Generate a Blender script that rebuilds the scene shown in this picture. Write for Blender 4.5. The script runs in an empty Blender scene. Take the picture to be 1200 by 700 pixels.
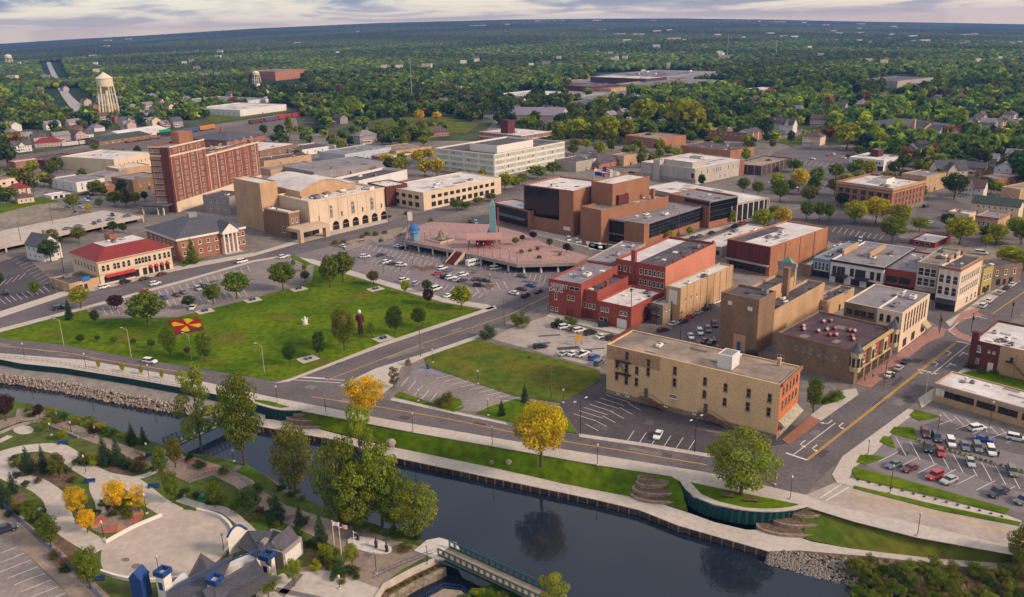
import bpy, math, random
import numpy as np
from mathutils import Vector, Matrix
from mathutils.geometry import tessellate_polygon
R = math.radians
random.seed(7); rng = np.random.default_rng(7)
S = bpy.context.scene
COL = S.collection
# ------------------------------------------------------------------ camera
F = 1000.0; CX, CY = 600.0, 350.0
TH = math.atan((350 - 28) / F); RO = 0.019; H = 100.0
fw = Vector((0, math.cos(TH), -math.sin(TH)))
r0 = Vector((1, 0, 0)); u0 = Vector((0, math.sin(TH), math.cos(TH)))
ri = r0 * math.cos(RO) - u0 * math.sin(RO)
up = u0 * math.cos(RO) + r0 * math.sin(RO)
EYE = Vector((0, 0, H))
cam = bpy.data.objects.new('camera', bpy.data.cameras.new('camera')); COL.objects.link(cam)
cam.matrix_world = Matrix(((ri.x, up.x, -fw.x, 0), (ri.y, up.y, -fw.y, 0), (ri.z, up.z, -fw.z, H), (0, 0, 0, 1)))
cam.data.sensor_width = 36; cam.data.lens = 36 * F / 1200
cam.data.clip_start = 1; cam.data.clip_end = 60000
S.camera = cam
# ------------------------------------------------------------------ light
SUN_AZ, SUN_EL = 112, 30            # clockwise from the view direction
w = bpy.data.worlds.new('World'); S.world = w; w.use_nodes = True
nt = w.node_tree; N = nt.nodes; L = nt.links
bg = N['Background']
sky = N.new('ShaderNodeTexSky'); sky.sky_type = 'NISHITA'; sky.sun_disc = False
sky.sun_elevation = R(SUN_EL); sky.sun_rotation = R(SUN_AZ); sky.air_density = 1.0; sky.dust_density = 1.5
def nd(t, **k):
    n = N.new(t)
    for a, b in k.items(): setattr(n, a, b)
    return n
def mth(op, a, b=None, clamp=False):
    n = nd('ShaderNodeMath', operation=op, use_clamp=clamp)
    for i, v in enumerate((a, b)):
        if v is None: continue
        if hasattr(v, 'links'): L.new(v, n.inputs[i])
        else: n.inputs[i].default_value = v
    return n.outputs[0]
tc = nd('ShaderNodeTexCoord'); sp = nd('ShaderNodeSeparateXYZ'); L.new(tc.outputs['Generated'], sp.inputs[0])
zc = mth('MAXIMUM', sp.outputs[2], 0.0)
den = mth('ADD', zc, 0.085)
cb = nd('ShaderNodeCombineXYZ')
L.new(mth('DIVIDE', sp.outputs[0], den), cb.inputs[0]); L.new(mth('DIVIDE', sp.outputs[1], den), cb.inputs[1])
n1 = nd('ShaderNodeTexNoise'); n1.inputs['Scale'].default_value = 0.75; n1.inputs['Detail'].default_value = 7; n1.inputs['Roughness'].default_value = .55; n1.inputs['Distortion'].default_value = .6
L.new(cb.outputs[0], n1.inputs['Vector'])
def ramp(src, stops):
    r = nd('ShaderNodeValToRGB'); e = r.color_ramp.elements
    while len(e) < len(stops): e.new(0.5)
    for q, (p, c) in zip(e, stops): q.position = p; q.color = (*c, 1)
    L.new(src, r.inputs[0]); return r.outputs[0]
off = nd('ShaderNodeVectorMath', operation='ADD'); L.new(cb.outputs[0], off.inputs[0]); off.inputs[1].default_value = (2.2, 5.1, 0.7); L.new(off.outputs[0], n1.inputs['Vector'])
def mix(f, a, b, bt='MIX'):
    m = nd('ShaderNodeMix', data_type='RGBA', blend_type=bt)
    if hasattr(f, 'links'): L.new(f, m.inputs[0])
    else: m.inputs[0].default_value = f
    for i, v in ((6, a), (7, b)):
        if hasattr(v, 'links'): L.new(v, m.inputs[i])
        else: m.inputs[i].default_value = (*v, 1)
    return m.outputs[2]
# broken cloud deck: pale warm gaps and blue-grey bellies, warmest low down on the sunny (right) side
cloud = ramp(n1.outputs[0], [(.42, (.06, .088, .145)), (.47, (.13, .15, .19)), (.52, (.28, .262, .235)), (.58, (.37, .33, .265))])
lift = ramp(zc, [(0.0, (1,) * 3), (.06, (1,) * 3), (.25, (1.0,) * 3), (.6, (1.05,) * 3)])
low = ramp(zc, [(0.0, (.50, .35, .19)), (.014, (.42, .325, .225)), (.03, (.28, .265, .25)), (.08, (.20, .225, .275)), (.4, (.29, .30, .325))])
lowf = ramp(zc, [(0.0, (.75,) * 3), (.014, (.30,) * 3), (.035, (.06,) * 3), (.09, (.35,) * 3), (.5, (.5,) * 3)])
ov = mix(lowf, mix(1.0, cloud, lift, 'MULTIPLY'), low)
warm = mth('MULTIPLY', mth('ADD', mth('MULTIPLY', sp.outputs[0], .9), .25, True), .35)
ov = mix(warm, ov, mix(1.0, ov, (1.25, 1.05, .86), 'MULTIPLY'))
skb = mix(1.0, sky.outputs[0], (.10, .10, .10), 'MULTIPLY')
tot = mix(.90, skb, ov)
L.new(tot, bg.inputs[0]); bg.inputs[1].default_value = 1.0
sun = bpy.data.objects.new('sun', bpy.data.lights.new('sun', 'SUN')); COL.objects.link(sun)
sun.data.energy = 1.5; sun.data.angle = R(10); sun.data.color = (1.0, .78, .58)
a_ = R(SUN_AZ); e_ = R(SUN_EL)
sd = Vector((math.sin(a_) * math.cos(e_), math.cos(a_) * math.cos(e_), math.sin(e_)))
sun.rotation_euler = sd.to_track_quat('Z', 'Y').to_euler(); sun.location = (0, 0, 400)
vs = S.view_settings; S.display_settings.display_device = 'sRGB'
vs.view_transform = 'Standard'; vs.look = 'None'; vs.exposure = 1.42; vs.gamma = 1.0; vs.use_curve_mapping = False
S.cycles.max_bounces = 6; S.cycles.diffuse_bounces = 2; S.cycles.glossy_bounces = 3; S.cycles.transmission_bounces = 3
S.cycles.transparent_max_bounces = 4; S.cycles.volume_bounces = 0; S.cycles.use_denoising = True
S.cycles.caustics_reflective = False; S.cycles.caustics_refractive = False
# ------------------------------------------------------------------ photo pixel (1200x700 plan reading) -> place in metres
def G(x, y, z=0.0):
    d = fw + ri * ((x - CX) / F) - up * ((y - CY) / F)
    t = (z - H) / d.z
    return Vector((d.x * t, d.y * t, z))
def P(v):
    q = Vector(v) - EYE; k = q.dot(fw)
    return CX + F * q.dot(ri) / k, CY - F * q.dot(up) / k
def dep(v): return (Vector(v) - EYE).dot(fw)
def hat(v, yt):                        # height above v at which the column over v is seen at row yt
    q = Vector(v) - EYE; k = yt - CY
    return -(k * q.dot(fw) + F * q.dot(up)) / (k * fw.z + F * up.z)
def hsolve(xt, yt, yb, g=0.0):
    lo, hi = 0.0, 90.0
    for _ in range(40):
        m = (lo + hi) / 2; p = G(xt, yt, g + m); p.z = g
        if P(p)[1] < yb: lo = m
        else: hi = m
    return lo
# ------------------------------------------------------------------ materials
MC = {}
def mat(name, c, rough=.85, var=.25, s1=.12, s2=1.3, spec=.25, c2=None, streak=0.0, metal=0.0, bump=0.0):
    if name in MC: return MC[name]
    m = bpy.data.materials.new(name); m.use_nodes = True; MC[name] = m
    t = m.node_tree; n_, l_ = t.nodes, t.links; b = n_['Principled BSDF']
    b.inputs['Roughness'].default_value = rough; b.inputs['Metallic'].default_value = metal
    b.inputs['Specular IOR Level'].default_value = spec
    g = n_.new('ShaderNodeNewGeometry')
    def noise(s, vec=None, det=4):
        q = n_.new('ShaderNodeTexNoise'); q.inputs['Scale'].default_value = s; q.inputs['Detail'].default_value = det
        l_.new(vec or g.outputs['Position'], q.inputs['Vector']); return q.outputs[0]
    def mx(f, a, bb, bt='MIX'):
        q = n_.new('ShaderNodeMix'); q.data_type = 'RGBA'; q.blend_type = bt
        if hasattr(f, 'links'): l_.new(f, q.inputs[0])
        else: q.inputs[0].default_value = f
        for i, v in ((6, a), (7, bb)):
            if hasattr(v, 'links'): l_.new(v, q.inputs[i])
            else: q.inputs[i].default_value = (*v, 1)
        return q.outputs[2]
    def rm(src, a, bb, lo=.35, hi=.65):
        q = n_.new('ShaderNodeMapRange'); q.inputs[1].default_value = lo; q.inputs[2].default_value = hi
        q.inputs[3].default_value = a; q.inputs[4].default_value = bb; l_.new(src, q.inputs[0]); return q.outputs[0]
    big = rm(noise(s1), 0, 1)
    base = mx(big, c, c2 or tuple(x * (1 - var * .7) for x in c))
    fine = rm(noise(s2, det=6), 1 - var, 1 + var, .3, .7)
    cc = n_.new('ShaderNodeCombineXYZ')
    for i in range(3): l_.new(fine, cc.inputs[i])
    out = mx(1.0, base, cc.outputs[0], 'MULTIPLY')
    if streak:
        mp = n_.new('ShaderNodeMapping'); mp.inputs['Scale'].default_value = (1, 1, .25); l_.new(g.outputs['Position'], mp.inputs['Vector'])
        st = rm(noise(.22, mp.outputs[0]), 1 - streak * .6, 1, .3, .6)
        c3 = n_.new('ShaderNodeCombineXYZ')
        for i in range(3): l_.new(st, c3.inputs[i])
        out = mx(1.0, out, c3.outputs[0], 'MULTIPLY')
    l_.new(out, b.inputs['Base Color'])
    if bump:
        bp = n_.new('ShaderNodeBump'); bp.inputs['Strength'].default_value = bump; bp.inputs['Distance'].default_value = .3
        l_.new(noise(s2), bp.inputs['Height']); l_.new(bp.outputs[0], b.inputs['Normal'])
    return m
def paint_mat(name, rough, coat=.5, leaf=False, attr=False):
    if name in MC: return MC[name]
    m = bpy.data.materials.new(name); m.use_nodes = True; MC[name] = m
    t = m.node_tree; n_, l_ = t.nodes, t.links; b = n_['Principled BSDF']
    b.inputs['Roughness'].default_value = rough; b.inputs['Specular IOR Level'].default_value = .5 if not leaf else .15
    if attr:
        o = n_.new('ShaderNodeAttribute'); o.attribute_name = 'Col'; src = o.outputs['Color']
    else:
        o = n_.new('ShaderNodeObjectInfo'); src = o.outputs['Color']
    if leaf:
        if not attr:
            a = n_.new('ShaderNodeAttribute'); a.attribute_name = 'var'
            h = n_.new('ShaderNodeMix'); h.data_type = 'RGBA'; h.blend_type = 'MULTIPLY'; h.inputs[0].default_value = 1
            l_.new(src, h.inputs[6]); l_.new(a.outputs['Color'], h.inputs[7]); src = h.outputs[2]
        tr = n_.new('ShaderNodeBsdfTranslucent'); ms = n_.new('ShaderNodeMixShader'); ms.inputs[0].default_value = .45
        l_.new(src, tr.inputs[0]); l_.new(src, b.inputs['Base Color'])
        l_.new(b.outputs[0], ms.inputs[1]); l_.new(tr.outputs[0], ms.inputs[2]); l_.new(ms.outputs[0], n_['Material Output'].inputs[0])
    else:
        b.inputs['Coat Weight'].default_value = coat; l_.new(src, b.inputs['Base Color'])
    return m
asphalt = mat('asphalt', (.135, .113, .118), .9, .2, .07, .9, c2=(.098, .085, .094))
asph_new = mat('asphalt_new', (.082, .068, .078), .9, .22, .09, .9, c2=(.058, .05, .060))
asph_old = mat('asphalt_old', (.24, .20, .19), .92, .2, .09, .9, c2=(.165, .14, .14))
concrete = mat('concrete', (.46, .40, .36), .9, .12, .15, .9)
conc_road = mat('concrete_road', (.40, .33, .29), .9, .12, .2, .7, c2=(.33, .27, .24))
conc_dk = mat('concrete_dark', (.27, .24, .22), .9, .2, .2, .8, streak=.35)
paver = mat('paver', (.36, .17, .145), .9, .18, .2, .8, c2=(.30, .17, .15))
paver_tan = mat('paver_tan', (.29, .22, .175), .9, .2, .2, .8, c2=(.22, .17, .14))
plaza_pink = mat('plaza_pink', (.36, .21, .19), .9, .14, .1, .6, c2=(.30, .19, .18))
grass = mat('grass', (.105, .150, .006), 1, .34, .05, .45, .03, c2=(.052, .098, .004))
grass_dry = mat('grass_dry', (.125, .12, .018), 1, .28, .09, .35, .05, c2=(.06, .10, .012))
ground_m = mat('ground', (.055, .075, .028), 1, .35, .01, .06, .05, c2=(.11, .10, .075))
soil = mat('soil', (.15, .10, .07), 1, .3, .3, 1.0, .05)
dirt_m = mat('dirt', (.27, .22, .18), 1, .3, .06, .4, .05, c2=(.18, .16, .12))
riprap_m = mat('riprap', (.36, .29, .23), .95, .5, .25, .9, .1, c2=(.24, .19, .16), bump=.8)
white_line = mat('white_paint', (.62, .58, .56), .8, .15)
yellow_line = mat('yellow_paint', (.55, .30, .04), .8, .12)
white = mat('white_trim', (.68, .63, .59), .6, .06)
dark = mat('dark_metal', (.03, .03, .035), .5, .1)
black = mat('black', (.012, .012, .014), .6, .1)
teal = mat('teal_steel', (.006, .05, .052), .6, .2, .3, 1, streak=.4)
tealrail = mat('teal_rail', (.02, .085, .085), .5, .1)
blue = mat('blue_paint', (.016, .055, .20), .5, .12)
steel = mat('steel', (.36, .36, .38), .45, .1, metal=.6)
bark = mat('bark', (.085, .062, .048), .95, .3, 1, 5)
wood = mat('wood', (.16, .10, .065), .9, .3)
roof_w = mat('roof_white', (.62, .575, .57), .8, .12, .12, .6, c2=(.47, .425, .42))
roof_g = mat('roof_grey', (.24, .215, .235), .85, .18, .15, .7, c2=(.17, .155, .175))
roof_d = mat('roof_dark', (.062, .052, .066), .85, .25, .15, .7, c2=(.10, .085, .095))
roof_t = mat('roof_tan', (.33, .25, .195), .9, .2, .07, .5, c2=(.15, .12, .105))
roof_s = mat('roof_slate', (.085, .085, .105), .8, .2, .2, .8)
roof_r = mat('roof_red', (.21, .028, .028), .7, .15, .2, 1)
roof_br = mat('roof_brown', (.12, .075, .07), .85, .2, .3, 1)
glass = mat('glass', (.025, .027, .034), .12, .4, .5, .9, .5)
glass_l = mat('glass_light', (.24, .23, .22), .2, .6, .6, 1.1, .5)
glass_b = mat('glass_black', (.008, .009, .014), .08, .4, .3, .6, .6)
def brick(n, c, v=.2, s=.25): return mat('brick_' + n, c, .92, v * .95, .16, 2.2, .12, streak=min(.6, s * 1.3))
bk_red = brick('red', (.26, .085, .062)); bk_dred = brick('dark_red', (.13, .045, .042)); bk_org = brick('orange', (.40, .185, .10))
bk_pnt = brick('painted_red', (.30, .075, .06), .14, .2); bk_tan = brick('tan', (.50, .325, .195)); bk_yel = brick('yellow', (.68, .46, .255), .14, .2)
bk_brn = brick('brown', (.25, .155, .10), .22); bk_stone = brick('brownstone', (.25, .17, .12), .3, .35); bk_cream = brick('cream', (.66, .52, .385), .1, .15)
bk_com = brick('common', (.33, .15, .095)); w_white = brick('white_wall', (.66, .62, .62), .08, .15); w_conc = brick('concrete_wall', (.47, .41, .375), .1, .2)
w_blue = brick('blue_wall', (.17, .30, .42), .12, .15); w_pale = brick('pale_blue', (.42, .47, .55), .1, .15); w_beige = brick('beige', (.52, .40, .30), .12, .2)
w_grey = brick('grey_wall', (.30, .27, .27), .15, .25); w_lime = brick('limestone', (.40, .35, .31), .15, .3); w_cor = brick('brown_panel', (.10, .062, .06), .1, .2)
leafm = paint_mat('leaves', .8, leaf=True); leafa = paint_mat('leaves_far', .9, leaf=True, attr=True)
carp = paint_mat('car_paint', .3, .6); tintm = paint_mat('tinted', .85, 0)
# ------------------------------------------------------------------ mesh helpers
class MB:
    def __init__(s): s.v = []; s.f = []; s.i = []; s.m = 0
    def face(s, pts):
        k = len(s.v); s.v += [tuple(p) for p in pts]; s.f.append(tuple(range(k, k + len(pts)))); s.i.append(s.m)
    def box(s, x0, x1, y0, y1, z0, z1, top=True):
        k = len(s.v)
        s.v += [(x0, y0, z0), (x1, y0, z0), (x1, y1, z0), (x0, y1, z0), (x0, y0, z1), (x1, y0, z1), (x1, y1, z1), (x0, y1, z1)]
        fs = [(0, 1, 5, 4), (1, 2, 6, 5), (2, 3, 7, 6), (3, 0, 4, 7), (0, 3, 2, 1)] + ([(4, 5, 6, 7)] if top else [])
        for f in fs: s.f.append(tuple(k + q for q in f)); s.i.append(s.m)
    def prism(s, pts, z0, z1, bottom=False):
        pts = [(p[0], p[1]) for p in pts]
        if sum(pts[i - 1][0] * p[1] - p[0] * pts[i - 1][1] for i, p in enumerate(pts)) < 0: pts = pts[::-1]
        k = len(s.v); n = len(pts)
        s.v += [(*p, z0) for p in pts] + [(*p, z1) for p in pts]
        for t in tessellate_polygon([[Vector((*p, 0)) for p in pts]]):
            a, b, c = t
            cr = (pts[b][0] - pts[a][0]) * (pts[c][1] - pts[a][1]) - (pts[b][1] - pts[a][1]) * (pts[c][0] - pts[a][0])
            if cr < 0: b, c = c, b
            s.f.append((k + n + a, k + n + b, k + n + c)); s.i.append(s.m)
        if z1 > z0:
            for i in range(n):
                j = (i + 1) % n; s.f.append((k + i, k + j, k + n + j, k + n + i)); s.i.append(s.m)
    def tube(s, p, q, ra, rb=None, n=6, cap=True):
        p, q = Vector(p), Vector(q); rb = ra if rb is None else rb
        d = (q - p).normalized(); a = d.orthogonal().normalized(); b = d.cross(a)
        k = len(s.v)
        for c, r in ((p, ra), (q, rb)):
            for i in range(n):
                t = 2 * math.pi * i / n; s.v.append(tuple(c + (a * math.cos(t) + b * math.sin(t)) * r))
        for i in range(n):
            j = (i + 1) % n; s.f.append((k + i, k + j, k + n + j, k + n + i)); s.i.append(s.m)
        if cap:
            s.f.append(tuple(k + n + i for i in range(n))); s.i.append(s.m)
            s.f.append(tuple(k + n - 1 - i for i in range(n))); s.i.append(s.m)
    def lathe(s, prof, n=12, c=(0, 0)):
        k = len(s.v)
        for r, z in prof:
            for i in range(n):
                t = 2 * math.pi * i / n; s.v.append((c[0] + r * math.cos(t), c[1] + r * math.sin(t), z))
        for q in range(len(prof) - 1):
            for i in range(n):
                j = (i + 1) % n; s.f.append((k + q * n + i, k + q * n + j, k + (q + 1) * n + j, k + (q + 1) * n + i)); s.i.append(s.m)
        s.f.append(tuple(k + (len(prof) - 1) * n + i for i in range(n))); s.i.append(s.m)
    def mesh(s, name, mats):
        me = bpy.data.meshes.new(name); me.from_pydata(s.v, [], s.f)
        for m in (mats if isinstance(mats, (list, tuple)) else [mats]): me.materials.append(m)
        if len(me.materials) > 1: me.polygons.foreach_set('material_index', s.i)
        me.update(); return me
    def build(s, name, mats, parent=None, loc=None, rz=0):
        return obj(name, s.mesh(name, mats), parent, loc, rz)
def obj(name, me, parent=None, loc=None, rz=0):
    o = bpy.data.objects.new(name, me); COL.objects.link(o)
    if parent: o.parent = parent
    if loc is not None: o.location = loc
    if rz: o.rotation_euler.z = rz
    return o
def empty(name, loc, rz=0): return obj(name, None, None, loc, rz)
ALL = []                               # things whose labels are written at the end
def tag(o, label=None, cat=None, group=None, kind=None):
    if label: o['label'] = label
    if cat: o['category'] = cat
    if group: o['group'] = group
    if kind: o['kind'] = kind
    return o
def struct(o): o['kind'] = 'structure'; return o
def smooth(pts, n=4, closed=True):
    out = []; m = len(pts)
    rngi = range(m) if closed else range(m - 1)
    for i in rngi:
        if closed: p = [Vector(pts[(i + k - 1) % m]) for k in range(4)]
        else: p = [Vector(pts[min(max(i + k - 1, 0), m - 1)]) for k in range(4)]
        for q in range(n):
            t = q / n
            out.append(tuple(.5 * ((2 * p[1]) + (p[2] - p[0]) * t + (2 * p[0] - 5 * p[1] + 4 * p[2] - p[3]) * t * t + (3 * p[1] - p[0] - 3 * p[2] + p[3]) * t ** 3)))
    if not closed: out.append(tuple(pts[-1]))
    return out
def area(name, px, z, m, thick=0.0, g=0.0, sm=0):          # a sheet (or slab) with its top at g+z
    if sm: px = smooth(px, sm)
    b = MB(); b.prism([G(x, y, g + z) for x, y in px], g + z - thick, g + z)
    return struct(b.build(name, m))
def ruled(name, top, zt, bot, zb, m, nsub=1, jit=0, seed=1, n=24):
    def res(pl, z):
        w_ = [G(x, y, z) for x, y in pl]; d = [0]
        for i in range(1, len(w_)): d.append(d[-1] + (w_[i] - w_[i - 1]).length)
        out = []
        for k in range(n + 1):
            t = d[-1] * k / n; i = max(j for j in range(len(d)) if d[j] <= t + 1e-9); i = min(i, len(w_) - 2)
            out.append(w_[i].lerp(w_[i + 1], (t - d[i]) / max(1e-9, d[i + 1] - d[i])))
        return out
    A_, B_ = res(top, zt), res(bot, zb); rr = random.Random(seed); b = MB()
    for q in range(nsub + 1):
        for k in range(n + 1):
            p = A_[k].lerp(B_[k], q / nsub)
            if jit and 0 < q < nsub: p = p + Vector((rr.uniform(-jit, jit), rr.uniform(-jit, jit), rr.uniform(-jit, jit) * .8))
            b.v.append(tuple(p))
    for q in range(nsub):
        for k in range(n):
            a = q * (n + 1) + k; b.f.append((a, a + n + 1, a + n + 2, a + 1)); b.i.append(0)
    return b.build(name, m)
def stripe(b, p, q, wd, z):                                 # painted line between two ground points
    p, q = Vector(p), Vector(q); d = (q - p); d.z = 0
    if d.length < 1e-4: return
    d.normalize(); nrm = Vector((-d.y, d.x, 0)) * wd / 2
    b.face([(p.x - nrm.x, p.y - nrm.y, z), (q.x - nrm.x, q.y - nrm.y, z), (q.x + nrm.x, q.y + nrm.y, z), (p.x + nrm.x, p.y + nrm.y, z)])
def stripe_px(b, pl, wd, z, g=0.0):
    for a, c in zip(pl, pl[1:]): stripe(b, G(*a, g), G(*c, g), wd, z)
HAZE = 7e-5
# ------------------------------------------------------------------ terrain and river
HOR = [(-400, 78), (-200, 66), (0, 52.5), (75, 47), (150, 42.5), (300, 33), (450, 26.5), (600, 22.8), (700, 21.6), (800, 21.4), (900, 22.6), (1000, 24.8), (1100, 27), (1200, 29.5), (1400, 37), (1600, 46)]
RR = 9000.0
_az, _zr = [], []
for x, y in HOR:
    d = fw + ri * ((x - CX) / F) - up * ((y - CY) / F); h_ = math.hypot(d.x, d.y)
    _az.append(math.atan2(d.x, d.y)); _zr.append(H + d.z / h_ * RR)
def hz(x, y):
    r = np.hypot(x, y); az = np.arctan2(x, y)
    t = np.clip((r - 1500) / (RR - 1500), 0, 1); s = t * t * (3 - 2 * t)
    return (np.interp(az, _az, _zr) - 12) * s
NB = [(-250, 396), (-100, 409), (0, 421), (25, 426), (75, 431), (150, 443), (217, 455), (262, 464), (305, 475), (345, 480), (382, 487), (485, 507), (577, 523), (700, 545), (787, 558), (797, 564), (812, 582), (837, 592), (870, 598), (905, 600), (930, 598), (945, 594), (1000, 611), (1075, 630), (1187, 650), (1300, 672), (1500, 712)]
arc = [(1350 * math.sin(R(a)), 1350 * math.cos(R(a))) for a in range(85, -86, -5)]
b = MB(); b.prism([G(*p) for p in NB] + arc, -.02, -.02); gnd = struct(b.build('ground', ground_m))
rs = np.concatenate([np.linspace(1300, 3000, 18), np.linspace(3200, 11000, 27)]); azs = np.radians(np.linspace(-75, 75, 121))
rg, ag = np.meshgrid(rs, azs, indexing='ij'); X, Y = rg * np.sin(ag), rg * np.cos(ag); Z = hz(X, Y) - .3
def grid_mesh(name, X, Y, Z, m):
    n0, n1 = X.shape; v = np.stack([X, Y, Z], -1).reshape(-1, 3).astype(np.float32)
    i = np.arange(n0 * n1).reshape(n0, n1); q = np.stack([i[:-1, :-1], i[:-1, 1:], i[1:, 1:], i[1:, :-1]], -1).reshape(-1, 4)
    return np_mesh(name, v, q, m)
def np_mesh(name, v, q, m, col=None, cname='Col'):
    me = bpy.data.meshes.new(name); k = q.shape[1]
    me.vertices.add(len(v)); me.vertices.foreach_set('co', np.ascontiguousarray(v, np.float32).ravel())
    me.loops.add(q.size); me.loops.foreach_set('vertex_index', np.ascontiguousarray(q, np.int32).ravel())
    me.polygons.add(len(q)); me.polygons.foreach_set('loop_start', np.arange(0, q.size, k, dtype=np.int32)); me.polygons.foreach_set('loop_total', np.full(len(q), k, np.int32))
    me.materials.append(m)
    for nm, c in (col or {}).items():
        a = me.color_attributes.new(nm, 'FLOAT_COLOR', 'POINT'); c4 = np.ones((len(v), 4), np.float32); c4[:, :3] = c; a.data.foreach_set('color', c4.ravel())
    me.update(calc_edges=True); return me
struct(obj('hills', grid_mesh('hills', X, Y, Z, mat('hill_ground', (.03, .05, .02), 1, .3, .004, .03, .05))))
# water
wm = bpy.data.materials.new('water'); wm.use_nodes = True; t_ = wm.node_tree; pb = t_.nodes['Principled BSDF']
pb.inputs['Base Color'].default_value = (.010, .016, .030, 1); pb.inputs['Roughness'].default_value = .04; pb.inputs['IOR'].default_value = 1.33; pb.inputs['Specular IOR Level'].default_value = .8
nz = t_.nodes.new('ShaderNodeTexNoise'); nz.inputs['Scale'].default_value = .9; nz.inputs['Detail'].default_value = 3
ge = t_.nodes.new('ShaderNodeNewGeometry'); t_.links.new(ge.outputs['Position'], nz.inputs['Vector'])
bp = t_.nodes.new('ShaderNodeBump'); bp.inputs['Strength'].default_value = .10; bp.inputs['Distance'].default_value = .2
t_.links.new(nz.outputs[0], bp.inputs['Height']); t_.links.new(bp.outputs[0], pb.inputs['Normal'])
WZ = -4.5
area('river_bed', [(-300, 380), (0, 405), (300, 450), (700, 520), (950, 575), (1500, 690), (1500, 990), (600, 950), (300, 800), (-300, 560)], -5.6, soil)
area('river_water', [(-300, 395), (0, 425), (200, 455), (600, 535), (950, 610), (1400, 740), (1400, 960), (600, 900), (380, 760), (200, 590), (-300, 500)], WZ, wm)
# north bank, left: sheet-pile wall, walkway and riprap
TW = NB[:9]; low = []
b = MB()
wl = [G(*p) for p in smooth(NB[0:9], 3, False)]
for p, q in zip(wl, wl[1:]): b.face([(p.x, p.y, -2.3), (q.x, q.y, -2.3), (q.x, q.y, -.02), (p.x, p.y, -.02)])
tag(b.build('sheet_pile_wall', teal), 'long dark teal sheet pile wall below the river road left of the footbridge', 'retaining wall')
area('walkway', [(-250, 402), (0, 424), (75, 434), (150, 446), (217, 459), (262, 470), (312, 480), (310, 495), (262, 482), (212, 473), (150, 462), (70, 446), (0, 438), (-250, 414)], -2.2, conc_dk)
rip = ruled('riprap_bank', [(-250, 414), (0, 438), (70, 446), (150, 462), (212, 473), (262, 482), (310, 495)], -2.2, [(-250, 424), (0, 448), (67, 458), (135, 472), (207, 484), (262, 496), (305, 508)], WZ - .2, riprap_m, 5, .45, 3, 260)
struct(rip)
def rocks(name, top, zt, bot, zb, n, m, seed, lo=.35, hi=1.0):
    rr = random.Random(seed); b = MB()
    for _ in range(n):
        u = rr.random() * (len(top) - 1.001); i = int(u); f = u - i; v = rr.random() ** .8
        p = G(*(Vector(top[i]).lerp(Vector(top[i + 1]), f)), zt).lerp(G(*(Vector(bot[i]).lerp(Vector(bot[i + 1]), f)), zb), v)
        s = rr.uniform(lo, hi); k = len(b.v); e = []
        for dx, dy, dz in ((1, 0, 0), (-1, 0, 0), (0, 1, 0), (0, -1, 0), (0, 0, 1), (0, 0, -1)):
            e.append((p.x + dx * s * rr.uniform(.6, 1.1) + rr.uniform(-.2, .2) * s, p.y + dy * s * rr.uniform(.6, 1.1), p.z + dz * s * rr.uniform(.5, .8)))
        b.v += e
        for f_ in ((0, 2, 4), (2, 1, 4), (1, 3, 4), (3, 0, 4), (2, 0, 5), (1, 2, 5), (3, 1, 5), (0, 3, 5)): b.f.append(tuple(k + q for q in f_)); b.i.append(0)
    return tag(b.build(name, m), kind='stuff')
rock_m = mat('rock', (.33, .265, .21), .95, .45, 1.1, 3, .1, c2=(.22, .18, .16))
rocks('riprap_stones', [(-60, 431), (0, 438), (70, 446), (150, 462), (212, 473)], -2.0, [(-60, 440), (0, 448), (67, 458), (135, 472), (207, 484)], WZ, 1500, rock_m, 1)
# north bank, right: promenade, sea wall, lawns
PU = [(300, 490), (345, 494), (370, 502), (400, 510), (445, 521), (525, 537), (600, 553), (660, 567), (760, 586), (807, 601), (837, 612), (875, 621), (915, 621), (930, 628), (952, 635), (997, 643), (1090, 654), (1187, 661), (1300, 676)]
PL = [(300, 499), (395, 516), (447, 533), (600, 565), (700, 586), (750, 598), (795, 616), (900, 646), (937, 645), (1030, 653), (1100, 661), (1187, 670), (1300, 690)]
area('promenade', PU + PL[::-1], -3, concrete, .15)
b = MB(); sw = [G(x, y, -3) for x, y in PL[:8]]
for p, q in zip(sw, sw[1:]):
    b.m = 0; b.face([(p.x, p.y, WZ - 1), (q.x, q.y, WZ - 1), (q.x, q.y, -3.15), (p.x, p.y, -3.15)])
    n = max(1, int((q - p).length / 2.2)); b.m = 1
    for k in range(n):
        c = p.lerp(q, k / n); b.box(c.x - .16, c.x + .16, c.y - .32, c.y + .2, WZ - 1, -3.2)
tag(b.build('river_wall', [mat('old_wall', (.105, .075, .065), .95, .4, .4, 1.5, .1, streak=.5), mat('wall_rib', (.15, .11, .095), .95, .4, .5, 2, .1, streak=.4)]), 'ribbed dark stone river wall below the long promenade', 'river wall')
ruled('lawn_slope', [(345, 480), (382, 487), (485, 507), (577, 523), (700, 545), (787, 558), (798, 566)], -.02, [(345, 494), (372, 502), (480, 528), (572, 547), (690, 573), (770, 588), (806, 600)], -2.98, grass, 5, .12, 2, 50)['kind'] = 'structure'
ruled('lawn_slope', [(936, 594), (946, 591), (1000, 607), (1075, 626), (1187, 646), (1300, 668)], -.06, [(944, 632), (997, 643), (1090, 654), (1187, 661), (1300, 676)], -2.98, grass_dry, 4, .12, 2, 40)['kind'] = 'structure'
ruled('river_bank', [(900, 646), (937, 645), (1030, 653), (1187, 670), (1300, 690)], -3.05, [(895, 662), (955, 676), (1050, 699), (1170, 735), (1300, 780)], WZ - .2, soil, 6, .3, 4, 90)['kind'] = 'structure'
rocks('riprap_stones', [(900, 647), (925, 646), (960, 650), (1000, 653)], -3.0, [(898, 661), (935, 671), (965, 679), (1010, 690)], WZ, 700, mat('rock_grey', (.21, .18, .16), .95, .45, 1.2, 3, .1, c2=(.22, .19, .17)), 5, .25, .6)
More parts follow.
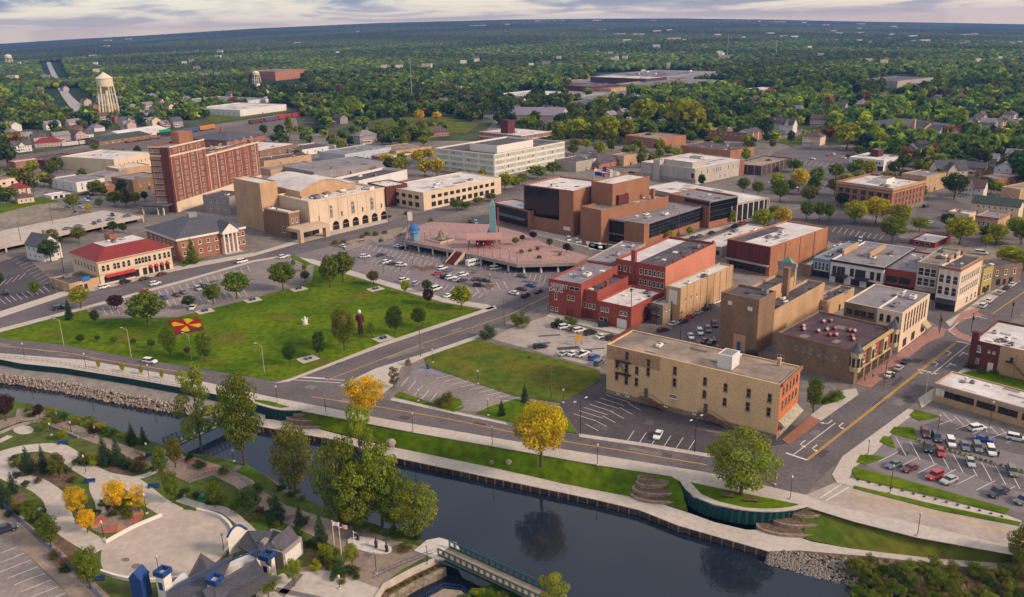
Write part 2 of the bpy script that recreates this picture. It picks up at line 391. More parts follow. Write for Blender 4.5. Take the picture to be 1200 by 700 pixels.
rocks('riprap_stones', [(1000, 655), (1100, 670)], -3.8, [(1010, 690), (1060, 702)], WZ, 60, rock_m, 6, .3, .7)
def curved_wall(px, z0, z1, m, label, cap=True):
    w_ = [G(x, y) for x, y in smooth(px, 4, False)]; b = MB()
    for k, (p, q) in enumerate(zip(w_, w_[1:])):
        n = max(1, int((q - p).length / .9))
        for j in range(n):
            a, c = p.lerp(q, j / n), p.lerp(q, (j + 1) / n); md = a.lerp(c, .5); d = (c - a).normalized(); o = Vector((d.y, -d.x, 0)) * .28
            b.face([(a.x, a.y, z0), (md.x + o.x, md.y + o.y, z0), (md.x + o.x, md.y + o.y, z1), (a.x, a.y, z1)])
            b.face([(md.x + o.x, md.y + o.y, z0), (c.x, c.y, z0), (c.x, c.y, z1), (md.x + o.x, md.y + o.y, z1)])
    o = tag(b.build('curved_wall', m), label, 'retaining wall')
    b = MB()
    for p, q in zip(w_, w_[1:]): b.prism([(p.x, p.y), (q.x, q.y), (q.x, q.y + 1.1), (p.x, p.y + 1.1)], z1, z1 + .22)
    b.build('coping', concrete, o)
    return o
curved_wall([(796, 563), (803, 574), (818, 585), (840, 593), (870, 599), (905, 601), (932, 598), (944, 593)], -3.1, .1, teal, 'curved teal steel wall with pale coping under the large lawn tree')
curved_wall([(288, 471), (305, 476), (325, 481), (345, 482), (362, 481)], -3.1, .1, teal, 'short curved teal wall beside the stone cascade near the footbridge')
def terraces(cx, cy, label, mir=1):
    t = empty('stone_terrace', G(cx, cy, -3)); tag(t, label, 'stone terrace'); o = t.location
    for k, (r, z) in enumerate(((5.6, .5), (4.2, 1.4), (2.6, 2.4), (1.3, 3.0))):
        b = MB(); pts = [(mir * (r * 1.5 * math.cos(a) - 1.5 * k), r * .75 * math.sin(a) + 2.2 + k * 1.0) for a in np.linspace(0, 2 * math.pi, 20)[:-1]]
        b.prism(pts, -.3, z); b.build('stone_tier', bk_lime, t)
        b = MB(); b.prism([(p[0] * .9 - .1 * mir * 1.5 * k * 0, (p[1] - 2.2 - k) * .8 + 2.2 + k) for p in pts], z + .01, z + .09); b.build('planting_bed', soil, t)
bk_lime = mat('terrace_stone', (.28, .21, .165), .95, .4, .8, 2.5, .1)
terraces(783, 586, 'curved stone planting terraces at the left end of the curved teal wall')
terraces(936, 624, 'curved stone planting terraces at the right end of the curved teal wall', -1)
terraces(366, 499, 'curved stone planting terraces beside the short curved teal wall')
# south park
PZ = -1.5
SB = [(-250, 455), (0, 464), (15, 470), (62, 478), (112, 493), (147, 508), (190, 521), (212, 530), (255, 535), (287, 543), (310, 556), (332, 576), (367, 589), (392, 601), (430, 611), (462, 623), (490, 631), (507, 640), (513, 653), (480, 668), (449, 685), (425, 720), (380, 900)]
area('park_ground', SB + [(-250, 900)], PZ, mat('park_grass', (.06, .11, .014), 1, .3, .09, .5, .05, c2=(.085, .095, .03)))
b = MB(); pts = [G(x, y, PZ) for x, y in SB]
for k in range(len(pts) - 1):
    p, q = pts[k], pts[k + 1]
    def out(i):
        a = pts[max(i - 1, 0)]; c = pts[min(i + 1, len(pts) - 1)]; d = (c - a).normalized(); return Vector((-d.y, d.x, 0))
    o1, o2 = out(k) * (3.2 if k < 17 else .1), out(k + 1) * (3.2 if k + 1 < 17 else .1)
    b.face([(p.x, p.y, PZ), (q.x, q.y, PZ), (q.x + o2.x, q.y + o2.y, WZ - .6), (p.x + o1.x, p.y + o1.y, WZ - .6)][::-1])
struct(b.build('river_bank', soil))
# ------------------------------------------------------------------ pavement, roads, lots, lawns
area('pavement', [(-150, 330), (-60, 250), (0, 205), (60, 178), (130, 163), (240, 148), (345, 132), (350, 150), (420, 166), (560, 165), (590, 130), (690, 100), (780, 90), (812, 94), (816, 112), (760, 122), (700, 150), (760, 165), (830, 165), (905, 165), (940, 150), (970, 172), (1010, 168), (1060, 195), (1100, 205), (1200, 225), (1500, 270), (1500, 560), (1300, 640), (1190, 615), (980, 572), (940, 582), (820, 553), (596, 517), (446, 492), (315, 466), (230, 440), (100, 420), (0, 410), (-150, 395)], .0, mat('pavement', (.20, .17, .155), .95, .25, .03, .3, c2=(.135, .118, .108)))
roads = {}
roads['river'] = area('road', [(-250, 375), (0, 397), (75, 405), (150, 419), (232, 432), (337, 447), (395, 453), (455, 469), (532, 485), (595, 498), (680, 512), (832, 536), (924, 521), (944, 580), (825, 553), (700, 533), (597, 516), (450, 491), (400, 481), (312, 464), (215, 442), (100, 422), (0, 414), (-250, 387)], .012, asphalt)
roads['cross'] = area('road', [(337, 447), (450, 404), (580, 361), (605, 350), (646, 330), (690, 300), (740, 268), (800, 278), (770, 292), (700, 318), (648, 352), (605, 372), (562, 392), (495, 415), (440, 432), (395, 453)], .008, asphalt)
roads['main'] = area('road', [(924, 521), (1006, 462), (1020, 455), (1086, 402), (1112, 384), (1145, 365), (1196, 330), (1300, 258), (1350, 270), (1200, 365), (1176, 384), (1150, 405), (1132, 430), (1076, 467), (1064, 479), (987, 535), (944, 580)], .016, asphalt)
area('road', [(1108, 386), (1060, 362), (1040, 352), (1052, 345), (1090, 360), (1132, 368)], .008, asphalt)
area('road', [(1132, 430), (1150, 405), (1176, 384), (1195, 392), (1300, 430), (1300, 450)], .008, asphalt)
roads['north'] = area('road', [(-200, 420), (0, 372), (75, 347), (118, 338), (207, 317), (297, 300), (350, 285), (455, 260), (540, 237), (640, 208), (650, 214), (545, 246), (470, 268), (402, 285), (340, 300), (297, 307), (215, 330), (117, 356), (0, 387), (-200, 440)], .012, asphalt)
roads['bridge'] = area('bridge_road', [(980, 565), (1000, 570), (1100, 593), (1197, 616), (1400, 668), (1400, 700), (1187, 641), (1075, 614), (967, 590), (944, 580)], .020, conc_road)
b = MB(); stripe_px(b, [(1000, 580), (1100, 603), (1200, 628), (1300, 653)], .35, .03); b.build('road_marking', yellow_line, roads['bridge'])
b = MB(); stripe_px(b, [(961, 584), (987, 567)], .3, .03); stripe_px(b, [(968, 587), (995, 571)], .3, .03); b.build('crosswalk', white_line, roads['bridge'])
area('road', [(700, 318), (740, 296), (1000, 345), (900, 380), (905, 395), (870, 400), (845, 350), (790, 385), (770, 390)], .004, asph_old)
area('road', [(830, 275), (880, 258), (985, 238), (1040, 275), (1130, 300), (1260, 330), (1250, 345), (1120, 312), (1030, 290), (930, 262), (850, 285)], .008, asphalt)
area('road', [(880, 258), (985, 234), (1075, 255), (1200, 290), (1300, 310), (1300, 320), (1190, 297), (1070, 265), (985, 245)], .012, asphalt)
b = MB(); fr_ = []
for x, y, hw in ((55, 69, 7), (58, 77, 7), (63, 88, 7), (70, 101, 7), (79, 114, 8), (91, 127, 10), (106, 138, 14)):
    p = G(x, y); p.z = float(hz(p.x, p.y)) + .5; fr_.append((p, hw))
for (p, k0), (q, k1) in zip(fr_, fr_[1:]): b.face([(p.x - k0, p.y, p.z), (p.x + k0, p.y, p.z), (q.x + k1, q.y, q.z), (q.x - k1, q.y, q.z)][::-1])
struct(b.build('road', mat('far_road', (.34, .31, .31), .9, .1)))
b = MB(); stripe_px(b, [(-100, 400), (0, 405.5), (75, 413), (150, 427), (232, 439)], .3, .03)
stripe_px(b, [(365, 465), (450, 478), (525, 491), (597, 506), (647, 515), (740, 530), (828, 545)], .3, .03)
b.build('centre_line', yellow_line, roads['river'])
b = MB(); stripe_px(b, [(382, 446), (495, 403), (597, 369), (660, 338)], .3, .03); b.build('centre_line', yellow_line, roads['cross'])
b = MB(); stripe_px(b, [(355, 442), (380, 443.5)], .5, .03); stripe_px(b, [(340, 445), (400, 449)], .3, .03); stripe_px(b, [(346, 442), (404, 446)], .3, .03); b.build('crosswalk', white_line, roads['cross'])
b = MB(); stripe_px(b, [(947, 539.5), (1120.5, 402.5)], .25, .034); stripe_px(b, [(945.5, 538.6), (1119, 401.6)], .25, .034); stripe_px(b, [(1163, 368), (1195, 346), (1240, 315)], .3, .034); b.build('centre_line', yellow_line, roads['main'])
b = MB(); stripe_px(b, [(921, 531), (946, 539.5)], .6, .034); stripe_px(b, [(930, 533), (979, 496)], .22, .034); stripe_px(b, [(1092, 439), (1136, 403)], .22, .034); stripe_px(b, [(1121, 400), (1138, 404)], .5, .034)
stripe_px(b, [(1112, 388), (1127, 374)], .3, .034); stripe_px(b, [(1127, 374), (1150, 371)], .3, .034); stripe_px(b, [(1112, 388), (1120, 393)], .3, .034); stripe_px(b, [(1144, 371), (1157, 374)], .4, .034)
b.build('lane_line', white_line, roads['main'])
# turn arrows and the word painted on the main street
ud = (G(1120, 402) - G(947, 539)).normalized(); ang = math.atan2(ud.y, ud.x)
def arrow(px, turn, straight=False, flip=1, s=1.0):
    c = G(*px); b = MB(); f = ud * flip; sd_ = Vector((-f.y, f.x, 0)) * turn; z = .034
    stripe(b, c - f * 2.2 * s, c + f * .6 * s, .3 * s, z); tip = c + f * .9 * s + sd_ * .9 * s
    stripe(b, c + f * .5 * s, tip, .3 * s, z)
    for base, d, n_ in ([(tip, (f * .4 + sd_).normalized(), 1)] + ([(c + f * 1.2 * s, f, 1), (c + f * .0, f, 0)] if straight else [])):
        if n_: p = Vector((-d.y, d.x, 0)); v = [base - p * .55 * s, base + d * 1.0 * s, base + p * .55 * s]; b.face([(q.x, q.y, z + .002) for q in v])
        else: stripe(b, base, base + d * 1.3 * s, .25 * s, z)
    b.build('turn_arrow', white_line, roads['main'])
arrow((939, 520), 1, flip=-1); arrow((953, 525), 1, flip=-1); arrow((971, 496), -1, flip=-1); arrow((984, 499), 1, flip=-1)
arrow((1099, 427), 1); arrow((1114, 414), 1); arrow((1112, 428), -1, True); arrow((1127, 415), -1, True)
def text(s, loc, rot, size, m, parent=None, name='lettering', ext=.0):
    cu = bpy.data.curves.new(name, 'FONT'); cu.body = s; cu.offset = .012 * size; cu.size = size; cu.align_x = 'CENTER'; cu.align_y = 'CENTER'; cu.extrude = ext
    tmp = bpy.data.objects.new(name, cu); COL.objects.link(tmp); bpy.context.view_layer.update()
    me = bpy.data.meshes.new_from_object(tmp.evaluated_get(bpy.context.evaluated_depsgraph_get())); bpy.data.objects.remove(tmp); me.materials.clear(); me.materials.append(m)
    o = obj(name, me); o.location = loc; o.rotation_euler = rot
    if parent: o.parent = parent
    return o
q = G(1087, 436); text('ONLY', (q.x, q.y, .04), (0, 0, ang - R(90)), 2.1, white_line, roads['main'])
# kerbed sidewalks
SWB = [(-250, 387), (0, 414), (100, 422), (215, 442), (312, 464), (400, 481), (450, 491), (597, 516), (700, 533), (825, 553), (944, 580), (967, 590), (1075, 614), (1187, 641), (1300, 670)]
area('sidewalk', SWB + [p for p in NB[:26]][::-1], .13, concrete, .15)
for pl in ([(460, 466), (532, 482), (592, 495), (595, 498), (532, 485), (457, 469)], [(678, 508), (760, 520), (832, 532), (832, 536), (760, 524), (679, 512)],
           [(322, 449), (340, 444), (450, 401), (580, 358), (582, 361), (450, 405), (338, 447)], [(339, 300), (367, 304), (411, 317), (457, 331), (520, 349), (572, 357), (580, 361), (572, 363), (518, 354), (455, 336), (408, 322), (365, 309)],
           [(-200, 412), (0, 365), (75, 341), (118, 333), (207, 312), (297, 296), (297, 300), (207, 317), (118, 339), (75, 347), (0, 372), (-200, 419)],
           [(-200, 438), (0, 385), (100, 359), (215, 328), (297, 305), (340, 298), (340, 300), (297, 307), (215, 330.5), (100, 362), (0, 389), (-200, 444)],
           [(440, 432), (495, 415), (562, 392), (562, 395), (500, 418), (470, 430), (460, 452), (447, 462), (398, 452)],
           [(950, 487), (962, 493), (1006, 462), (1003, 455), (985, 458)], [(975, 556), (987, 535), (1064, 479), (1076, 482), (1052, 499), (1026, 530), (1000, 548), (995, 560), (1180, 604), (1197, 610), (1197, 616), (1100, 593), (981, 566)],
           [(1076, 467), (1132, 430), (1138, 434), (1092, 470), (1080, 478)], [(1113, 383), (1145, 364), (1196, 329), (1190, 326), (1150, 349), (1127, 366), (1108, 377)],
           [(297, 297), (350, 281), (366, 276), (452, 257), (455, 260), (350, 285), (297, 300)], [(590, 225), (625, 275), (740, 302), (755, 292), (690, 283), (622, 268)], [(645, 366), (682, 375), (740, 388), (737, 394), (680, 381), (640, 371)],
           [(690, 285), (755, 291), (833, 268), (860, 262), (858, 265), (756, 297), (690, 292)]):
    area('sidewalk', pl, .13, concrete, .12)
area('brick_sidewalk', [(916, 515), (924, 521), (962, 493), (950, 487)], .131, bk_com, .12)
area('brick_sidewalk', [(1002, 450), (1020, 455), (1086, 402), (1105, 394), (1109, 386), (1094, 383), (1055, 412)], .132, paver, .12)
area('brick_crossing', [(1109, 386), (1122, 396), (1138, 401), (1146, 398), (1126, 390), (1118, 383)], .020, paver); area('brick_crossing', [(1118, 383), (1133, 371), (1146, 366), (1158, 372), (1150, 370), (1132, 374)], .022, paver)
area('brick_sidewalk', [(1113, 383), (1127, 366), (1150, 359), (1146, 364)], .140, paver, .12)
# car parks
def lot(px, m, z=.024, name='parking_lot'): return area(name, px, z, m)
def stalls(o, p0, p1, n, d, z, wd=.16, g=0.0):
    b = MB()
    for k in range(n + 1):
        x, y = p0[0] + (p1[0] - p0[0]) * k / n, p0[1] + (p1[1] - p0[1]) * k / n
        stripe(b, G(x, y, g), G(x + d[0], y + d[1], g), wd, z)
    b.build('stall_lines', white_line, o)
lA = lot([(117, 358), (215, 331), (297, 308), (340, 301), (365, 311), (365, 329), (300, 346), (207, 370), (120, 371)], asph_old)
stalls(lA, (125, 369), (290, 348), 22, (-5, -8), .03); stalls(lA, (130, 356), (290, 312), 20, (3, 6), .03)
lB = lot([(340, 300), (402, 286), (470, 270), (482, 280), (545, 302), (674, 312), (650, 328), (600, 352), (575, 358), (520, 350), (457, 332), (411, 318), (367, 305)], mat('lot_asphalt', (.20, .165, .17), .92, .14, .06, .4, c2=(.16, .135, .145)))
for p0, p1, n, d in (((425, 291), (520, 318), 16, (5, -6)), ((390, 295), (465, 275), 8, (8, 4)), ((440, 303), (480, 318), 7, (-6, 5)), ((470, 287), (540, 304), 12, (-4, 7)), ((500, 335), (560, 350), 9, (6, -6)), ((560, 305), (640, 324), 14, (-3, 8)), ((508, 318), (545, 330), 7, (7, -5)), ((540, 338), (590, 330), 6, (5, 8))): stalls(lB, p0, p1, n, d, .03)
lC = lot([(575, 397), (600, 384), (640, 371), (690, 386), (745, 397), (735, 400), (705, 418), (703, 432), (690, 428), (640, 415), (605, 405)], mat('lot_pale', (.36, .31, .285), .95, .15, .1, .5, c2=(.28, .24, .22)))
lD = lot([(735, 396), (785, 386), (845, 350), (855, 395), (888, 416), (882, 428), (800, 410)], asphalt); stalls(lD, (800, 402), (845, 392), 5, (6, 12), .03)
lE = lot([(680, 512), (655, 474), (672, 462), (706, 438), (722, 440), (935, 500), (925, 520), (830, 535)], asph_new)
stalls(lE, (735, 517), (807, 527), 5, (8, -12), .03); stalls(lE, (672, 485), (710, 463), 6, (28, 9), .03); stalls(lE, (686, 497), (736, 473), 5, (15, 8), .03)
lF = lot([(462, 456), (478, 440), (498, 430), (545, 446), (604, 466), (592, 478), (566, 482), (534, 484)], asph_old)
stalls(lF, (470, 453), (503, 472), 4, (9, -11), .03); stalls(lF, (510, 444), (590, 470), 8, (24, -5), .03)
b = MB(); stripe_px(b, [(481, 437), (500, 434), (520, 440)], 1.2, .03); b.build('blue_marking', mat('blue_line', (.2, .2, .4), .9), lF)
lG = lot([(-60, 320), (0, 307), (28, 299), (58, 326), (66, 343), (0, 366), (-60, 380)], asph_new); stalls(lG, (15, 306), (50, 334), 9, (14, -6), .03); stalls(lG, (0, 330), (30, 320), 4, (-8, 8), .03); stalls(lG, (0, 358), (58, 342), 9, (-7, -6), .03)
lH = lot([(1006, 541), (1018, 520), (1050, 500), (1076, 481), (1100, 479), (1320, 545), (1320, 640), (1182, 597), (1040, 556)], mat('lot_new', (.20, .175, .18), .9, .12, .05, .5, c2=(.16, .14, .15)))
area('driveway', [(1050, 527), (1060, 519), (1330, 596), (1330, 612), (1180, 572)], .028, asphalt); area('driveway', [(1076, 500), (1100, 492), (1330, 552), (1330, 566), (1160, 524)], .028, asphalt)
stalls(lH, (1050, 513), (1200, 556), 9, (12, 22), .034); stalls(lH, (1030, 541), (1190, 588), 7, (22, -11), .034); stalls(lH, (1105, 484), (1200, 510), 7, (11, 11), .034); stalls(lH, (1100, 498), (1200, 524), 5, (20, -7), .034)
lI = lot([(880, 215), (905, 180), (940, 166), (1000, 178), (1010, 195), (985, 230), (930, 235)], asphalt); stalls(lI, (905, 188), (990, 200), 14, (5, -5), .03); stalls(lI, (900, 215), (985, 222), 12, (4, -5), .03)
lJ = lot([(930, 262), (985, 250), (1040, 262), (1060, 285), (1010, 292), (975, 285)], asph_new); stalls(lJ, (975, 272), (1030, 282), 8, (5, -6), .03)
lK = lot([(1075, 245), (1100, 228), (1150, 245), (1110, 265), (1070, 262)], asphalt); stalls(lK, (1072, 260), (1100, 248), 4, (14, 2), .03)
lL = lot([(1060, 300), (1120, 282), (1190, 300), (1150, 318), (1100, 318)], dirt_m)
lM = lot([(85, 250), (100, 232), (125, 225), (140, 238), (125, 248)], asph_old); lot([(0, 262), (0, 245), (60, 238), (90, 248), (60, 262)], dirt_m, name='gravel_yard')
lN = lot([(600, 120), (690, 100), (760, 115), (700, 125), (640, 130)], mat('yard', (.26, .22, .20), .95, .2)); lot([(620, 100), (690, 85), (700, 90), (620, 108)], dirt_m, name='dirt_track')
area('rail_bed', [(-60, 195), (0, 184), (110, 172), (220, 156), (340, 138), (345, 146), (230, 168), (110, 182), (0, 196), (-60, 208)], .03, mat('ballast', (.15, .115, .105), .95, .3, .1, .8))
# lawns
area('lawn', [(-200, 390), (0, 390), (100, 363), (118, 374), (150, 373), (207, 372), (300, 349), (365, 331), (369, 311), (408, 323), (455, 337), (518, 355), (571, 364), (445, 404), (335, 444), (320, 446), (232, 431), (150, 418), (75, 404), (0, 396), (-200, 379)], .12, grass, .12)
area('lawn', [(496, 418), (560, 398), (640, 417), (703, 434), (703, 446), (680, 460), (655, 472), (604, 464), (550, 446), (500, 429)], .12, grass_dry, .1)
for pl in ([(468, 459), (505, 472), (530, 480), (545, 476), (540, 480), (532, 483), (462, 464)], [(508, 470), (525, 463), (540, 468), (542, 474), (530, 480), (510, 474)], [(558, 484), (575, 476), (605, 468), (640, 474), (655, 476), (676, 508), (640, 503), (595, 494)],
           [(809, 565), (832, 570), (936, 591), (920, 597), (880, 596), (843, 588), (822, 579)], [(298, 468), (315, 470), (340, 477), (320, 479), (300, 474)],
           [(1065, 487), (1072, 480), (1104, 488), (1078, 493)], [(1042, 507), (1048, 500), (1071, 501), (1075, 516)], [(1030, 518), (1035, 511), (1045, 512), (1049, 525)], [(1003, 542), (1008, 533), (1022, 533), (1037, 536), (1015, 544)],
           [(998, 551), (1001, 547), (1050, 560), (1183, 596), (1178, 602), (1100, 582), (1003, 560)], [(1001, 569), (1100, 592), (1197, 612), (1194, 616), (1100, 598), (1000, 572)], [(1135, 435), (1175, 432), (1240, 455), (1240, 468), (1120, 440)],
           [(340, 301), (345, 299), (365, 309), (360, 311)], [(955, 470), (985, 459), (992, 466), (970, 474)], [(207, 310), (225, 304), (240, 303), (215, 313)],  [(0, 240), (48, 231), (70, 236), (40, 240), (0, 250)]):
    area('lawn', pl, .16, grass, .14)
for pl in ([(430, 142), (470, 138), (530, 138), (560, 147), (545, 157), (470, 151)], [(235, 136), (280, 130), (330, 128), (345, 131), (300, 137), (250, 144)], [(840, 98), (870, 96), (880, 102), (850, 106)], [(905, 165), (940, 158), (960, 160), (930, 172)]):
    area('lawn', pl, .3, grass_dry)
for pl in ([(518, 308), (523, 306), (530, 309), (524, 312)], [(490, 314), (507, 311), (512, 314), (494, 318)], [(565, 336), (572, 332), (580, 334), (574, 339)], [(387, 287), (398, 285), (402, 287), (392, 290)], [(480, 313), (488, 311), (492, 313), (484, 316)]): area('planting_island', pl, .15, soil, .13)
area('lawn', [(402, 284), (470, 266), (478, 270), (472, 274), (420, 288)], .135, paver_tan, .1)
# flower bed with a yellow pinwheel on red
fb = [(197, 376), (233.5, 374), (239, 387.5), (207, 393)]; w_ = [G(x, y) for x, y in fb]; c_ = sum(w_, Vector()) / 4
t = empty('flower_bed', c_); tag(t, 'red and yellow pinwheel flower bed set in the big lawn', 'flower bed')
red_f = mat('red_flowers', (.30, .012, .015), 1, .35, .8, 3, .05); yel_f = mat('yellow_flowers', (.55, .36, .01), 1, .3, .8, 3, .05)
b = MB(); b.prism([p - c_ for p in w_], .1, .32); b.build('red_flowers', red_f, t)
b = MB(); lp = lambda u, v: (w_[0].lerp(w_[1], u).lerp(w_[3].lerp(w_[2], u), v) - c_)
for k in range(4):
    a = k * 90 + 20
    f_ = lambda r, d: lp(.5 + r * math.cos(R(a + d)), .47 + r * math.sin(R(a + d)))
    b.prism([f_(.07, 0), f_(.46, -22), f_(.5, 0), f_(.44, 22)], .32, .44)
b.build('yellow_flowers', yel_f, t)
b = MB(); b.prism([lp(.02, .86), lp(1, .78), lp(1, 1), lp(.03, 1)], .321, .40); b.build('dark_border', mat('dark_foliage', (.035, .03, .03), 1, .3), t)
# park paths
def ribbon(name, px, wd, z, m, g=PZ, th=.0, n=5):
    c = [G(x, y, g) for x, y in smooth(px, n, False)]; b = MB(); l_, r_ = [], []
    for i, p in enumerate(c):
        d = (c[min(i + 1, len(c) - 1)] - c[max(i - 1, 0)]).normalized(); o = Vector((-d.y, d.x, 0)) * wd / 2; l_.append(p + o); r_.append(p - o)
    for i in range(len(c) - 1): b.face([(v.x, v.y, g + z) for v in (r_[i], r_[i + 1], l_[i + 1], l_[i])])
    return struct(b.build(name, m))
area('plaza', [(20, 479), (43, 479), (60, 483), (80, 494), (105, 505), (122, 512), (150, 523), (178, 534), (192, 526), (200, 528), (235, 538), (270, 550), (295, 562), (310, 577), (335, 592), (380, 607), (430, 622), (462, 633), (490, 640), (508, 648), (470, 668), (445, 688), (425, 720), (300, 720), (300, 690), (330, 672), (365, 662), (395, 668), (412, 652), (380, 634), (350, 620), (330, 612), (310, 598), (290, 582), (275, 570), (250, 557), (222, 566), (200, 556), (175, 546), (140, 532), (115, 521), (85, 510), (60, 497), (50, 490), (22, 495), (0, 503), (-40, 512), (-40, 500), (18, 489)], PZ + .02, paver_tan, 0, 0)
area('plaza', [(200, 533), (235, 540), (265, 553), (255, 556), (225, 545), (205, 540)], PZ + .03, paver)
for pl in ([(330, 607), (345, 602), (352, 604), (337, 611)], [(425, 650), (455, 628), (460, 630), (432, 654)], [(395, 628), (440, 618), (444, 620), (400, 633)], [(300, 683), (380, 700), (372, 704), (295, 688)], [(325, 695), (350, 672), (356, 673), (333, 700)], [(270, 551), (280, 545), (284, 547), (274, 554)]): area('paving_band', pl, PZ + .035, mat('dark_paver', (.15, .13, .15), .9, .15))
area('plaza', [(300, 690), (330, 672), (392, 668), (418, 680), (445, 690), (425, 720), (300, 720)], PZ + .028, concrete)
ribbon('path', [(-30, 546), (8, 531), (35, 525.5), (62, 525), (78, 532), (95, 546), (120, 559), (150, 565), (168, 577), (184, 590), (205, 602)], 4.6, .03, concrete)
ribbon('path', [(4, 536), (4, 546), (10, 555), (25, 562), (45, 569), (63, 583), (69, 600), (76, 616), (95, 630), (120, 644)], 4.6, .034, concrete)
ribbon('path', [(115, 556), (116, 572), (122, 585), (125, 600)], 4, .026, concrete); ribbon('path', [(210, 585), (235, 593), (262, 598), (282, 612), (300, 630)], 2.2, .026, concrete)
ribbon('path', [(150, 562), (172, 557), (185, 550)], 2, .022, concrete); ribbon('path', [(-20, 525), (0, 517), (12, 511)], 2.2, .03, concrete); ribbon('path', [(14, 610), (30, 605), (50, 596)], 2, .022, concrete)
ribbon('sidewalk', [(-30, 585), (0, 605), (25, 625), (50, 646), (80, 674), (110, 704), (130, 725)], 5, .03, paver_tan)
lS = lot([(-60, 585), (0, 620), (22, 640), (50, 668), (85, 702), (100, 720), (-60, 730)], asph_old, PZ + .02); stalls(lS, (20, 641), (85, 703), 8, (-36, 14), PZ + .03, .16, PZ)
am = [(124, 637), (155, 620), (190, 605), (210, 598), (232, 599), (257, 606), (271, 619), (273, 634), (262, 651), (235, 671), (207, 678), (170, 681), (140, 677), (122, 668), (118, 654)]
area('amphitheatre_floor', am, PZ + .05, mat('amph_concrete', (.43, .355, .31), .92, .12, .12, .6, c2=(.36, .30, .265)), 0, 0, 3)
for cx, cy, rx, ry in ((147, 656, 5, 2.4), (161, 664, 7, 3.6)): area('stain', [(cx + rx * math.cos(t), cy + ry * math.sin(t)) for t in np.linspace(0, 6.283, 18)[:-1]], PZ + .056, mat('stain', (.20, .155, .125), .9))
def low_wall(px, lab, g=PZ, h=.7, wd=.5, m=white, name='low_wall', cat='low wall'):
    c = [G(x, y, g) for x, y in smooth(px, 4, False)]; b = MB(); l_, r_ = [], []
    for i, p in enumerate(c):
        d = (c[min(i + 1, len(c) - 1)] - c[max(i - 1, 0)]).normalized(); o = Vector((-d.y, d.x, 0)) * wd / 2; l_.append(p + o); r_.append(p - o)
    b.prism([(p.x, p.y) for p in l_ + r_[::-1]], g, g + h); return tag(b.build(name, m), lab, cat)
low_wall([(124, 637), (155, 620), (190, 605)], 'curved white wall between the mosaic circle and the amphitheatre floor')
low_wall([(231, 599), (257, 606), (271, 619), (274, 634), (262, 651)], 'curved white wall round the right side of the amphitheatre floor')
low_wall([(118, 671), (140, 678), (170, 682), (207, 679), (222, 674)], 'curved white wall along the near side of the amphitheatre floor')
# mosaic circle
mc = G(138, 609, PZ); rr_ = 5.3; t = empty('mosaic_circle', (mc.x, mc.y, PZ)); tag(t, 'round painted mosaic of red orange and grey wedges beside the amphitheatre', 'mosaic')
for nm, m_, fn in (('red_wedges', mat('mos_r', (.34, .11, .08), .9, .2), lambda k: k % 4 in (0, 3)), ('orange_wedges', mat('mos_o', (.42, .20, .08), .9, .2), lambda k: k % 4 == 1), ('grey_wedges', mat('mos_g', (.17, .16, .18), .9, .2), lambda k: k % 4 == 2)):
    b = MB()
    for k in range(16):
        if fn(k): b.face([(0, 0, .04)] + [(rr_ * math.cos(R(k * 22.5 + q * 7.5)), rr_ * math.sin(R(k * 22.5 + q * 7.5)), .04) for q in range(4)])
    b.build(nm, m_, t)
b = MB(); b.face([(2.2 * math.cos(R(q * 30)), 2.2 * math.sin(R(q * 30)), .05) for q in range(12)]); b.build('centre_disc', paver_tan, t)
for pl in ([(12, 545), (30, 533), (58, 533), (76, 548), (92, 560), (78, 572), (55, 567), (30, 558), (14, 555)], [(5, 588), (20, 572), (32, 580), (28, 592), (10, 600)], [(88, 530), (110, 536), (140, 548), (160, 556), (140, 556), (108, 545)], [(55, 640), (70, 626), (100, 650), (120, 690), (100, 690)], [(355, 640), (392, 660), (410, 672), (372, 668)]): area('planting_bed', pl, PZ + .016, soil)
area('white_oval', [(27.5 + 12 * math.cos(t), 504 + 5.2 * math.sin(t)) for t in np.linspace(0, 6.283, 22)[:-1]], PZ + .05, concrete)

# worn patches in the asphalt
pr_ = random.Random(4); pm = [mat('patch_dark', (.075, .064, .07), .95, .2), mat('patch_pale', (.19, .165, .165), .95, .2), mat('patch_mid', (.105, .09, .095), .95, .25)]
for quad, z, n in (([(0, 400), (330, 450), (330, 458), (0, 411)], .017, 7), ([(360, 452), (820, 540), (820, 549), (360, 470)], .017, 10), ([(440, 412), (640, 345), (650, 352), (440, 428)], .013, 7), ([(935, 520), (1085, 405), (1120, 425), (960, 560)], .022, 12), ([(425, 295), (640, 330), (590, 348), (420, 316)], .028, 14), ([(690, 480), (840, 505), (900, 525), (700, 510)], .028, 9), ([(590, 395), (690, 388), (700, 420), (620, 405)], .028, 8), ([(120, 360), (290, 315), (340, 325), (130, 370)], .028, 6), ([(1020, 545), (1060, 500), (1200, 540), (1190, 590)], .030, 7), ([(10, 365), (290, 305), (290, 302), (10, 375)], .017, 5), ([(905, 190), (990, 190), (985, 222), (900, 222)], .028, 8), ([(980, 265), (1040, 268), (1050, 282), (985, 280)], .028, 4)):
    for _ in range(n):
        u, w_ = pr_.random(), pr_.random(); a_, c_ = Vector(quad[0]).lerp(Vector(quad[1]), u), Vector(quad[3]).lerp(Vector(quad[2]), u); p = G(*a_.lerp(c_, w_)); q_ = (G(*quad[1]) - G(*quad[0])).normalized(); s_ = Vector((-q_.y, q_.x, 0)); l_, k_ = pr_.uniform(1.0, 4.5), pr_.uniform(.4, 1.5)
        b = MB(); b.face([(v.x, v.y, z + pr_.random() * .001) for v in (p - q_ * l_ - s_ * k_, p + q_ * l_ - s_ * k_, p + q_ * l_ + s_ * k_, p - q_ * l_ + s_ * k_)]); struct(b.build('asphalt_patch', pr_.choice(pm)))

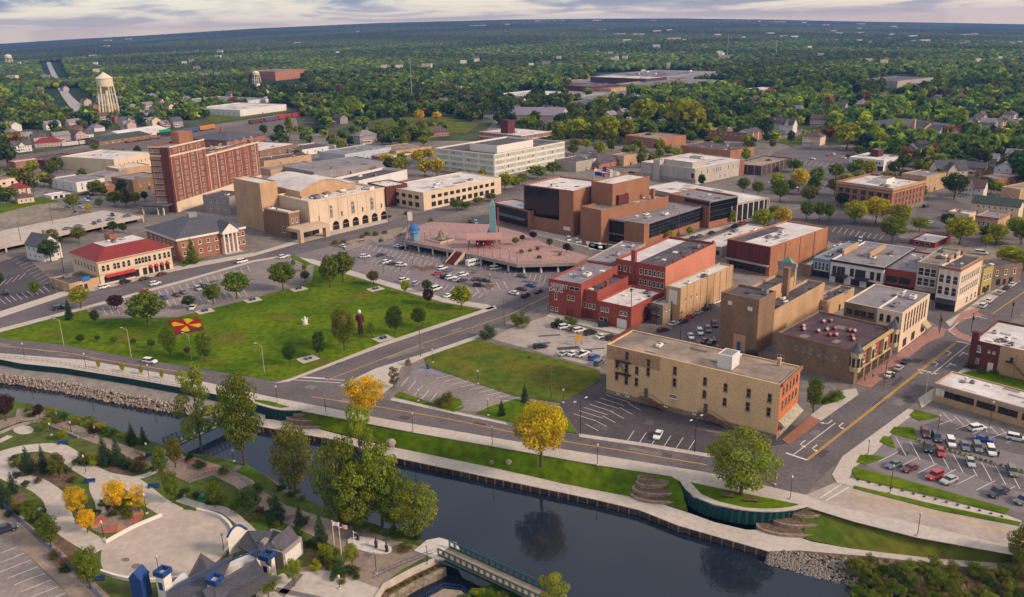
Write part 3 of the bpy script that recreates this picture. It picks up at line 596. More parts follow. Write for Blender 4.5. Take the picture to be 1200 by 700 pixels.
worn = mat('grass_worn', (.125, .125, .018), 1, .35, .3, 1.2, .03); wr = random.Random(8)
for x, y, z, r_ in ((330, 372, .124, 4), (270, 395, .124, 5), (430, 345, .124, 4), (150, 395, .124, 4), (380, 425, .124, 3), (520, 365, .124, 3), (60, 390, .124, 3), (480, 372, .124, 2.5), (560, 412, .124, 4), (620, 430, .124, 5), (650, 450, .124, 4), (540, 425, .124, 3), (250, 425, .124, 2.5), (400, 352, .124, 3)):
    p = G(x, y, z); pts = [(p.x + r_ * wr.uniform(.5, 1.3) * 1.7 * math.cos(a), p.y + r_ * wr.uniform(.5, 1.3) * math.sin(a)) for a in np.linspace(0, 6.283, 12)[:-1]]; b = MB(); b.prism([(v[0], v[1]) for v in smooth(pts, 3)], z, z); struct(b.build('worn_grass', worn))
# ------------------------------------------------------------------ buildings
class V: pass
def vol(A, B, C, yb=None, h=None, g=0.0, ortho=True):
    v = V(); v.g = g; v.h = hsolve(B[0], B[1], yb, g) if h is None else h
    pb, pa, pc = G(*B, g + v.h), G(*A, g + v.h), G(*C, g + v.h)
    da, dc = pa - pb, pc - pb; v.ly, v.lx = da.length, dc.length
    aa, ac = math.atan2(da.y, da.x), math.atan2(dc.y, dc.x)
    e = (aa - ac - math.pi / 2 + math.pi) % (2 * math.pi) - math.pi
    v.a = ac + e * v.ly / (v.lx + v.ly); v.o = Vector((pb.x, pb.y, g)); return v
def sub(v, x0, x1, y0, y1, h, g=None):              # a block standing in v's own frame
    q = V(); q.a = v.a; q.lx = x1 - x0; q.ly = y1 - y0; q.h = h; q.g = v.g if g is None else g
    c, s = math.cos(v.a), math.sin(v.a); q.o = Vector((v.o.x + x0 * c - y0 * s, v.o.y + x0 * s + y0 * c, q.g)); return q
def hpt(v, px, py):                                  # height over v.g at which pixel row py is seen over v's corner
    return hat(v.o, py)
WINC = {}
def win_mesh(w_, h_, style, fm, gm, split):
    k = (round(w_, 2), round(h_, 2), style, fm.name, gm.name, split)
    if k in WINC: return WINC[k]
    def outline(iw, ih, zb=0):
        if style == 'arch':
            r = iw / 2; zt = ih / 2 - r
            return [(-r, -ih / 2), (r, -ih / 2)] + [(r * math.cos(t), zt + r * math.sin(t)) for t in np.linspace(0, math.pi, 7)]
        return [(-iw / 2, -ih / 2), (iw / 2, -ih / 2), (iw / 2, ih / 2), (-iw / 2, ih / 2)]
    fr, pn = MB(), MB(); t = min(.14, w_ * .12) if style != 'band' else .08
    o_, i_ = outline(w_, h_), outline(w_ - 2 * t, h_ - 2 * t); n = len(o_)
    for q in range(n):
        j = (q + 1) % n
        fr.face([(o_[q][0], -.10, o_[q][1]), (o_[j][0], -.10, o_[j][1]), (i_[j][0], -.10, i_[j][1]), (i_[q][0], -.10, i_[q][1])])
        fr.face([(o_[j][0], -.10, o_[j][1]), (o_[q][0], -.10, o_[q][1]), (o_[q][0], .0, o_[q][1]), (o_[j][0], .0, o_[j][1])])
        fr.face([(i_[q][0], -.10, i_[q][1]), (i_[j][0], -.10, i_[j][1]), (i_[j][0], -.02, i_[j][1]), (i_[q][0], -.02, i_[q][1])])
    if style == 'band':
        m_ = max(1, round(w_ / 1.7)); nr = max(1, round(h_ / 1.9))
        for q in range(1, m_): x = -w_ / 2 + w_ * q / m_; fr.box(x - .05, x + .05, -.09, -.02, -h_ / 2 + t, h_ / 2 - t)
        for q in range(1, nr): z = -h_ / 2 + h_ * q / nr; fr.box(-w_ / 2 + t, w_ / 2 - t, -.085, -.02, z - .05, z + .05)
    else:
        fr.box(-w_ / 2 + t, w_ / 2 - t, -.08, -.02, -.05, .05)
        fr.box(-w_ / 2 - .1, w_ / 2 + .1, -.2, 0, -h_ / 2 - .18, -h_ / 2 - .003)
    pn.face([(x, -.02, z) for x, z in i_])
    if split: r_ = (fr.mesh('window', fm), pn.mesh('pane', gm))
    else:
        k0 = len(fr.v); fr.m = 1; fr.face([(x, -.02, z) for x, z in i_]); r_ = (fr.mesh('window', [fm, gm]), None)
    WINC[k] = r_; return r_
BL = []                                              # footprints, for keeping trees off
class Bld:
    def __init__(s, name, label, cat, v, group=None):
        s.v = v; s.root = empty(name, v.o, v.a); tag(s.root, label, cat, group); s.nw = 0; s.far = v.o.length > 420; s.cfg = None
        s.note(v)
    def note(s, v):
        c, q = math.cos(v.a), math.sin(v.a); v.fp = len(BL); BL.append((v.o.x + (v.lx * c - v.ly * q) / 2, v.o.y + (v.lx * q + v.ly * c) / 2, v.lx / 2, v.ly / 2, v.a))
    def rel(s, v):
        d = v.o - s.v.o; c, q = math.cos(-s.v.a), math.sin(-s.v.a)
        return Vector((d.x * c - d.y * q, d.x * q + d.y * c, d.z)), v.a - s.v.a
    def put(s, name, b, m, v=None):
        l, r = s.rel(v or s.v); return b.build(name, m, s.root, l, r)
    def box(s, v, wall, roof, par=.7, z0=0.0, cornice=None, ch=.8, base=None, first=True):
        if v is not s.v: s.note(v)
        b = MB(); h = v.h; t = .35; x1, y1 = v.lx, v.ly
        O = [(0, 0), (x1, 0), (x1, y1), (0, y1)]; I = [(t, t), (x1 - t, t), (x1 - t, y1 - t), (t, y1 - t)]
        for i in range(4):
            j = (i + 1) % 4
            b.face([(*O[i], z0), (*O[j], z0), (*O[j], h), (*O[i], h)])
            if par: b.face([(*O[i], h), (*O[j], h), (*I[j], h), (*I[i], h)]); b.face([(*I[j], h - par), (*I[i], h - par), (*I[i], h), (*I[j], h)])
        s.put('wall', b, wall, v)
        if roof:
            r = MB(); r.face([(*(I if par else O)[i], h - par) for i in range(4)]); s.put('roof', r, roof, v)
            if x1 * y1 > 260:
                rr = random.Random(int(x1 * 31 + y1 * 17))
                for _ in range(int(3 + x1 * y1 / 260)):
                    px_, py_, pw, pd = rr.uniform(.08, .8) * x1, rr.uniform(.08, .8) * y1, rr.uniform(.03, .16) * x1, rr.uniform(.02, .12) * y1; pb_ = MB(); zz = h - par + .006 + rr.random() * .006
                    pb_.face([(px_, py_, zz), (px_ + pw, py_, zz), (px_ + pw, py_ + pd, zz), (px_, py_ + pd, zz)])
                    s.put('roof_patch', pb_, rr.choice([mat('felt_patch', (.38, .34, .33), .9, .3), mat('felt_patch_b', (.27, .24, .235), .9, .3)] if roof in (roof_w,) else [mat('felt_dark', (.10, .088, .095), .9, .3), mat('felt_pale', (.20, .175, .175), .9, .3)]), v)
        if cornice:
            b = MB(); e = .28
            for (xa, xb, ya, yb) in ((-e, x1 + e, -e, .02), (-e, .02, .03, y1 + e)): b.box(xa, xb, ya - .005, yb - .005, h - ch, h + .06)
            s.put('cornice', b, cornice, v)
        if base:
            b = MB(); e = .06; b.box(-e, x1, -e, .0, z0, base[0]); b.box(-e - .003, 0, .004, y1, z0, base[0]); s.put('base_course', b, base[1], v)
    def fpos(s, v, f, u, z, out=0.0):
        return {'R': (u * v.lx, -out, z), 'L': (-out, v.ly * (1 - u), z), 'K': (v.lx + out, u * v.ly, z), 'B': (v.lx * (1 - u), v.ly + out, z)}[f], {'R': 0, 'L': -math.pi / 2, 'K': math.pi / 2, 'B': math.pi}[f]
    def win(s, v, f, us, zs, w_, h_, style='rect', fm=None, gm=None, name='window', m0=.08):
        fm = fm or white; gm = gm or glass
        if isinstance(us, int): us = [m0 + (1 - 2 * m0) * (i + .5) / us for i in range(us)]
        l, r = s.rel(v); c, q = math.cos(r), math.sin(r)
        for z in zs:
            for u in us:
                p, ro = s.fpos(v, f, u, z * v.h if z <= 1 else z, .0)
                me, pm = win_mesh(w_, h_, style, fm, gm, not s.far)
                s.nw += 1
                if s.nw > 99 and name == 'window': continue
                o = obj(name, me, s.root, (l.x + p[0] * c - p[1] * q, l.y + p[0] * q + p[1] * c, l.z + p[2]), r + ro)
                if pm: obj('pane', pm, o)
    def slab(s, name, v, f, u0, u1, z0, z1, m, d=.12, d0=0.0):   # flat piece proud of a wall: panels, signs, awnings, pilasters
        b = MB(); a, _ = s.fpos(v, f, u0, 0); c, _ = s.fpos(v, f, u1, 0)
        n = {'R': (0, -1), 'L': (-1, 0), 'K': (1, 0), 'B': (0, 1)}[f]
        xs = sorted((a[0] + n[0] * d0, c[0] + n[0] * d)); ys = sorted((a[1] + n[1] * d0, c[1] + n[1] * d))
        b.box(xs[0], xs[1], ys[0], ys[1], z0, z1); return s.put(name, b, m, v)
    def pil(s, v, f, n, z0, z1, m, wd=.6, d=.18, name='pilaster', us=None):
        for i in range(n + 1):
            u = (us[i] if us else i / n); L_ = v.lx if f in 'RB' else v.ly; k = wd / 2 / L_
            s.slab(name, v, f, max(0.001, u - k), min(.999, u + k), z0, z1, m, d)
    def awn(s, v, f, u0, u1, z, m, d=1.4, drop=.8):
        b = MB(); a, _ = s.fpos(v, f, u0, 0, .02); c, _ = s.fpos(v, f, u1, 0, .02); n = {'R': (0, -1), 'L': (-1, 0)}[f]
        A_, C_ = (a[0], a[1]), (c[0], c[1]); E = lambda p: (p[0] + n[0] * d, p[1] + n[1] * d)
        b.face([(*E(A_), z - drop), (*E(C_), z - drop), (*C_, z), (*A_, z)]); b.face([(*E(A_), z - drop - .25), (*E(C_), z - drop - .25), (*E(C_), z - drop), (*E(A_), z - drop)])
        b.face([(*A_, z), (*A_, z - drop), (*E(A_), z - drop)]); b.face([(*C_, z), (*E(C_), z - drop), (*C_, z - drop)])
        return s.put('awning', b, m, v)
    def units(s, v, n, seed, par=.7, big=1.0, x0=.15, x1=.85, y0=.15, y1=.85):
        rr = random.Random(seed)
        for k in range(n):
            x, y = v.lx * rr.uniform(x0, x1), v.ly * rr.uniform(y0, y1); z = v.h - par; b = MB(); t_ = rr.random()
            l, r = s.rel(v); c, q = math.cos(r), math.sin(r); L_ = (l.x + x * c - y * q, l.y + x * q + y * c, l.z + z)
            if t_ < .45:
                a, d, hh = rr.uniform(.8, 1.8) * big, rr.uniform(.7, 1.3) * big, rr.uniform(.7, 1.4) * big
                b.m = 0; b.box(-a, a, -d, d, .2, hh); b.m = 1; b.lathe([(.5 * d, hh), (.6 * d, hh + .18), (.1, hh + .2)], 10); b.box(-a * .9, -a * .75, -d, d, 0, .2); b.box(a * .75, a * .9, -d, d, 0, .2)
                b.build('air_conditioner', [rr.choice([mat('unit', (.42, .40, .40), .6, .2), mat('unit_dk', (.2, .19, .2), .6, .2), white]), dark], s.root, L_, r)
            elif t_ < .75:
                b.lathe([(.28, 0), (.28, .6), (.55, .65), (.5, .95), (.05, 1.05)], 8); b.build('roof_vent', rr.choice([steel, dark, white]), s.root, L_, r)
            else:
                a = rr.uniform(.5, 1.0); b.box(-a, a, -a, a, 0, .35); b.face([(-a * .8, -a * .8, .36), (a * .8, -a * .8, .36), (a * .8, a * .8, .36), (-a * .8, a * .8, .36)]); b.build('roof_hatch', rr.choice([white, dark, roof_g]), s.root, L_, r)
    def gable(s, v, z, rise, m, axis='x', over=.5, wm=None):
        b = MB(); x0, x1, y0, y1 = -over, v.lx + over, -over, v.ly + over; t = .22
        if axis == 'x':
            yc = v.ly / 2; pf = [(y0, z - over * rise / yc), (yc, z + rise), (y1, z - over * rise / yc)]; ring = lambda x: [(x, p[0], p[1]) for p in pf]; A_, C_ = ring(x0), ring(x1)
        else:
            xc = v.lx / 2; pf = [(x0, z - over * rise / xc), (xc, z + rise), (x1, z - over * rise / xc)]; ring = lambda y: [(p[0], y, p[1]) for p in pf]; A_, C_ = ring(y1), ring(y0)
        up_ = lambda p: (p[0], p[1], p[2] + t)
        for i in (0, 1):
            b.face([up_(A_[i]), up_(C_[i]), up_(C_[i + 1]), up_(A_[i + 1])][::-1 if axis != 'x' else 1]); b.face([A_[i], A_[i + 1], C_[i + 1], C_[i]])
        for E in (A_, C_):
            for i in (0, 1): b.face([E[i], E[i + 1], up_(E[i + 1]), up_(E[i])])
        for i in (0, 2): b.face([A_[i], C_[i], up_(C_[i]), up_(A_[i])])
        s.put('roof', b, m, v)
        for f_ in (0, 1):
            g = MB(); x, y = f_ * v.lx, f_ * v.ly
            g.face([(x, 0, z), (x, v.ly, z), (x, v.ly / 2, z + rise)] if axis == 'x' else [(0, y, z), (v.lx, y, z), (v.lx / 2, y, z + rise)]); s.put('gable', g, wm, v)
    def hip(s, v, z, rise, m, over=.6, flat=0.0, fm=None):
        b = MB(); x0, x1, y0, y1 = -over, v.lx + over, -over, v.ly + over; k = min(x1 - x0, y1 - y0) / 2 * (1 - flat)
        a = [(x0, y0, z), (x1, y0, z), (x1, y1, z), (x0, y1, z)]; c = [(x0 + k, y0 + k, z + rise), (x1 - k, y0 + k, z + rise), (x1 - k, y1 - k, z + rise), (x0 + k, y1 - k, z + rise)]
        for i in range(4): j = (i + 1) % 4; b.face([a[i], a[j], c[j], c[i]])
        b.face(a[::-1])
        if flat: s.put('flat_roof', (lambda q: (q.face([(p[0], p[1], p[2] + .01) for p in c]), q)[1])(MB()), fm or m, v)
        else: b.face(c)
        s.put('roof', b, m, v)
    def chimney(s, v, x, y, z0, z1, m, a=.6, d=.6, name='chimney'):
        b = MB(); b.box(x - a, x + a, y - d, y + d, z0, z1); b.box(x - a - .12, x + a + .12, y - d - .12, y + d + .12, z1, z1 + .3); return s.put(name, b, m, v)
def block(label, cat, A, B, C, yb, wall, roof, name=None, par=.6, wl=None, wr=None, units=0, cornice=None, h=None, frame=None, ww=1.1, wh=1.7, gm=None, base=None, door=True):
    v = vol(A, B, C, yb, h); d = Bld(name or cat.replace(' ', '_'), label, cat, v); d.box(v, wall, roof, par, cornice=cornice, base=base)
    for f, q in (('L', wl), ('R', wr)):
        if q: d.win(v, f, q[0], q[1], q[2] if len(q) > 2 else ww, q[3] if len(q) > 3 else wh, q[4] if len(q) > 4 else 'rect', frame, gm)
    if door: d.slab('door', v, 'R', .46, .46 + 1.3 / max(3, v.lx), .05, 2.2, dark, .08)
    if units: d.units(v, units, hash_(label), par)
    return d, v
def hash_(s): return sum((i + 1) * ord(c) for i, c in enumerate(s)) % 99991
# --- grand hotel
v = vol((172, 172), (198, 172), (241, 163), 249); d = Bld('hotel', 'nine storey red brick hotel with cream stone bands, the tallest building', 'hotel', v)
d.box(v, bk_red, roof_g, 1.0, cornice=bk_cream, ch=.8, base=(6.0, bk_cream)); q_ = hat(v.o + Vector((math.cos(v.a), math.sin(v.a), 0)) * v.lx, 181.5)
v2 = sub(v, v.lx + .01, v.lx * 2.8, 0, v.ly * .55, q_); d.box(v2, bk_red, roof_g, 1.0, cornice=bk_cream, ch=1.0, base=(6.0, bk_cream))
zs = [.19 + .0925 * k for k in range(8)] + [.93]
d.win(v, 'R', 4, zs[:9], 3.0, 2.3, 'band', bk_cream, glass_l, m0=.03); d.win(v2, 'R', 6, [z * v.h for z in zs[:8]], 3.0, 2.3, 'band', bk_cream, glass_l, m0=.04); d.win(v, 'L', [.12, .28, .44], zs, 1.6, 2.1, 'rect', bk_cream, glass_l, 'side_window')
d.pil(v, 'R', 4, 6, v.h - 1.5, w_beige, .55, .2); d.pil(v2, 'R', 2, 6, v2.h - 1, w_beige, 1.0, .25, us=[.03, .18, .93]); d.pil(v2, 'R', 4, 6, v2.h - 2, w_beige, .4, .15, us=[.33, .48, .63, .78, .98])
d.slab('stone_band', v, 'R', 0, 1, v.h * .845, v.h * .87, bk_cream, .3); d.slab('stone_band', v, 'L', 0, 1, v.h * .845, v.h * .87, bk_cream, .3); d.slab('bay', v, 'L', .62, .97, 0, v.h - .5, bk_dred, 1.2)
d.box(sub(v, v.lx * .55, v.lx * .95, v.ly * .45, v.ly * .85, v.h + 5.5), bk_com, roof_g, .5, z0=v.h - 1); d.units(v2, 5, 3, 1.0)
b = MB(); b.box(-9, -.5, 2, v.ly + 4, 4.6, 5.4); b.m = 1
for y in (3, v.ly * .5, v.ly + 3): b.box(-8.6, -8.0, y, y + .6, 0, 4.6)
d.put('entrance_canopy', b, [roof_d, white])
# --- theatre
v = vol((324, 228), (361, 236), (450, 220), 276); d = Bld('theatre', 'cream theatre with arched arcade, tan fly tower and white curved roof', 'theatre', v)
d.box(v, bk_cream, roof_w, 1.2, cornice=bk_cream, ch=.9)
vf = vol((271, 209), (304, 215), (325, 212), 271); d.box(vf, bk_tan, roof_w, .7)
va = vol((306, 244), (338, 249), (352, 247), 280); d.box(va, bk_brn, roof_w, .8, cornice=w_beige, ch=.7)
vb = sub(v, v.lx * .12, v.lx * .86, v.ly * .55, v.ly * 1.9, hat(v.o, 227)); vb.h = v.h + 2.2
d.box(vb, bk_tan, None, 0)
b = MB(); n = 14
for k in range(n):
    f0, f1 = k / n, (k + 1) / n; zz = lambda f: vb.h + 4.2 * math.sin(math.pi * min(1, f * 1.15)) ** 1.0
    b.face([(f0 * vb.lx, -.4, zz(f0)), (f1 * vb.lx, -.4, zz(f1)), (f1 * vb.lx, vb.ly, zz(f1)), (f0 * vb.lx, vb.ly, zz(f0))])
d.put('curved_roof', b, roof_w, vb)
b = MB()
for k in range(n):
    f0, f1 = k / n, (k + 1) / n
    for y in (0, vb.ly): b.face([(f0 * vb.lx, y, vb.h), (f1 * vb.lx, y, vb.h), (f1 * vb.lx, y, zz(f1)), (f0 * vb.lx, y, zz(f0))])
d.put('arched_gable', b, bk_tan, vb)
d.win(v, 'R', [.06 + .131 * k for k in range(8)], [2.5], 4.3, 4.9, 'arch', bk_cream, glass_b, 'arcade_arch'); d.win(v, 'R', [.27, .56, .82], [.52], 2.2, 4.4, 'rect', w_beige, glass_l); d.win(v, 'R', [.27, .56, .82], [.72], 2.2, 1.8, 'arch', w_beige, glass_l); d.win(v, 'R', [.12, .41, .69, .95], [.46], 1.0, 2.4, 'rect', w_beige, glass)
d.pil(v, 'R', 8, 5, v.h - 1.2, bk_cream, .5, .2); d.win(va, 'R', [.3, .7], [.66], 1.2, 2.4); d.win(va, 'L', [.75], [.3], 2, 3)
b = MB(); b.box(-3, 15, -12, -1.2, 5.0, 6.6); b.box(-3, -1, -12, -9.5, 0, 5); b.box(12.5, 15, -12, -9.5, 0, 5); d.put('portico', b, w_beige, va)
d.units(v, 20, 5, 1.2, 1.3, .06, .94, .12, .5); d.units(va, 2, 8, .8)
block('pale two storey office with small windows left of the theatre fly tower', 'building', (250, 226), (268, 231), (276, 225), 252, w_grey, roof_d, wl=([.3, .55, .8], [.35, .7]), units=1)
# --- county building with portico
v = vol((166, 268), (207, 280), (288, 266), 307); d = Bld('civic_building', 'brick civic building with grey hip roof and white columned portico', 'civic building', v)
d.box(v, bk_com, None, 0); b = MB(); b.box(-.7, v.lx + .7, -.7, v.ly + .7, v.h - 1.1, v.h); d.put('cornice', b, white); d.hip(v, v.h + .02, 4.6, roof_s, .9, .25)
d.win(v, 'R', [.08, .2, .32, .44, .56, .9, .97], [.3, .68], 1.6, 1.9); d.win(v, 'L', 6, [.3, .68], 1.6, 1.9)
pv = sub(v, v.lx * .62, v.lx * .86, -3.2, 6, v.h); b = MB(); b.box(0, pv.lx, 0, 3.4, pv.h - 1.4, pv.h + .05); d.put('entablature', b, white, pv); d.gable(pv, pv.h + .06, 3.6, roof_s, 'y', .4, white)
for k in range(4):
    b = MB(); x = .8 + (pv.lx - 1.6) * k / 3; b.lathe([(.75, 0), (.75, .5), (.55, .6), (.45, pv.h - 2), (.7, pv.h - 1.6), (.7, pv.h - 1.4)], 12, (x, .9)); d.put('column', b, white, pv)
b = MB(); b.box(-.5, pv.lx + .5, -1.4, 3, 0, .4); d.put('steps', b, concrete, pv); d.win(v, 'R', [.74], [.6], 2.4, 4.5, 'arch')
d.chimney(v, v.lx * .5, v.ly * .55, v.h + 3.5, v.h + 6.4, steel, 2, 1.2, 'rooftop_unit')
# --- red hipped building
v = vol((81.5, 296), (114, 307), (200, 289), 335); d = Bld('red_roofed_building', 'cream arcaded building with red hip roof, red awnings and white roof deck', 'building', v)
d.box(v, bk_cream, None, 0); d.hip(v, v.h, 3.8, roof_r, .7, .42, roof_w); b = MB(); b.box(-.75, v.lx + .75, -.75, v.ly + .75, v.h - .5, v.h - .02); d.put('cornice', b, w_beige)
us = [.06, .12, .21, .26, .33, .40, .5, .545, .59, .635, .685, .76, .83, .9, .96]
d.win(v, 'R', us, [.68], 1.5, 2.8, 'arch', bk_cream, glass); d.win(v, 'L', 7, [.66], 1.4, 2.6, 'arch', bk_cream, glass); d.win(v, 'R', [.13, .27, .4], [.2], 5, 2.6, 'band', dark, glass, 'shop_window'); d.win(v, 'R', [.49, .6, .68, .76, .84, .92], [.2], 1.8, 2.8, 'rect', dark, glass, 'shop_window')
for u0, u1 in ((.07, .2), (.205, .335), (.34, .46), (.66, .70), (.74, .78), (.82, .86), (.9, .94)): d.awn(v, 'R', u0, u1, 4.1, mat('red_awning', (.42, .03, .025), .8, .1))
d.slab('stone_band', v, 'R', 0, 1, 4.3, 4.7, w_beige, .15); d.box(sub(v, v.lx * .42, v.lx * .52, v.ly * .62, v.ly * .82, v.h + 6.5), bk_com, roof_r, .2, z0=v.h + 3.2)
ud_ = sub(v, v.lx * .28, v.lx * .68, v.ly * .4, v.ly * .62, v.h + 3.9); d.units(ud_, 5, 4, 0, .8)
d, v = block('low tan shop annex with dark flat roof under the red hipped building', 'shop', (62, 325), (80.5, 333), (116, 324), 343.5, bk_tan, roof_d, wl=([.3, .7], [.5]), wr=([.3], [.45], 3, 1.6, 'band'), units=2)
d.slab('shop_sign', v, 'R', .42, .66, v.h - .3, v.h + 1.6, mat('blue_sign', (.02, .16, .42), .5), .4, .2)
# --- parking deck
v = vol((-100, 289), (-60, 301), (166, 252), 310.5); d = Bld('parking_deck', 'long pale two level parking deck with dark openings on the left', 'parking garage', v)
b = MB(); b.box(0, v.lx, 0, v.ly, v.h - 1.6, v.h - .7); b.box(0, v.lx, 0, .25, v.h - .7, v.h); b.box(0, .25, .26, v.ly, v.h - .7, v.h); b.box(v.lx - .25, v.lx, .26, v.ly, v.h - .7, v.h); d.put('upper_deck', b, mat('deck_concrete', (.45, .385, .345), .9, .12, .08, .5, c2=(.38, .32, .285)))
for k in range(9):
    b = MB(); x = v.lx * k / 8; b.box(min(x, v.lx - .7), min(x, v.lx - .7) + .7, .05, .75, 0, v.h - 1.6); d.put('column', b, concrete)
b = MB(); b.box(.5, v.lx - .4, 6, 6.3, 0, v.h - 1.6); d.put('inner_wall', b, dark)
b = MB()
for k in range(1, 46):
    x = v.lx * k / 46
    for y0, y1 in ((1, 6), (v.ly - 7, v.ly - 1.5)): b.face([(x, y0, v.h - .695), (x + .14, y0, v.h - .695), (x + .14, y1, v.h - .695), (x, y1, v.h - .695)])
d.put('stall_lines', b, white_line)
DECKZ = v.h - .7
# --- left downtown blocks
block('white roofed cream brick store beside the red brick hotel', 'store', (80, 182), (133, 187), (172, 178), 203, bk_cream, roof_w, wr=(8, [.55], 1.1, 2.0, 'arch'), units=3)
block('low tan store with white roof just below the cream brick store', 'store', (127, 195), (139, 198), (174, 192.5), 211, bk_tan, roof_w, wl=(2, [.5]), units=2)
block('long red brick warehouse beside the railway on the left', 'warehouse', (16, 188), (17.5, 190), (45, 185.5), 201, bk_com, roof_w, wr=(4, [.5], 1.4, 1.6), units=1)
block('dark red brick store with tall pilasters left of the white roof', 'store', (47, 184), (52, 188), (80, 181), 198, bk_dred, roof_d, wr=(5, [.5]), units=1)
block('white painted two storey house with flat grey roof by the hedge', 'house', (73, 207), (89, 214), (112, 208), 225.5, w_white, roof_g, wl=(3, [.35, .7]), wr=(4, [.35, .7]), units=1)
block('cream single storey garage at the left edge', 'garage', (-8, 207), (-4, 212), (19, 206), 221, bk_cream, roof_t, wr=(3, [.5], 2, 1.6, 'band')); block('low white garage behind the hedge', 'garage', (56, 227), (60, 230), (80, 226), 234, w_white, roof_w, wr=(3, [.45], 2.4, 2, 'band'))
block('low brown brick building left of the hotel entrance', 'building', (150, 205), (155, 211), (176, 204), 226, bk_brn, roof_g, wl=(2, [.5]), wr=(3, [.5]), units=1); block('small common brick shed behind the white house', 'shed', (120, 214), (124, 218), (133, 214), 226, bk_com, roof_t); block('tan brick workshop between hedge and hotel', 'workshop', (112, 203), (122, 206), (133, 200), 217, w_grey, roof_g, wr=(2, [.5]))
block('cream two storey store with dark windows behind the hotel wing', 'store', (240, 174), (243, 178), (264, 173), 186, bk_cream, roof_d, wr=(7, [.55], 1.0, 2), units=3)
block('brick warehouse with cluttered white roof right of the hotel', 'warehouse', (264, 171), (304, 177), (330, 167.5), 188, bk_brn, roof_w, units=5, wr=(3, [.5])); block('tan brick store with dark roof right of the hotel', 'store', (304, 185), (309, 189), (356, 180), 199, bk_tan, roof_d, wr=(5, [.5]), units=3); block('low tan store with pale roof behind the theatre', 'store', (314, 195), (317, 199), (362, 190), 206, bk_tan, roof_t, wr=(3, [.5]), units=1)
block('white single storey shop with black roof right of the tan store', 'shop', (347, 171), (352, 176), (378, 169), 183, w_white, roof_d, wr=(4, [.5]), units=1)
block('pale blue two storey office with a row of dark windows', 'office', (376, 177), (404, 181), (456, 172), 192, w_pale, roof_g, wl=(8, [.7], 1.4, 1.2), wr=(4, [.6], 1.4, 1.2), units=3); block('long low grey warehouse in front of the pale blue office', 'warehouse', (345, 193), (368, 202), (445, 188), 211, w_grey, roof_g, wr=(3, [.5]), units=2)
block('white walled building with sunken black roof behind the theatre', 'building', (402, 207), (420, 212), (466, 198), 224, w_white, roof_d, units=2, par=1.6); block('low tan shop with cream fascia behind the gold trees', 'shop', (458, 171), (464, 177), (488, 170), 184, bk_tan, roof_t, wr=(3, [.5]), units=1); block('small brick shop with white fascia beside the gold trees', 'shop', (452, 180), (456, 184), (471, 178), 189, bk_com, roof_t, cornice=white, wr=(2, [.45])); block('small dark red brick annex left of the beige office', 'annex', (440, 213), (452, 219), (470, 214), 243, bk_dred, roof_w, wl=(2, [.5]), units=3)
# --- offices
d, v = block('beige two storey office with ribbon windows and white flat roof', 'office', (457, 217), (496, 226), (581, 207), 247, bk_cream, roof_w, wl=(5, [.26], 3.4, 2.6, 'band'), wr=(11, [.26], 3.2, 2.6, 'band'), units=5, frame=dark); d.win(v, 'L', 5, [.68], 3.2, 2.0, 'band', dark); d.win(v, 'R', 11, [.68], 3.0, 2.0, 'band', dark); d.slab('roof_panel', v, 'R', .5, .66, v.h - .65, v.h - .6, dark, -10, -8)
v = vol((520, 172), (579, 181), (651, 165), 208); d = Bld('white_office', 'white four storey office block with long window grids', 'office', v); d.box(v, mat('white_panel', (.66, .64, .56), .8, .06, streak=.12), roof_d, .9)
for f, n in (('L', 4), ('R', 7)):
    d.pil(v, f, n, 0, v.h, white, .5, .3)
    for k in range(4): d.slab('floor_band', v, f, 0, 1, v.h * (.20 + .25 * k), v.h * (.235 + .25 * k), white, .22); d.win(v, f, n, [.115 + .25 * k], (v.ly if f == 'L' else v.lx) / n * .84, 2.3, 'band', mat('panel_frame', (.60, .59, .54), .7), mat('panel_green', (.44, .46, .40), .5), m0=.0, name='ribbon_window'); d.win(v, f, [(i + .3 + .4 * ((i + k) % 2)) / n for i in range(n) if (i + k) % 3], [.115 + .25 * k], 1.9, 1.7, 'rect', mat('panel_frame', (.4, .4, .4)), glass_b)
d.box(sub(v, v.lx * .12, v.lx * .62, v.ly * .1, v.ly * .55, v.h + 4.2), white, roof_d, .5, z0=v.h - .9); d.units(v, 4, 12, .9, 1.2, .6, .95, .5, .95)
v = vol((571, 153), (611, 159), (636, 153), 170); d = Bld('school_building', 'brick building with white roof and square brick tower behind the white office', 'school', v); d.box(v, bk_com, roof_w, .6, cornice=white, ch=.6); d.slab('stone_band', v, 'L', 0, 1, v.h * .45, v.h * .55, white, .2); d.slab('stone_band', v, 'R', 0, 1, v.h * .45, v.h * .55, white, .2); d.win(v, 'R', 7, [.28, .74], 1.6, 1.6); d.win(v, 'L', 9, [.28, .74], 1.6, 1.6); d.box(sub(v, 6, 15, v.ly * .42, v.ly * .42 + 9, v.h + 11), bk_dred, roof_d, .5, z0=v.h - .6); d.units(v, 2, 9)
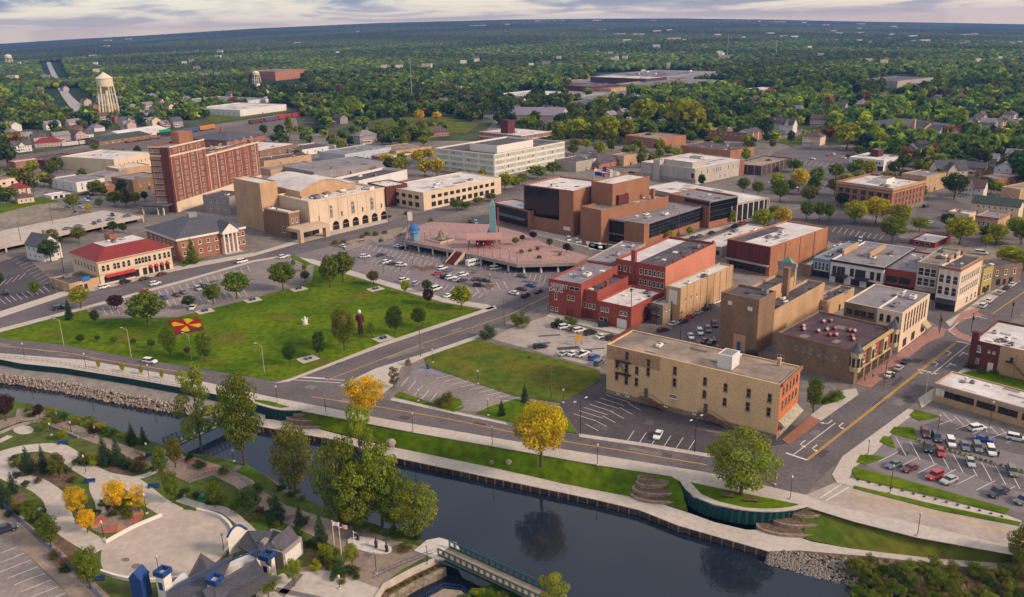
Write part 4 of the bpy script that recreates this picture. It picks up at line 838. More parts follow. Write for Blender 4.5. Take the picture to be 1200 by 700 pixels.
# --- police / civic complex in brown brick and black glass
B2 = mat('brick_complex', (.31, .15, .088), .92, .14, .15, 1.4, .12, streak=.2)
v = vol((614.6, 216), (672, 224), (712, 213), 277); d = Bld('civic_complex', 'large brown brick complex with black glass walls and flat roofs', 'civic complex', v)
d.box(v, B2, roof_w, .8); d.slab('glass_wall', v, 'L', .02, .72, 7, v.h - .5, glass_b, .15)
B2 = mat('brick_complex', (.31, .15, .088), .92, .14, .15, 1.4, .12, streak=.2)
v2 = vol((679, 242), (704.6, 246.6), (785, 230), 285); d.box(v2, B2, roof_t, .9); v3 = vol((691, 254), (755, 262.5), (832, 241), 290); d.box(v3, B2, roof_g, .9)
d.slab('glass_wall', v3, 'L', .02, .62, 4.5, v3.h - .7, glass_b, .15); d.slab('glass_wall', v3, 'L', .08, .62, .2, 3.6, glass_b, .1); d.slab('glass_wall', v3, 'R', .08, .99, 3.5, v3.h - .8, glass_b, .15)
for z in (5.2, 7.0, 8.6): d.slab('mullion', v3, 'R', .08, .99, z, z + .1, roof_s, .22, .15)
for k in range(1, 22): d.slab('mullion', v3, 'R', .08 + .0425 * k, .0815 + .0425 * k, 3.5, v3.h - .8, roof_s, .2, .15)
d.slab('fascia', v3, 'R', .04, 1, v3.h - .75, v3.h + .05, steel, .3); d.slab('fascia', v3, 'L', 0, .64, v3.h - .75, v3.h + .05, steel, .3)
v4 = vol((790, 226), (832, 236), (857, 228), 268); d.box(v4, B2, roof_g, .9); d.slab('glass_wall', v4, 'R', .02, .98, 3.5, v4.h - .7, glass_b, .15); d.slab('glass_wall', v4, 'L', .4, .98, v3.h + .3, v4.h - .7, glass_b, .15); d.slab('fascia', v4, 'R', 0, 1, v4.h - .75, v4.h + .05, steel, .3)
for z in (6, 8.5, 11): d.slab('mullion', v4, 'R', .02, .98, z, z + .1, roof_s, .22, .15)
v5 = vol((695, 212), (718, 216), (759, 206), None, v.h + 3.2); d.box(v5, B2, roof_w, .7, z0=2); v6 = vol((575, 237), (621.4, 247.4), (648, 243), 270); d.box(v6, bk_com, roof_w, .7); d.slab('glass_wall', v6, 'L', .02, .93, 1, v6.h - .8, glass_b, .15); d.awn(v6, 'L', .2, .9, v6.h * .55, roof_s, 2, .9)
v7 = vol((770, 217), (857, 240), (877, 228), 262); d.box(v7, w_lime, roof_w, .4); d.pil(v7, 'R', 7, 0, v7.h - .8, white, .5, .5, 'column'); d.slab('glass_wall', v7, 'R', .05, .95, .5, v7.h - 1, glass, .1)
d.box(sub(v2, v2.lx * .35, v2.lx * .5, v2.ly * .35, v2.ly * .7, v2.h + 4), bk_dred, roof_r, .4, z0=v2.h - .9); d.units(v, 4, 21, .8, 1.2); d.units(v2, 4, 22, .9); d.units(v3, 9, 23, .9, 1.1); d.units(v4, 4, 25, .9, 1.5); d.chimney(v3, v3.lx * .62, v3.ly * .6, v3.h - 1, v3.h + 9, bk_com, .7, .7)
d.slab('entrance_sign', v, 'L', .82, .95, 2.5, 4.2, white, .5)
# --- library and museum blocks
v = vol((749, 190), (815, 198), (876, 187), 217); d = Bld('library', 'pale concrete library with blank ribbed walls and stepped white roof', 'library', v); d.box(v, w_conc, roof_w, .5); d.pil(v, 'L', 5, v.h * .35, v.h, w_conc, 1.4, .4); d.slab('base_recess', v, 'L', .04, .96, 0, v.h * .28, w_grey, .1); d.win(v, 'R', [.12, .24, .36, .42, .46, .5, .66, .76, .86], [.68], .9, 3); d.win(v, 'R', [.1, .2, .5, .6], [.2], 1.4, 2); d.win(v, 'L', [.34], [.5], 3, 2.4, 'band', dark); d.win(v, 'L', [.96], [.55], 2.4, 3, 'band', dark)
d.box(sub(v, 4, v.lx * .35, v.ly * .12, v.ly * .65, v.h + 3), w_conc, roof_w, .3, z0=v.h - .5); d.box(sub(v, -1.5, 3, v.ly * .62, v.ly * .74, v.h + 3), w_conc, roof_g, .3); d.box(sub(v, v.lx * .42, v.lx * .5, v.ly * .3, v.ly * .5, v.h + 3.5), w_conc, roof_g, .3, z0=v.h - .5); d.slab('brick_panel', v, 'R', .9, .99, 0, v.h, bk_com, .3)
block('low orange brick hall with black roof behind the library', 'hall', (799, 170), (856, 177), (882, 172), 187, bk_org, roof_d, units=6, wr=None); d, v = block('dark brown ribbed low building right of the library', 'building', (872, 190), (893, 195), (911, 184), 206, w_cor, roof_t); d.pil(v, 'R', 7, 0, v.h, w_grey, .6, .4); d.pil(v, 'L', 4, 0, v.h, w_grey, .6, .4)
d, v = block('long brick building with white temple front behind the black roofed hall', 'hall', (832, 151), (876, 156), (891, 151), 166.5, bk_com, roof_t, wl=(7, [.7], 1.3, 1.4), units=2); d.gable(sub(v, -.5, v.lx, -.6, 9, v.h), v.h, 2.6, roof_s, 'x', .3, white); d.pil(v, 'R', 4, 0, v.h, white, .9, .7, 'column')
block('low tan school with orange brick ends behind the library', 'school', (736, 158), (770, 163), (800, 158), 174, bk_org, roof_t, wl=(3, [.5], 3, 1.6, 'band'), units=2); block('pale two storey office behind the brown brick complex', 'office', (655, 186), (675, 190), (694, 185), 202, w_lime, roof_d, wl=(3, [.3, .7]), wr=(3, [.3, .7]), units=2); block('tan brick block with blind windows beside the brick mansion', 'building', (717, 181), (731, 183), (746, 180), 195, bk_tan, roof_g, wl=(4, [.5], 1.1, 2))
v = vol((680, 188), (702, 192), (722, 186), 199); d = Bld('mansion', 'brick mansion with dark steep hip roof and white dormers', 'house', v); d.box(v, bk_com, None, 0); d.hip(v, v.h, 4.5, roof_d, .8, .2); d.win(v, 'L', 5, [.5], 1.2, 1.8); d.win(v, 'R', 4, [.5], 1.2, 1.8)
for u in (.3, .7): d.box(sub(v, 1.2, 3.5, v.ly * u - 1.1, v.ly * u + 1.1, v.h + 3), white, roof_d, 0, z0=v.h)
# --- painted red drug store group
v = vol((647, 325), (681, 333), (719, 310), 373.5); d = Bld('drug_store', 'painted red brick store with SEIFERT DRUG lettering and grey roof', 'store', v)
d.box(v, bk_pnt, roof_g, .7); d.win(v, 'L', [.62, .76], [.55], 1.2, 1.8, 'rect', bk_cream, glass); d.win(v, 'L', [.22], [.52], 1, 2.4); d.win(v, 'L', [.1, .25], [.14], 1.1, 1.6); d.win(v, 'L', [.8], [.83], 4, 1.2, 'band'); d.slab('doorway', v, 'L', .55, .75, 0, 2.6, roof_r, .1)
for s_, z, u, sz in (('SEIFERT', .835, .335, 2.15), ('DRUG', .70, .235, 2.15)):
    p, ro = d.fpos(v, 'L', u, z * v.h, .12); text(s_, p, (R(90), 0, ro), sz, white, d.root, 'wall_lettering', .03)
d.units(v, 5, 41, .7, 1.0)
d, v = block('narrow painted red brick store with black sunken roof right of the lettered store', 'store', (682, 338), (700, 342), (735, 324), 375, bk_pnt, roof_d, wl=([.25, .55, .8], [.45], 1.2, 1.8), units=2, par=1.0); d.slab('doorway', v, 'L', .3, .75, 0, 3, roof_r, .1); d.chimney(v, 8, 1, v.h - 1, v.h + 1.6, bk_pnt, .5, .5)
d, v = block('low painted red brick store with white roof and pale garage door', 'store', (700.5, 352), (739.7, 360.5), (777, 341), 387, bk_pnt, roof_w, wl=([.16, .3, .72, .84], [.66], 1.3, 1.5), units=6, par=.8); d.slab('garage_door', v, 'L', .6, .88, 0, 3.2, white, .1); d.win(v, 'L', [.2], [.22], 3.4, 1.4, 'band')
d, v = block('tall painted red brick building with long black roof and white roof edge', 'store', (720, 304), (780, 313), (842, 285), 358, bk_pnt, roof_d, wl=([.08, .2, .32, .52, .62, .7, .79, .87, .95], [.78], 1.2, 2.2), units=5, par=.9); d.win(v, 'L', [.52, .62, .7, .79, .87, .95], [.5], 1.2, 2.2); d.slab('painted_side', v, 'R', 0, 1, 2, v.h - .02, mat('salmon_paint', (.52, .20, .13), .9, .12), .05); d.slab('white_roof_strip', v, 'R', 0, .97, v.h - .88, v.h - .85, roof_w, -(v.ly - .5), -(v.ly * .62)); d.chimney(v, .5, v.ly * .64, 2, v.h + 4, bk_pnt, .8, .8)
for k in range(5): d.chimney(v, v.lx * (.15 + .2 * k), .25, v.h, v.h + .9, bk_pnt, .3, .3)
d, v = block('long low tan brick building with white roof along the rear car park', 'building', (780, 335), (797.5, 338), (861, 311), 378, bk_tan, roof_w, wr=([.1, .2, .3], [.6], .9, 1.6), units=4); d.pil(v, 'R', 8, 0, v.h, bk_tan, .5, .15); d.slab('blocked_window', v, 'L', .2, .8, v.h * .5, v.h * .9, white, .08)
d, v = block('small grey and tan lean-to with fire escape beside the low red store', 'annex', (764, 354), (777, 358), (797, 348), 381, bk_lime, roof_g, wl=([.3, .7], [.6], .9, 1.8), wr=(5, [.75], .6, 1.8)); d.put('fire_escape', (lambda q: ([q.tube((-.5 - .4 * k, 1 + k * .9, .3 * k), (-.5 - .4 * k, 1.9 + k * .9, .3 * k + .3), .08) for k in range(6)], [q.tube((-2, 1, z), (-2, 6, z), .06) for z in (3, 3.9, 5.8, 6.7)], [q.tube((-2, y, 0), (-2, y, 6.7), .07) for y in (1, 3.5, 6)], q.box(-2, -.1, 1, 6, 2.9, 3.0), q.box(-2, -.1, 1, 6, 5.7, 5.8), q)[-1])(MB()), dark)
block('flat grey roofed store strip left of the tall red building', 'store', (690, 303), (716, 308), (752, 285), 340, w_lime, roof_g, units=4)
# --- brick building with white roof behind the theatre block
v = vol((850, 281), (903, 289.5), (976, 267), 324); d = Bld('department_store', 'brick store with white roof and windowless dark red front panel', 'store', v); d.box(v, bk_org, roof_w, .7); d.slab('front_panel', v, 'L', 0, 1, v.h * .38, v.h * .985, bk_dred, .3)
for k in range(5): d.slab('red_rib', v, 'L', .12 + .17 * k, .15 + .17 * k, v.h * .42, v.h * .9, roof_r, .42, .3)
d.slab('canopy', v, 'L', 0, 1, v.h * .33, v.h * .37, w_lime, 1.6); d.win(v, 'L', 6, [.16], 3.2, 2.8, 'band', dark, name='shop_window'); d.slab('dark_roof_strip', v, 'R', .02, .75, v.h - .68, v.h - .66, roof_d, -(v.ly - .5), -(v.ly * .68)); d.units(v, 5, 51); d.pil(v, 'R', 4, 0, v.h, bk_com, .5, .2)
block('low store annex with stained white roof along the brick store', 'annex', (941, 309), (950, 311), (993, 284), 325, bk_brn, roof_w, units=5, wr=(3, [.5])); block('wide low store with flat white roof beside the brick store', 'store', (818, 284), (846, 290), (903, 266), 303, w_lime, roof_w, units=5, wl=(3, [.45], 4, 2.4, 'band'))
# --- old cinema block in brown brick
v = vol((844.6, 342.6), (890, 351.5), (911, 341.5), 416); d = Bld('old_cinema', 'tall windowless brown brick cinema stage block with long hall behind', 'cinema', v); d.box(v, bk_brn, roof_d, .7); d.slab('blocked_window', v, 'L', .2, .3, v.h * .8, v.h * .87, white, .06); d.slab('blocked_window', v, 'L', .72, .84, v.h * .77, v.h * .84, white, .06); d.slab('blue_door', v, 'L', .5, .6, .1, 3, mat('sign_blue', (.05, .09, .2), .6), .1); d.slab('brick_patch', v, 'L', .4, .72, 0, v.h * .3, bk_tan, .04)
L1 = (G(978, 331, v.h * .62) - G(910.6, 361.4, v.h * .62)).length
v2 = sub(v, v.lx + .01, v.lx + L1, 0, v.ly * .5, v.h * .64); d.box(v2, bk_tan, roof_d, .8); v3 = sub(v, v.lx + .01, v.lx + L1 * .72, v.ly * .5 + .01, v.ly * .98, v.h * .84); d.box(v3, bk_tan, roof_d, .9)
vt = sub(v3, v3.lx, v3.lx + 1.5, 0, v3.ly, v3.h + 1.5); d.box(vt, bk_tan, roof_d, .2); b = MB(); yc = vt.ly / 2; b.prism([(0, 0), (1.5, 0), (1.5, vt.ly), (0, vt.ly)], vt.h, vt.h + 1.5); b.prism([(0, yc - 3.4), (1.5, yc - 3.4), (1.5, yc + 3.4), (0, yc + 3.4)], vt.h + 1.5, vt.h + 3.0); d.put('stepped_gable', b, w_grey, vt)
b = MB(); b.face([(-.2, yc - 2, vt.h + 3), (1.7, yc - 2, vt.h + 3), (.75, yc, vt.h + 5)]); b.face([(1.7, yc + 2, vt.h + 3), (-.2, yc + 2, vt.h + 3), (.75, yc, vt.h + 5)]); b.face([(-.2, yc + 2, vt.h + 3), (-.2, yc - 2, vt.h + 3), (.75, yc, vt.h + 5)]); b.face([(1.7, yc - 2, vt.h + 3), (1.7, yc + 2, vt.h + 3), (.75, yc, vt.h + 5)]); d.put('copper_cap', b, mat('copper', (.16, .34, .27), .8), vt)
d.chimney(v3, v3.lx * .7, -.9, 0, v3.h + 5, bk_brn, .9, .9); d.units(v, 2, 61); d.units(v2, 6, 62, .8); d.pil(v3, 'R', 3, v2.h, v3.h, bk_tan, .5, .2)
# --- yellow brick factory building
v = vol((705, 407.5), (915, 451), (946, 438), 515.5); d = Bld('yellow_brick_building', 'long three storey yellow brick building with orange brick shop front', 'building', v); v.lx *= 1.32; d.box(v, bk_yel, roof_t, .35, base=(1.4, bk_lime))
Y = v.h; d.slab('orange_brick_front', v, 'R', 0, 1, 0, Y + .15, mat('orange_brick', (.50, .16, .065), .9, .2, .3, 2, .1), .012); d.slab('brick_patch', v, 'L', 0, .335, Y * .72, Y * .99, mat('patch_brick', (.42, .25, .15), .9, .2), .012); d.slab('far_parapet', v, 'B', 0, .82, Y - .3, Y + .9, bk_dred, .3)
for u, zz in ((.068, (.42, .66)), (.13, (.38, .62, .87)), (.195, (.4, .63)), (.265, (.66, .83)), (.425, (.58, .80)), (.6, (.5, .74)), (.715, (.45, .72)), (.84, (.47, .72)), (.95, (.47, .72))): d.win(v, 'L', [u], [z for z in zz], 1.1, 2.4, 'arch' if u in (.6, .715) else 'rect', bk_lime, glass)
d.win(v, 'L', [.42], [.3], 2.4, 1.1); d.win(v, 'L', [.08, .14, .38, .55], [.09], 1.0, .8); d.win(v, 'R', 5, [.58, .83], 1.2, 2.4, 'arch', bk_lime, glass); d.win(v, 'R', [.28, .72], [.14], 4, 2.6, 'band', white, glass, 'shop_window'); d.awn(v, 'R', .05, .95, 4.9, mat('awning_stripe', (.36, .33, .25), .9, .3), 1.9, 1.5); d.slab('cornice', v, 'R', 0, 1, Y - .6, Y + .3, bk_com, .6, .3)
for u, nm in ((.245, .28), (.60, .31)):
    d.slab('door', v, 'L', u, u + .022, 2.2, 4.8, mat('green_door', (.09, .12, .10), .7), .12)
    x0 = v.ly * (1 - u); b = MB(); b.box(-1.6, -.02, x0 - 2.5, x0 + 1.2, 2.0, 2.2); n = 9
    for k in range(n): b.box(-1.5, -.1, x0 - 2.5 - (k + 1) * .55, x0 - 2.5 - k * .55, 2.0 - (k + 1) * .22, 2.15 - (k + 1) * .22 + .06)
    for s_ in (-1.6, -.1): b.tube((s_, x0 + 1.2, 3.2), (s_, x0 - 2.5, 3.2), .05); b.tube((s_, x0 - 2.5, 3.2), (s_, x0 - 2.5 - n * .55, 1.1), .05)
    for y_ in (x0 + 1.1, x0 - 2.4, x0 - 5): b.tube((-1.55, y_, 0), (-1.55, y_, 2.1 if y_ > x0 - 3 else 1.6), .06)
    d.put('entry_stair', b, wood)
b = MB(); y0 = v.ly * .88
for z in (Y * .5, Y * .74): b.box(-1.3, -.05, y0 - 2, y0 + 2.5, z, z + .1); [b.tube((-1.3, y0 + q, z), (-1.3, y0 + q, z + 1), .04) for q in (-2, 0, 2.5)]; b.tube((-1.3, y0 - 2, z + 1), (-1.3, y0 + 2.5, z + 1), .04)
b.tube((-.5, y0 + 2.3, Y * .74), (-.5, y0 - 1.5, Y * .5), .09); b.tube((-1.2, y0 + 2.3, Y * .74), (-1.2, y0 - 1.5, Y * .5), .09); d.put('fire_escape', b, dark)
pv = sub(v, 2.5, 7.5, v.ly * .28, v.ly * .36, Y + 3.4); d.box(pv, w_white, roof_g, .1, z0=Y - .4); d.chimney(v, v.lx * .85, v.ly * .1, Y, Y + 1.6, bk_tan, .5, .4)
d.units(v, 3, 77, .35, .7)
# --- brownstone block with skylights and corner turrets
v = vol((908, 391.5), (1004, 413), (1055, 385), 451); d = Bld('brownstone_block', 'brownstone two storey shop row with skylight roof and corner turrets', 'shop row', v); d.box(v, bk_stone, mat('roof_plum', (.055, .035, .045), .85, .3, .2, .9, c2=(.09, .055, .06)), .6); Y = v.h
d.slab('roof_edge', v, 'L', 0, 1, Y - .05, Y + .12, mat('rust_edge', (.22, .06, .05), .8), .08, -.3); d.win(v, 'L', [.05, .1], [.22], 1.0, 2.2); d.win(v, 'L', [.26, .36, .45, .56, .66, .76], [.68], .9, 1.7, 'rect', w_grey, glass_l); d.slab('red_brick_front', v, 'R', .1, .9, Y * .45, Y * .98, bk_pnt, .012); d.slab('cornice', v, 'R', .08, .92, Y - .5, Y + .35, mat('ochre_trim', (.46, .34, .14), .7), .6)
for k, u in enumerate((.2, .34, .5, .66, .8)):
    if k in (1, 3): d.slab('bay_window', v, 'R', u - .05, u + .05, Y * .48, Y * .95, mat('cream_trim', (.52, .42, .26), .7), 1.1); d.slab('bay_pane', v, 'R', u - .03, u + .03, Y * .56, Y * .84, glass, 1.16, 1.1)
    else: d.win(v, 'R', [u], [.68], 1.3, 2.6, 'rect', MC['cream_trim'] if 'cream_trim' in MC else white, glass)
d.win(v, 'R', [.16, .34, .52, .70, .86], [.2], 3.4, 3, 'band', wood, glass, 'shop_window'); d.slab('shop_cornice', v, 'R', .02, .98, Y * .38, Y * .43, MC['ochre_trim'], .35)
for x in (.2, v.lx - 1): 
    b = MB(); b.lathe([(1.5, Y * .42), (1.7, Y * .5), (1.7, Y + .3)], 8, (x, 0)); d.put('turret', b, MC['cream_trim']); b = MB(); b.lathe([(2.1, Y + .3), (1.2, Y + 1.3), (.05, Y + 3.2)], 8, (x, 0)); d.put('turret_roof', b, roof_s)
    for k in range(5): a = R(135 + 45 * k); b = MB(); n_ = Vector((math.cos(a), math.sin(a))); t_ = Vector((-n_.y, n_.x)); c_ = Vector((x, 0)) + n_ * 1.72; b.face([(c_.x - t_.x * .4, c_.y - t_.y * .4, Y * .58), (c_.x + t_.x * .4, c_.y + t_.y * .4, Y * .58), (c_.x + t_.x * .4, c_.y + t_.y * .4, Y * .86), (c_.x - t_.x * .4, c_.y - t_.y * .4, Y * .86)][::-1]); d.put('turret_pane', b, glass)
rr = random.Random(3)
for k in range(13):
    x, y = v.lx * rr.uniform(.2, .85), v.ly * (.22 + .055 * k); b = MB(); b.m = 0; b.box(-.8, .8, -.6, .6, 0, .5); b.m = 1; b.face([(-.8, -.6, .51), (.8, -.6, .51), (.8, 0, 1.1), (-.8, 0, 1.1)]); b.face([(.8, .6, .51), (-.8, .6, .51), (-.8, 0, 1.1), (.8, 0, 1.1)]); l, r = d.rel(v); b.build('skylight', [roof_r, rr.choice([mat('sky_pane', (.36, .25, .26), .3), mat('sky_pane2', (.22, .10, .095), .5)])], d.root, (x, y, Y - .6))
# --- cream stores on the main street
v = vol((989, 354), (1058, 367), (1092.5, 345), 413.5); d = Bld('cream_store', 'cream three storey main street store with grey roof and striped corner awning', 'store', v); d.box(v, bk_cream, roof_g, .4); d.slab('brown_stone_side', v, 'L', 0, .58, 0, v.h - .05, bk_stone, .012); d.win(v, 'R', 8, [.58, .82], 1.1, 2.8, 'arch', bk_lime, glass); d.win(v, 'L', [.1, .24, .35, .48], [.78], 2, 2, 'rect', wood, glass); d.win(v, 'L', [.66, .78, .92], [.8], 1.2, 2.4, 'arch', wood, glass); d.slab('roof_ridge', v, 'R', .02, .98, v.h - .39, v.h + .1, white, -(v.ly * .42), -(v.ly * .40)); d.awn(v, 'R', .8, .98, 4.4, mat('awning_cream', (.45, .36, .2), .9, .3), 2, 1.6); d.win(v, 'R', [.2, .5, .88], [.16], 3, 2.6, 'band', dark, glass, 'shop_window'); d.units(v, 4, 88, .4)
block('low dark roofed sheds behind the skylight row', 'shed', (953, 349), (969, 353), (1000, 337), 372, bk_tan, roof_d, units=4, wl=(2, [.5]))
top = [(955, 301), (974, 305.3), (1036, 314), (1075.5, 320)]
specs = [((955, 301), (974, 305.2), (1012, 285), 327, w_blue, roof_g, 'blue painted two storey shop with four tall white windows', dict(wl=(4, [.6], 1.2, 3.2))), ((974.3, 304), (1036, 314), (1072, 291), 341, w_white, roof_g, 'long white painted shop row with dark windows and black cornice', dict(wl=([.08, .17, .25, .42, .52, .58, .64, .8, .92], [.58], 1.5, 3.0), frame=dark, cornice=dark)), ((1036.3, 314.5), (1075, 320), (1106, 299), 346, bk_pnt, roof_g, 'red painted brick shop between the white row and grey stone shop', dict(wl=([.25, .65], [.55], 4, 2.4, 'band'), frame=dark)), ((1075.5, 307), (1100.5, 310.5), (1128, 293), 355, w_lime, roof_t, 'grey stone three storey shop with three bays of windows', dict(wl=([.2, .5, .8], [.5, .76], 2, 3), cornice=w_lime))]
for A_, B_, C_, yb, wm_, rm_, lab, kw in specs:
    d, v = block(lab, 'shop', A_, B_, C_, yb, wm_, rm_, units=3, **kw); d.win(v, 'L', [.2, .5, .8], [.16], 3.4, 2.6, 'band', dark, glass, 'shop_window')
    if 'white painted' in lab: d.awn(v, 'L', .05, .35, 4, dark, 1.6, .8); d.awn(v, 'L', .5, .75, 4, dark, 1.6, .8); d.chimney(v, v.lx * .5, v.ly * .97, v.h - .5, v.h + 1.3, bk_tan, 8, .4, 'party_wall'); d.chimney(v, v.lx * .6, v.ly * .5, v.h - .5, v.h + 1.1, bk_tan, 9, .4, 'party_wall')
v = vol((1101, 311.5), (1126, 315.5), (1153.5, 301.5), 366); d = Bld('corner_store', 'cream three storey corner store with white quoins and arched windows', 'store', v); d.box(v, bk_cream, roof_d, .8, cornice=bk_com, ch=.9); d.win(v, 'L', [.18, .5, .82], [.45, .72], 2.2, 3.2, 'arch', white, glass); d.win(v, 'R', 9, [.45, .72], 1.1, 2.8, 'arch', white, glass); d.pil(v, 'L', 3, 4.5, v.h - 1, white, .8, .2); d.pil(v, 'R', 1, 4.5, v.h - 1, white, .8, .2); d.slab('stone_band', v, 'L', 0, 1, 4.2, 5, white, .3); d.slab('stone_band', v, 'R', 0, .3, 4.2, 5, white, .3); d.slab('dark_shop_front', v, 'L', .03, .97, 0, 4.2, dark, .1); d.awn(v, 'L', .05, .95, 4.1, dark, 1.8, 1.2); d.win(v, 'R', [.5, .7, .88], [.13], 1.6, 2.6)
for k in range(3): d.chimney(v, v.lx * (.3 + .3 * k), v.ly - .4, v.h, v.h + 1.5, bk_com, .4, .4)
d.units(v, 2, 14)
for A_, B_, C_, yb, wm_, lab in (((1146, 313), (1153, 315.5), (1161, 311), 346, mat('brick_ochre', (.40, .31, .10), .9, .2), 'narrow ochre two storey shop past the corner store'), ((1160, 306), (1161.5, 313), (1178, 304), 336, bk_stone, 'low brownstone shop row with grey roof at the far end of main street')):
    d, v = block(lab, 'shop', A_, B_, C_, yb, wm_, roof_d, wr=(3, [.65], 1.2, 2.2), units=1); d.win(v, 'R', [.3, .7], [.18], 1.8, 2.4, 'band', dark, glass, 'shop_window')
# --- east side of the main street
v = vol((1138, 400), (1290, 431), (1320, 405), None, hat(G(1137, 433), 400.5)); d = Bld('dark_brick_shop', 'dark red brick shop with white roof, tan rear half and corner chimney', 'shop', v); d.box(v, bk_dred, roof_w, .6); d.slab('tan_half', v, 'L', .235, 1, 0, v.h - .02, bk_tan, .012); d.slab('painted_side', v, 'B', .05, .95, 2.5, v.h - .01, bk_org, .08); d.win(v, 'L', [.055], [.74], 1.7, 2.0, 'arch', white, glass_l); d.win(v, 'L', [.05], [.3], 1.8, 1.8, 'band', white, glass_l); d.slab('white_door', v, 'L', .155, .2, .2, 3.0, white, .12); d.win(v, 'L', [.15, .19], [.72], .6, .7); d.win(v, 'L', [.34, .46], [.6], .9, 1.6, 'rect', mat('blue_frame', (.03, .13, .24), .7)); d.chimney(v, .6, v.ly - .6, 0, v.h + 2.2, bk_dred, .9, .9); d.units(v, 9, 31, .6, .7, .15, .6, .7, .95)
b = MB(); [b.tube((-.4, v.ly * .66 - k * .6, v.h * .55 - k * .5), (-.4, v.ly * .66 - k * .6 - .6, v.h * .55 - k * .5 - .5), .12) for k in range(8)]; b.box(-1.4, -.2, v.ly * .66, v.ly * .7, v.h * .53, v.h * .56); d.put('outside_stair', b, dark)
v = vol((1093.5, 450), (1300, 506), (1322, 490), None, hat(G(1091, 471.5), 450.5)); d = Bld('low_office', 'low beige flat roofed building beside the new car park', 'office', v); d.box(v, bk_tan, roof_w, .35); d.slab('fascia', v, 'L', 0, 1, v.h - .7, v.h + .05, w_lime, .25); d.win(v, 'L', [.105, .165 + .035, .33, .46, .6, .75], [.55], 4.6, 1.8, 'band', dark, glass_b); d.slab('white_panel', v, 'L', .015, .07, v.h * .35, v.h * .75, white, .08); d.units(v, 4, 17, .35, .6, .3, .8, .6, .95)
# --- north side, right
v = vol((986, 211), (1046.5, 221), (1076, 210), 251); d = Bld('brick_office', 'big red brick office with white roof and cream cornice behind yellow trees', 'office', v); d.box(v, bk_com, roof_w, 1.2, cornice=bk_tan, ch=1.4, base=(2.2, bk_lime)); d.win(v, 'L', [.1, .22, .35, .5, .64, .78, .9], [.22, .45, .68], 2.6, 2.4, 'band', bk_lime, glass); d.win(v, 'R', 8, [.22, .45, .68], 1.4, 2.4, 'rect', bk_lime, glass); d.slab('stone_band', v, 'L', 0, 1, v.h * .80, v.h * .83, bk_tan, .35); d.slab('stone_band', v, 'R', 0, 1, v.h * .80, v.h * .83, bk_tan, .35); d.box(sub(v, v.lx * .4, v.lx * .65, v.ly * .35, v.ly * .6, v.h + 1.6), white, roof_t, .2, z0=v.h - 1.2); d.units(v, 7, 19, 1.2)
v = vol((1000, 183), (1036, 188), (1050, 182), 201); d = Bld('white_restaurant', 'white building with dark ground floor and a small brick roof tower', 'restaurant', v); d.box(v, white, roof_w, .5); d.win(v, 'L', 11, [.7], 1.4, 1.7, 'rect', white, glass); d.win(v, 'R', 4, [.7], 1.4, 1.7); d.slab('dark_ground_floor', v, 'L', .02, 1, .2, v.h * .42, mat('dark_purple', (.05, .03, .06), .8), .15); d.box(sub(v, v.lx * .5, v.lx * .8, v.ly * .45, v.ly * .68, v.h + 4.5), bk_dred, roof_t, .3, z0=v.h - .5); d.units(v, 4, 20)
block('low dark red shop with worn white roof near the bank lot', 'shop', (1067, 280), (1096, 285), (1113, 276), 291, roof_r, roof_w, units=1, wl=(2, [.5], 2, 1.4, 'band')); block('brown two storey block behind the brick office', 'building', (1066, 202), (1086, 207), (1096, 201), 226, bk_tan, roof_g, wr=(3, [.35, .7]), wl=(3, [.35, .7]), units=1); block('pink brick building with cream arches and grey roof', 'building', (1145, 252), (1170, 256), (1181, 249), 271, bk_tan, roof_g, wl=(4, [.45], 1.2, 2.2, 'arch'), wr=(3, [.45], 1.2, 2.2, 'arch'), cornice=bk_com, units=1); block('small cream shop with white roof behind the big round tree', 'shop', (1113, 247), (1136, 251), (1141, 248), 261, bk_cream, roof_w, units=1, wl=(2, [.5])); block('brown brick shop with flat roof behind the white house', 'shop', (1157, 206), (1170, 210), (1183, 204), 223, bk_com, roof_g, wr=(3, [.5]), units=1)
block('tan low commercial building at the right edge', 'building', (1183, 218), (1196, 222), (1215, 214), 240, bk_tan, roof_t, wl=(2, [.5]), units=1)
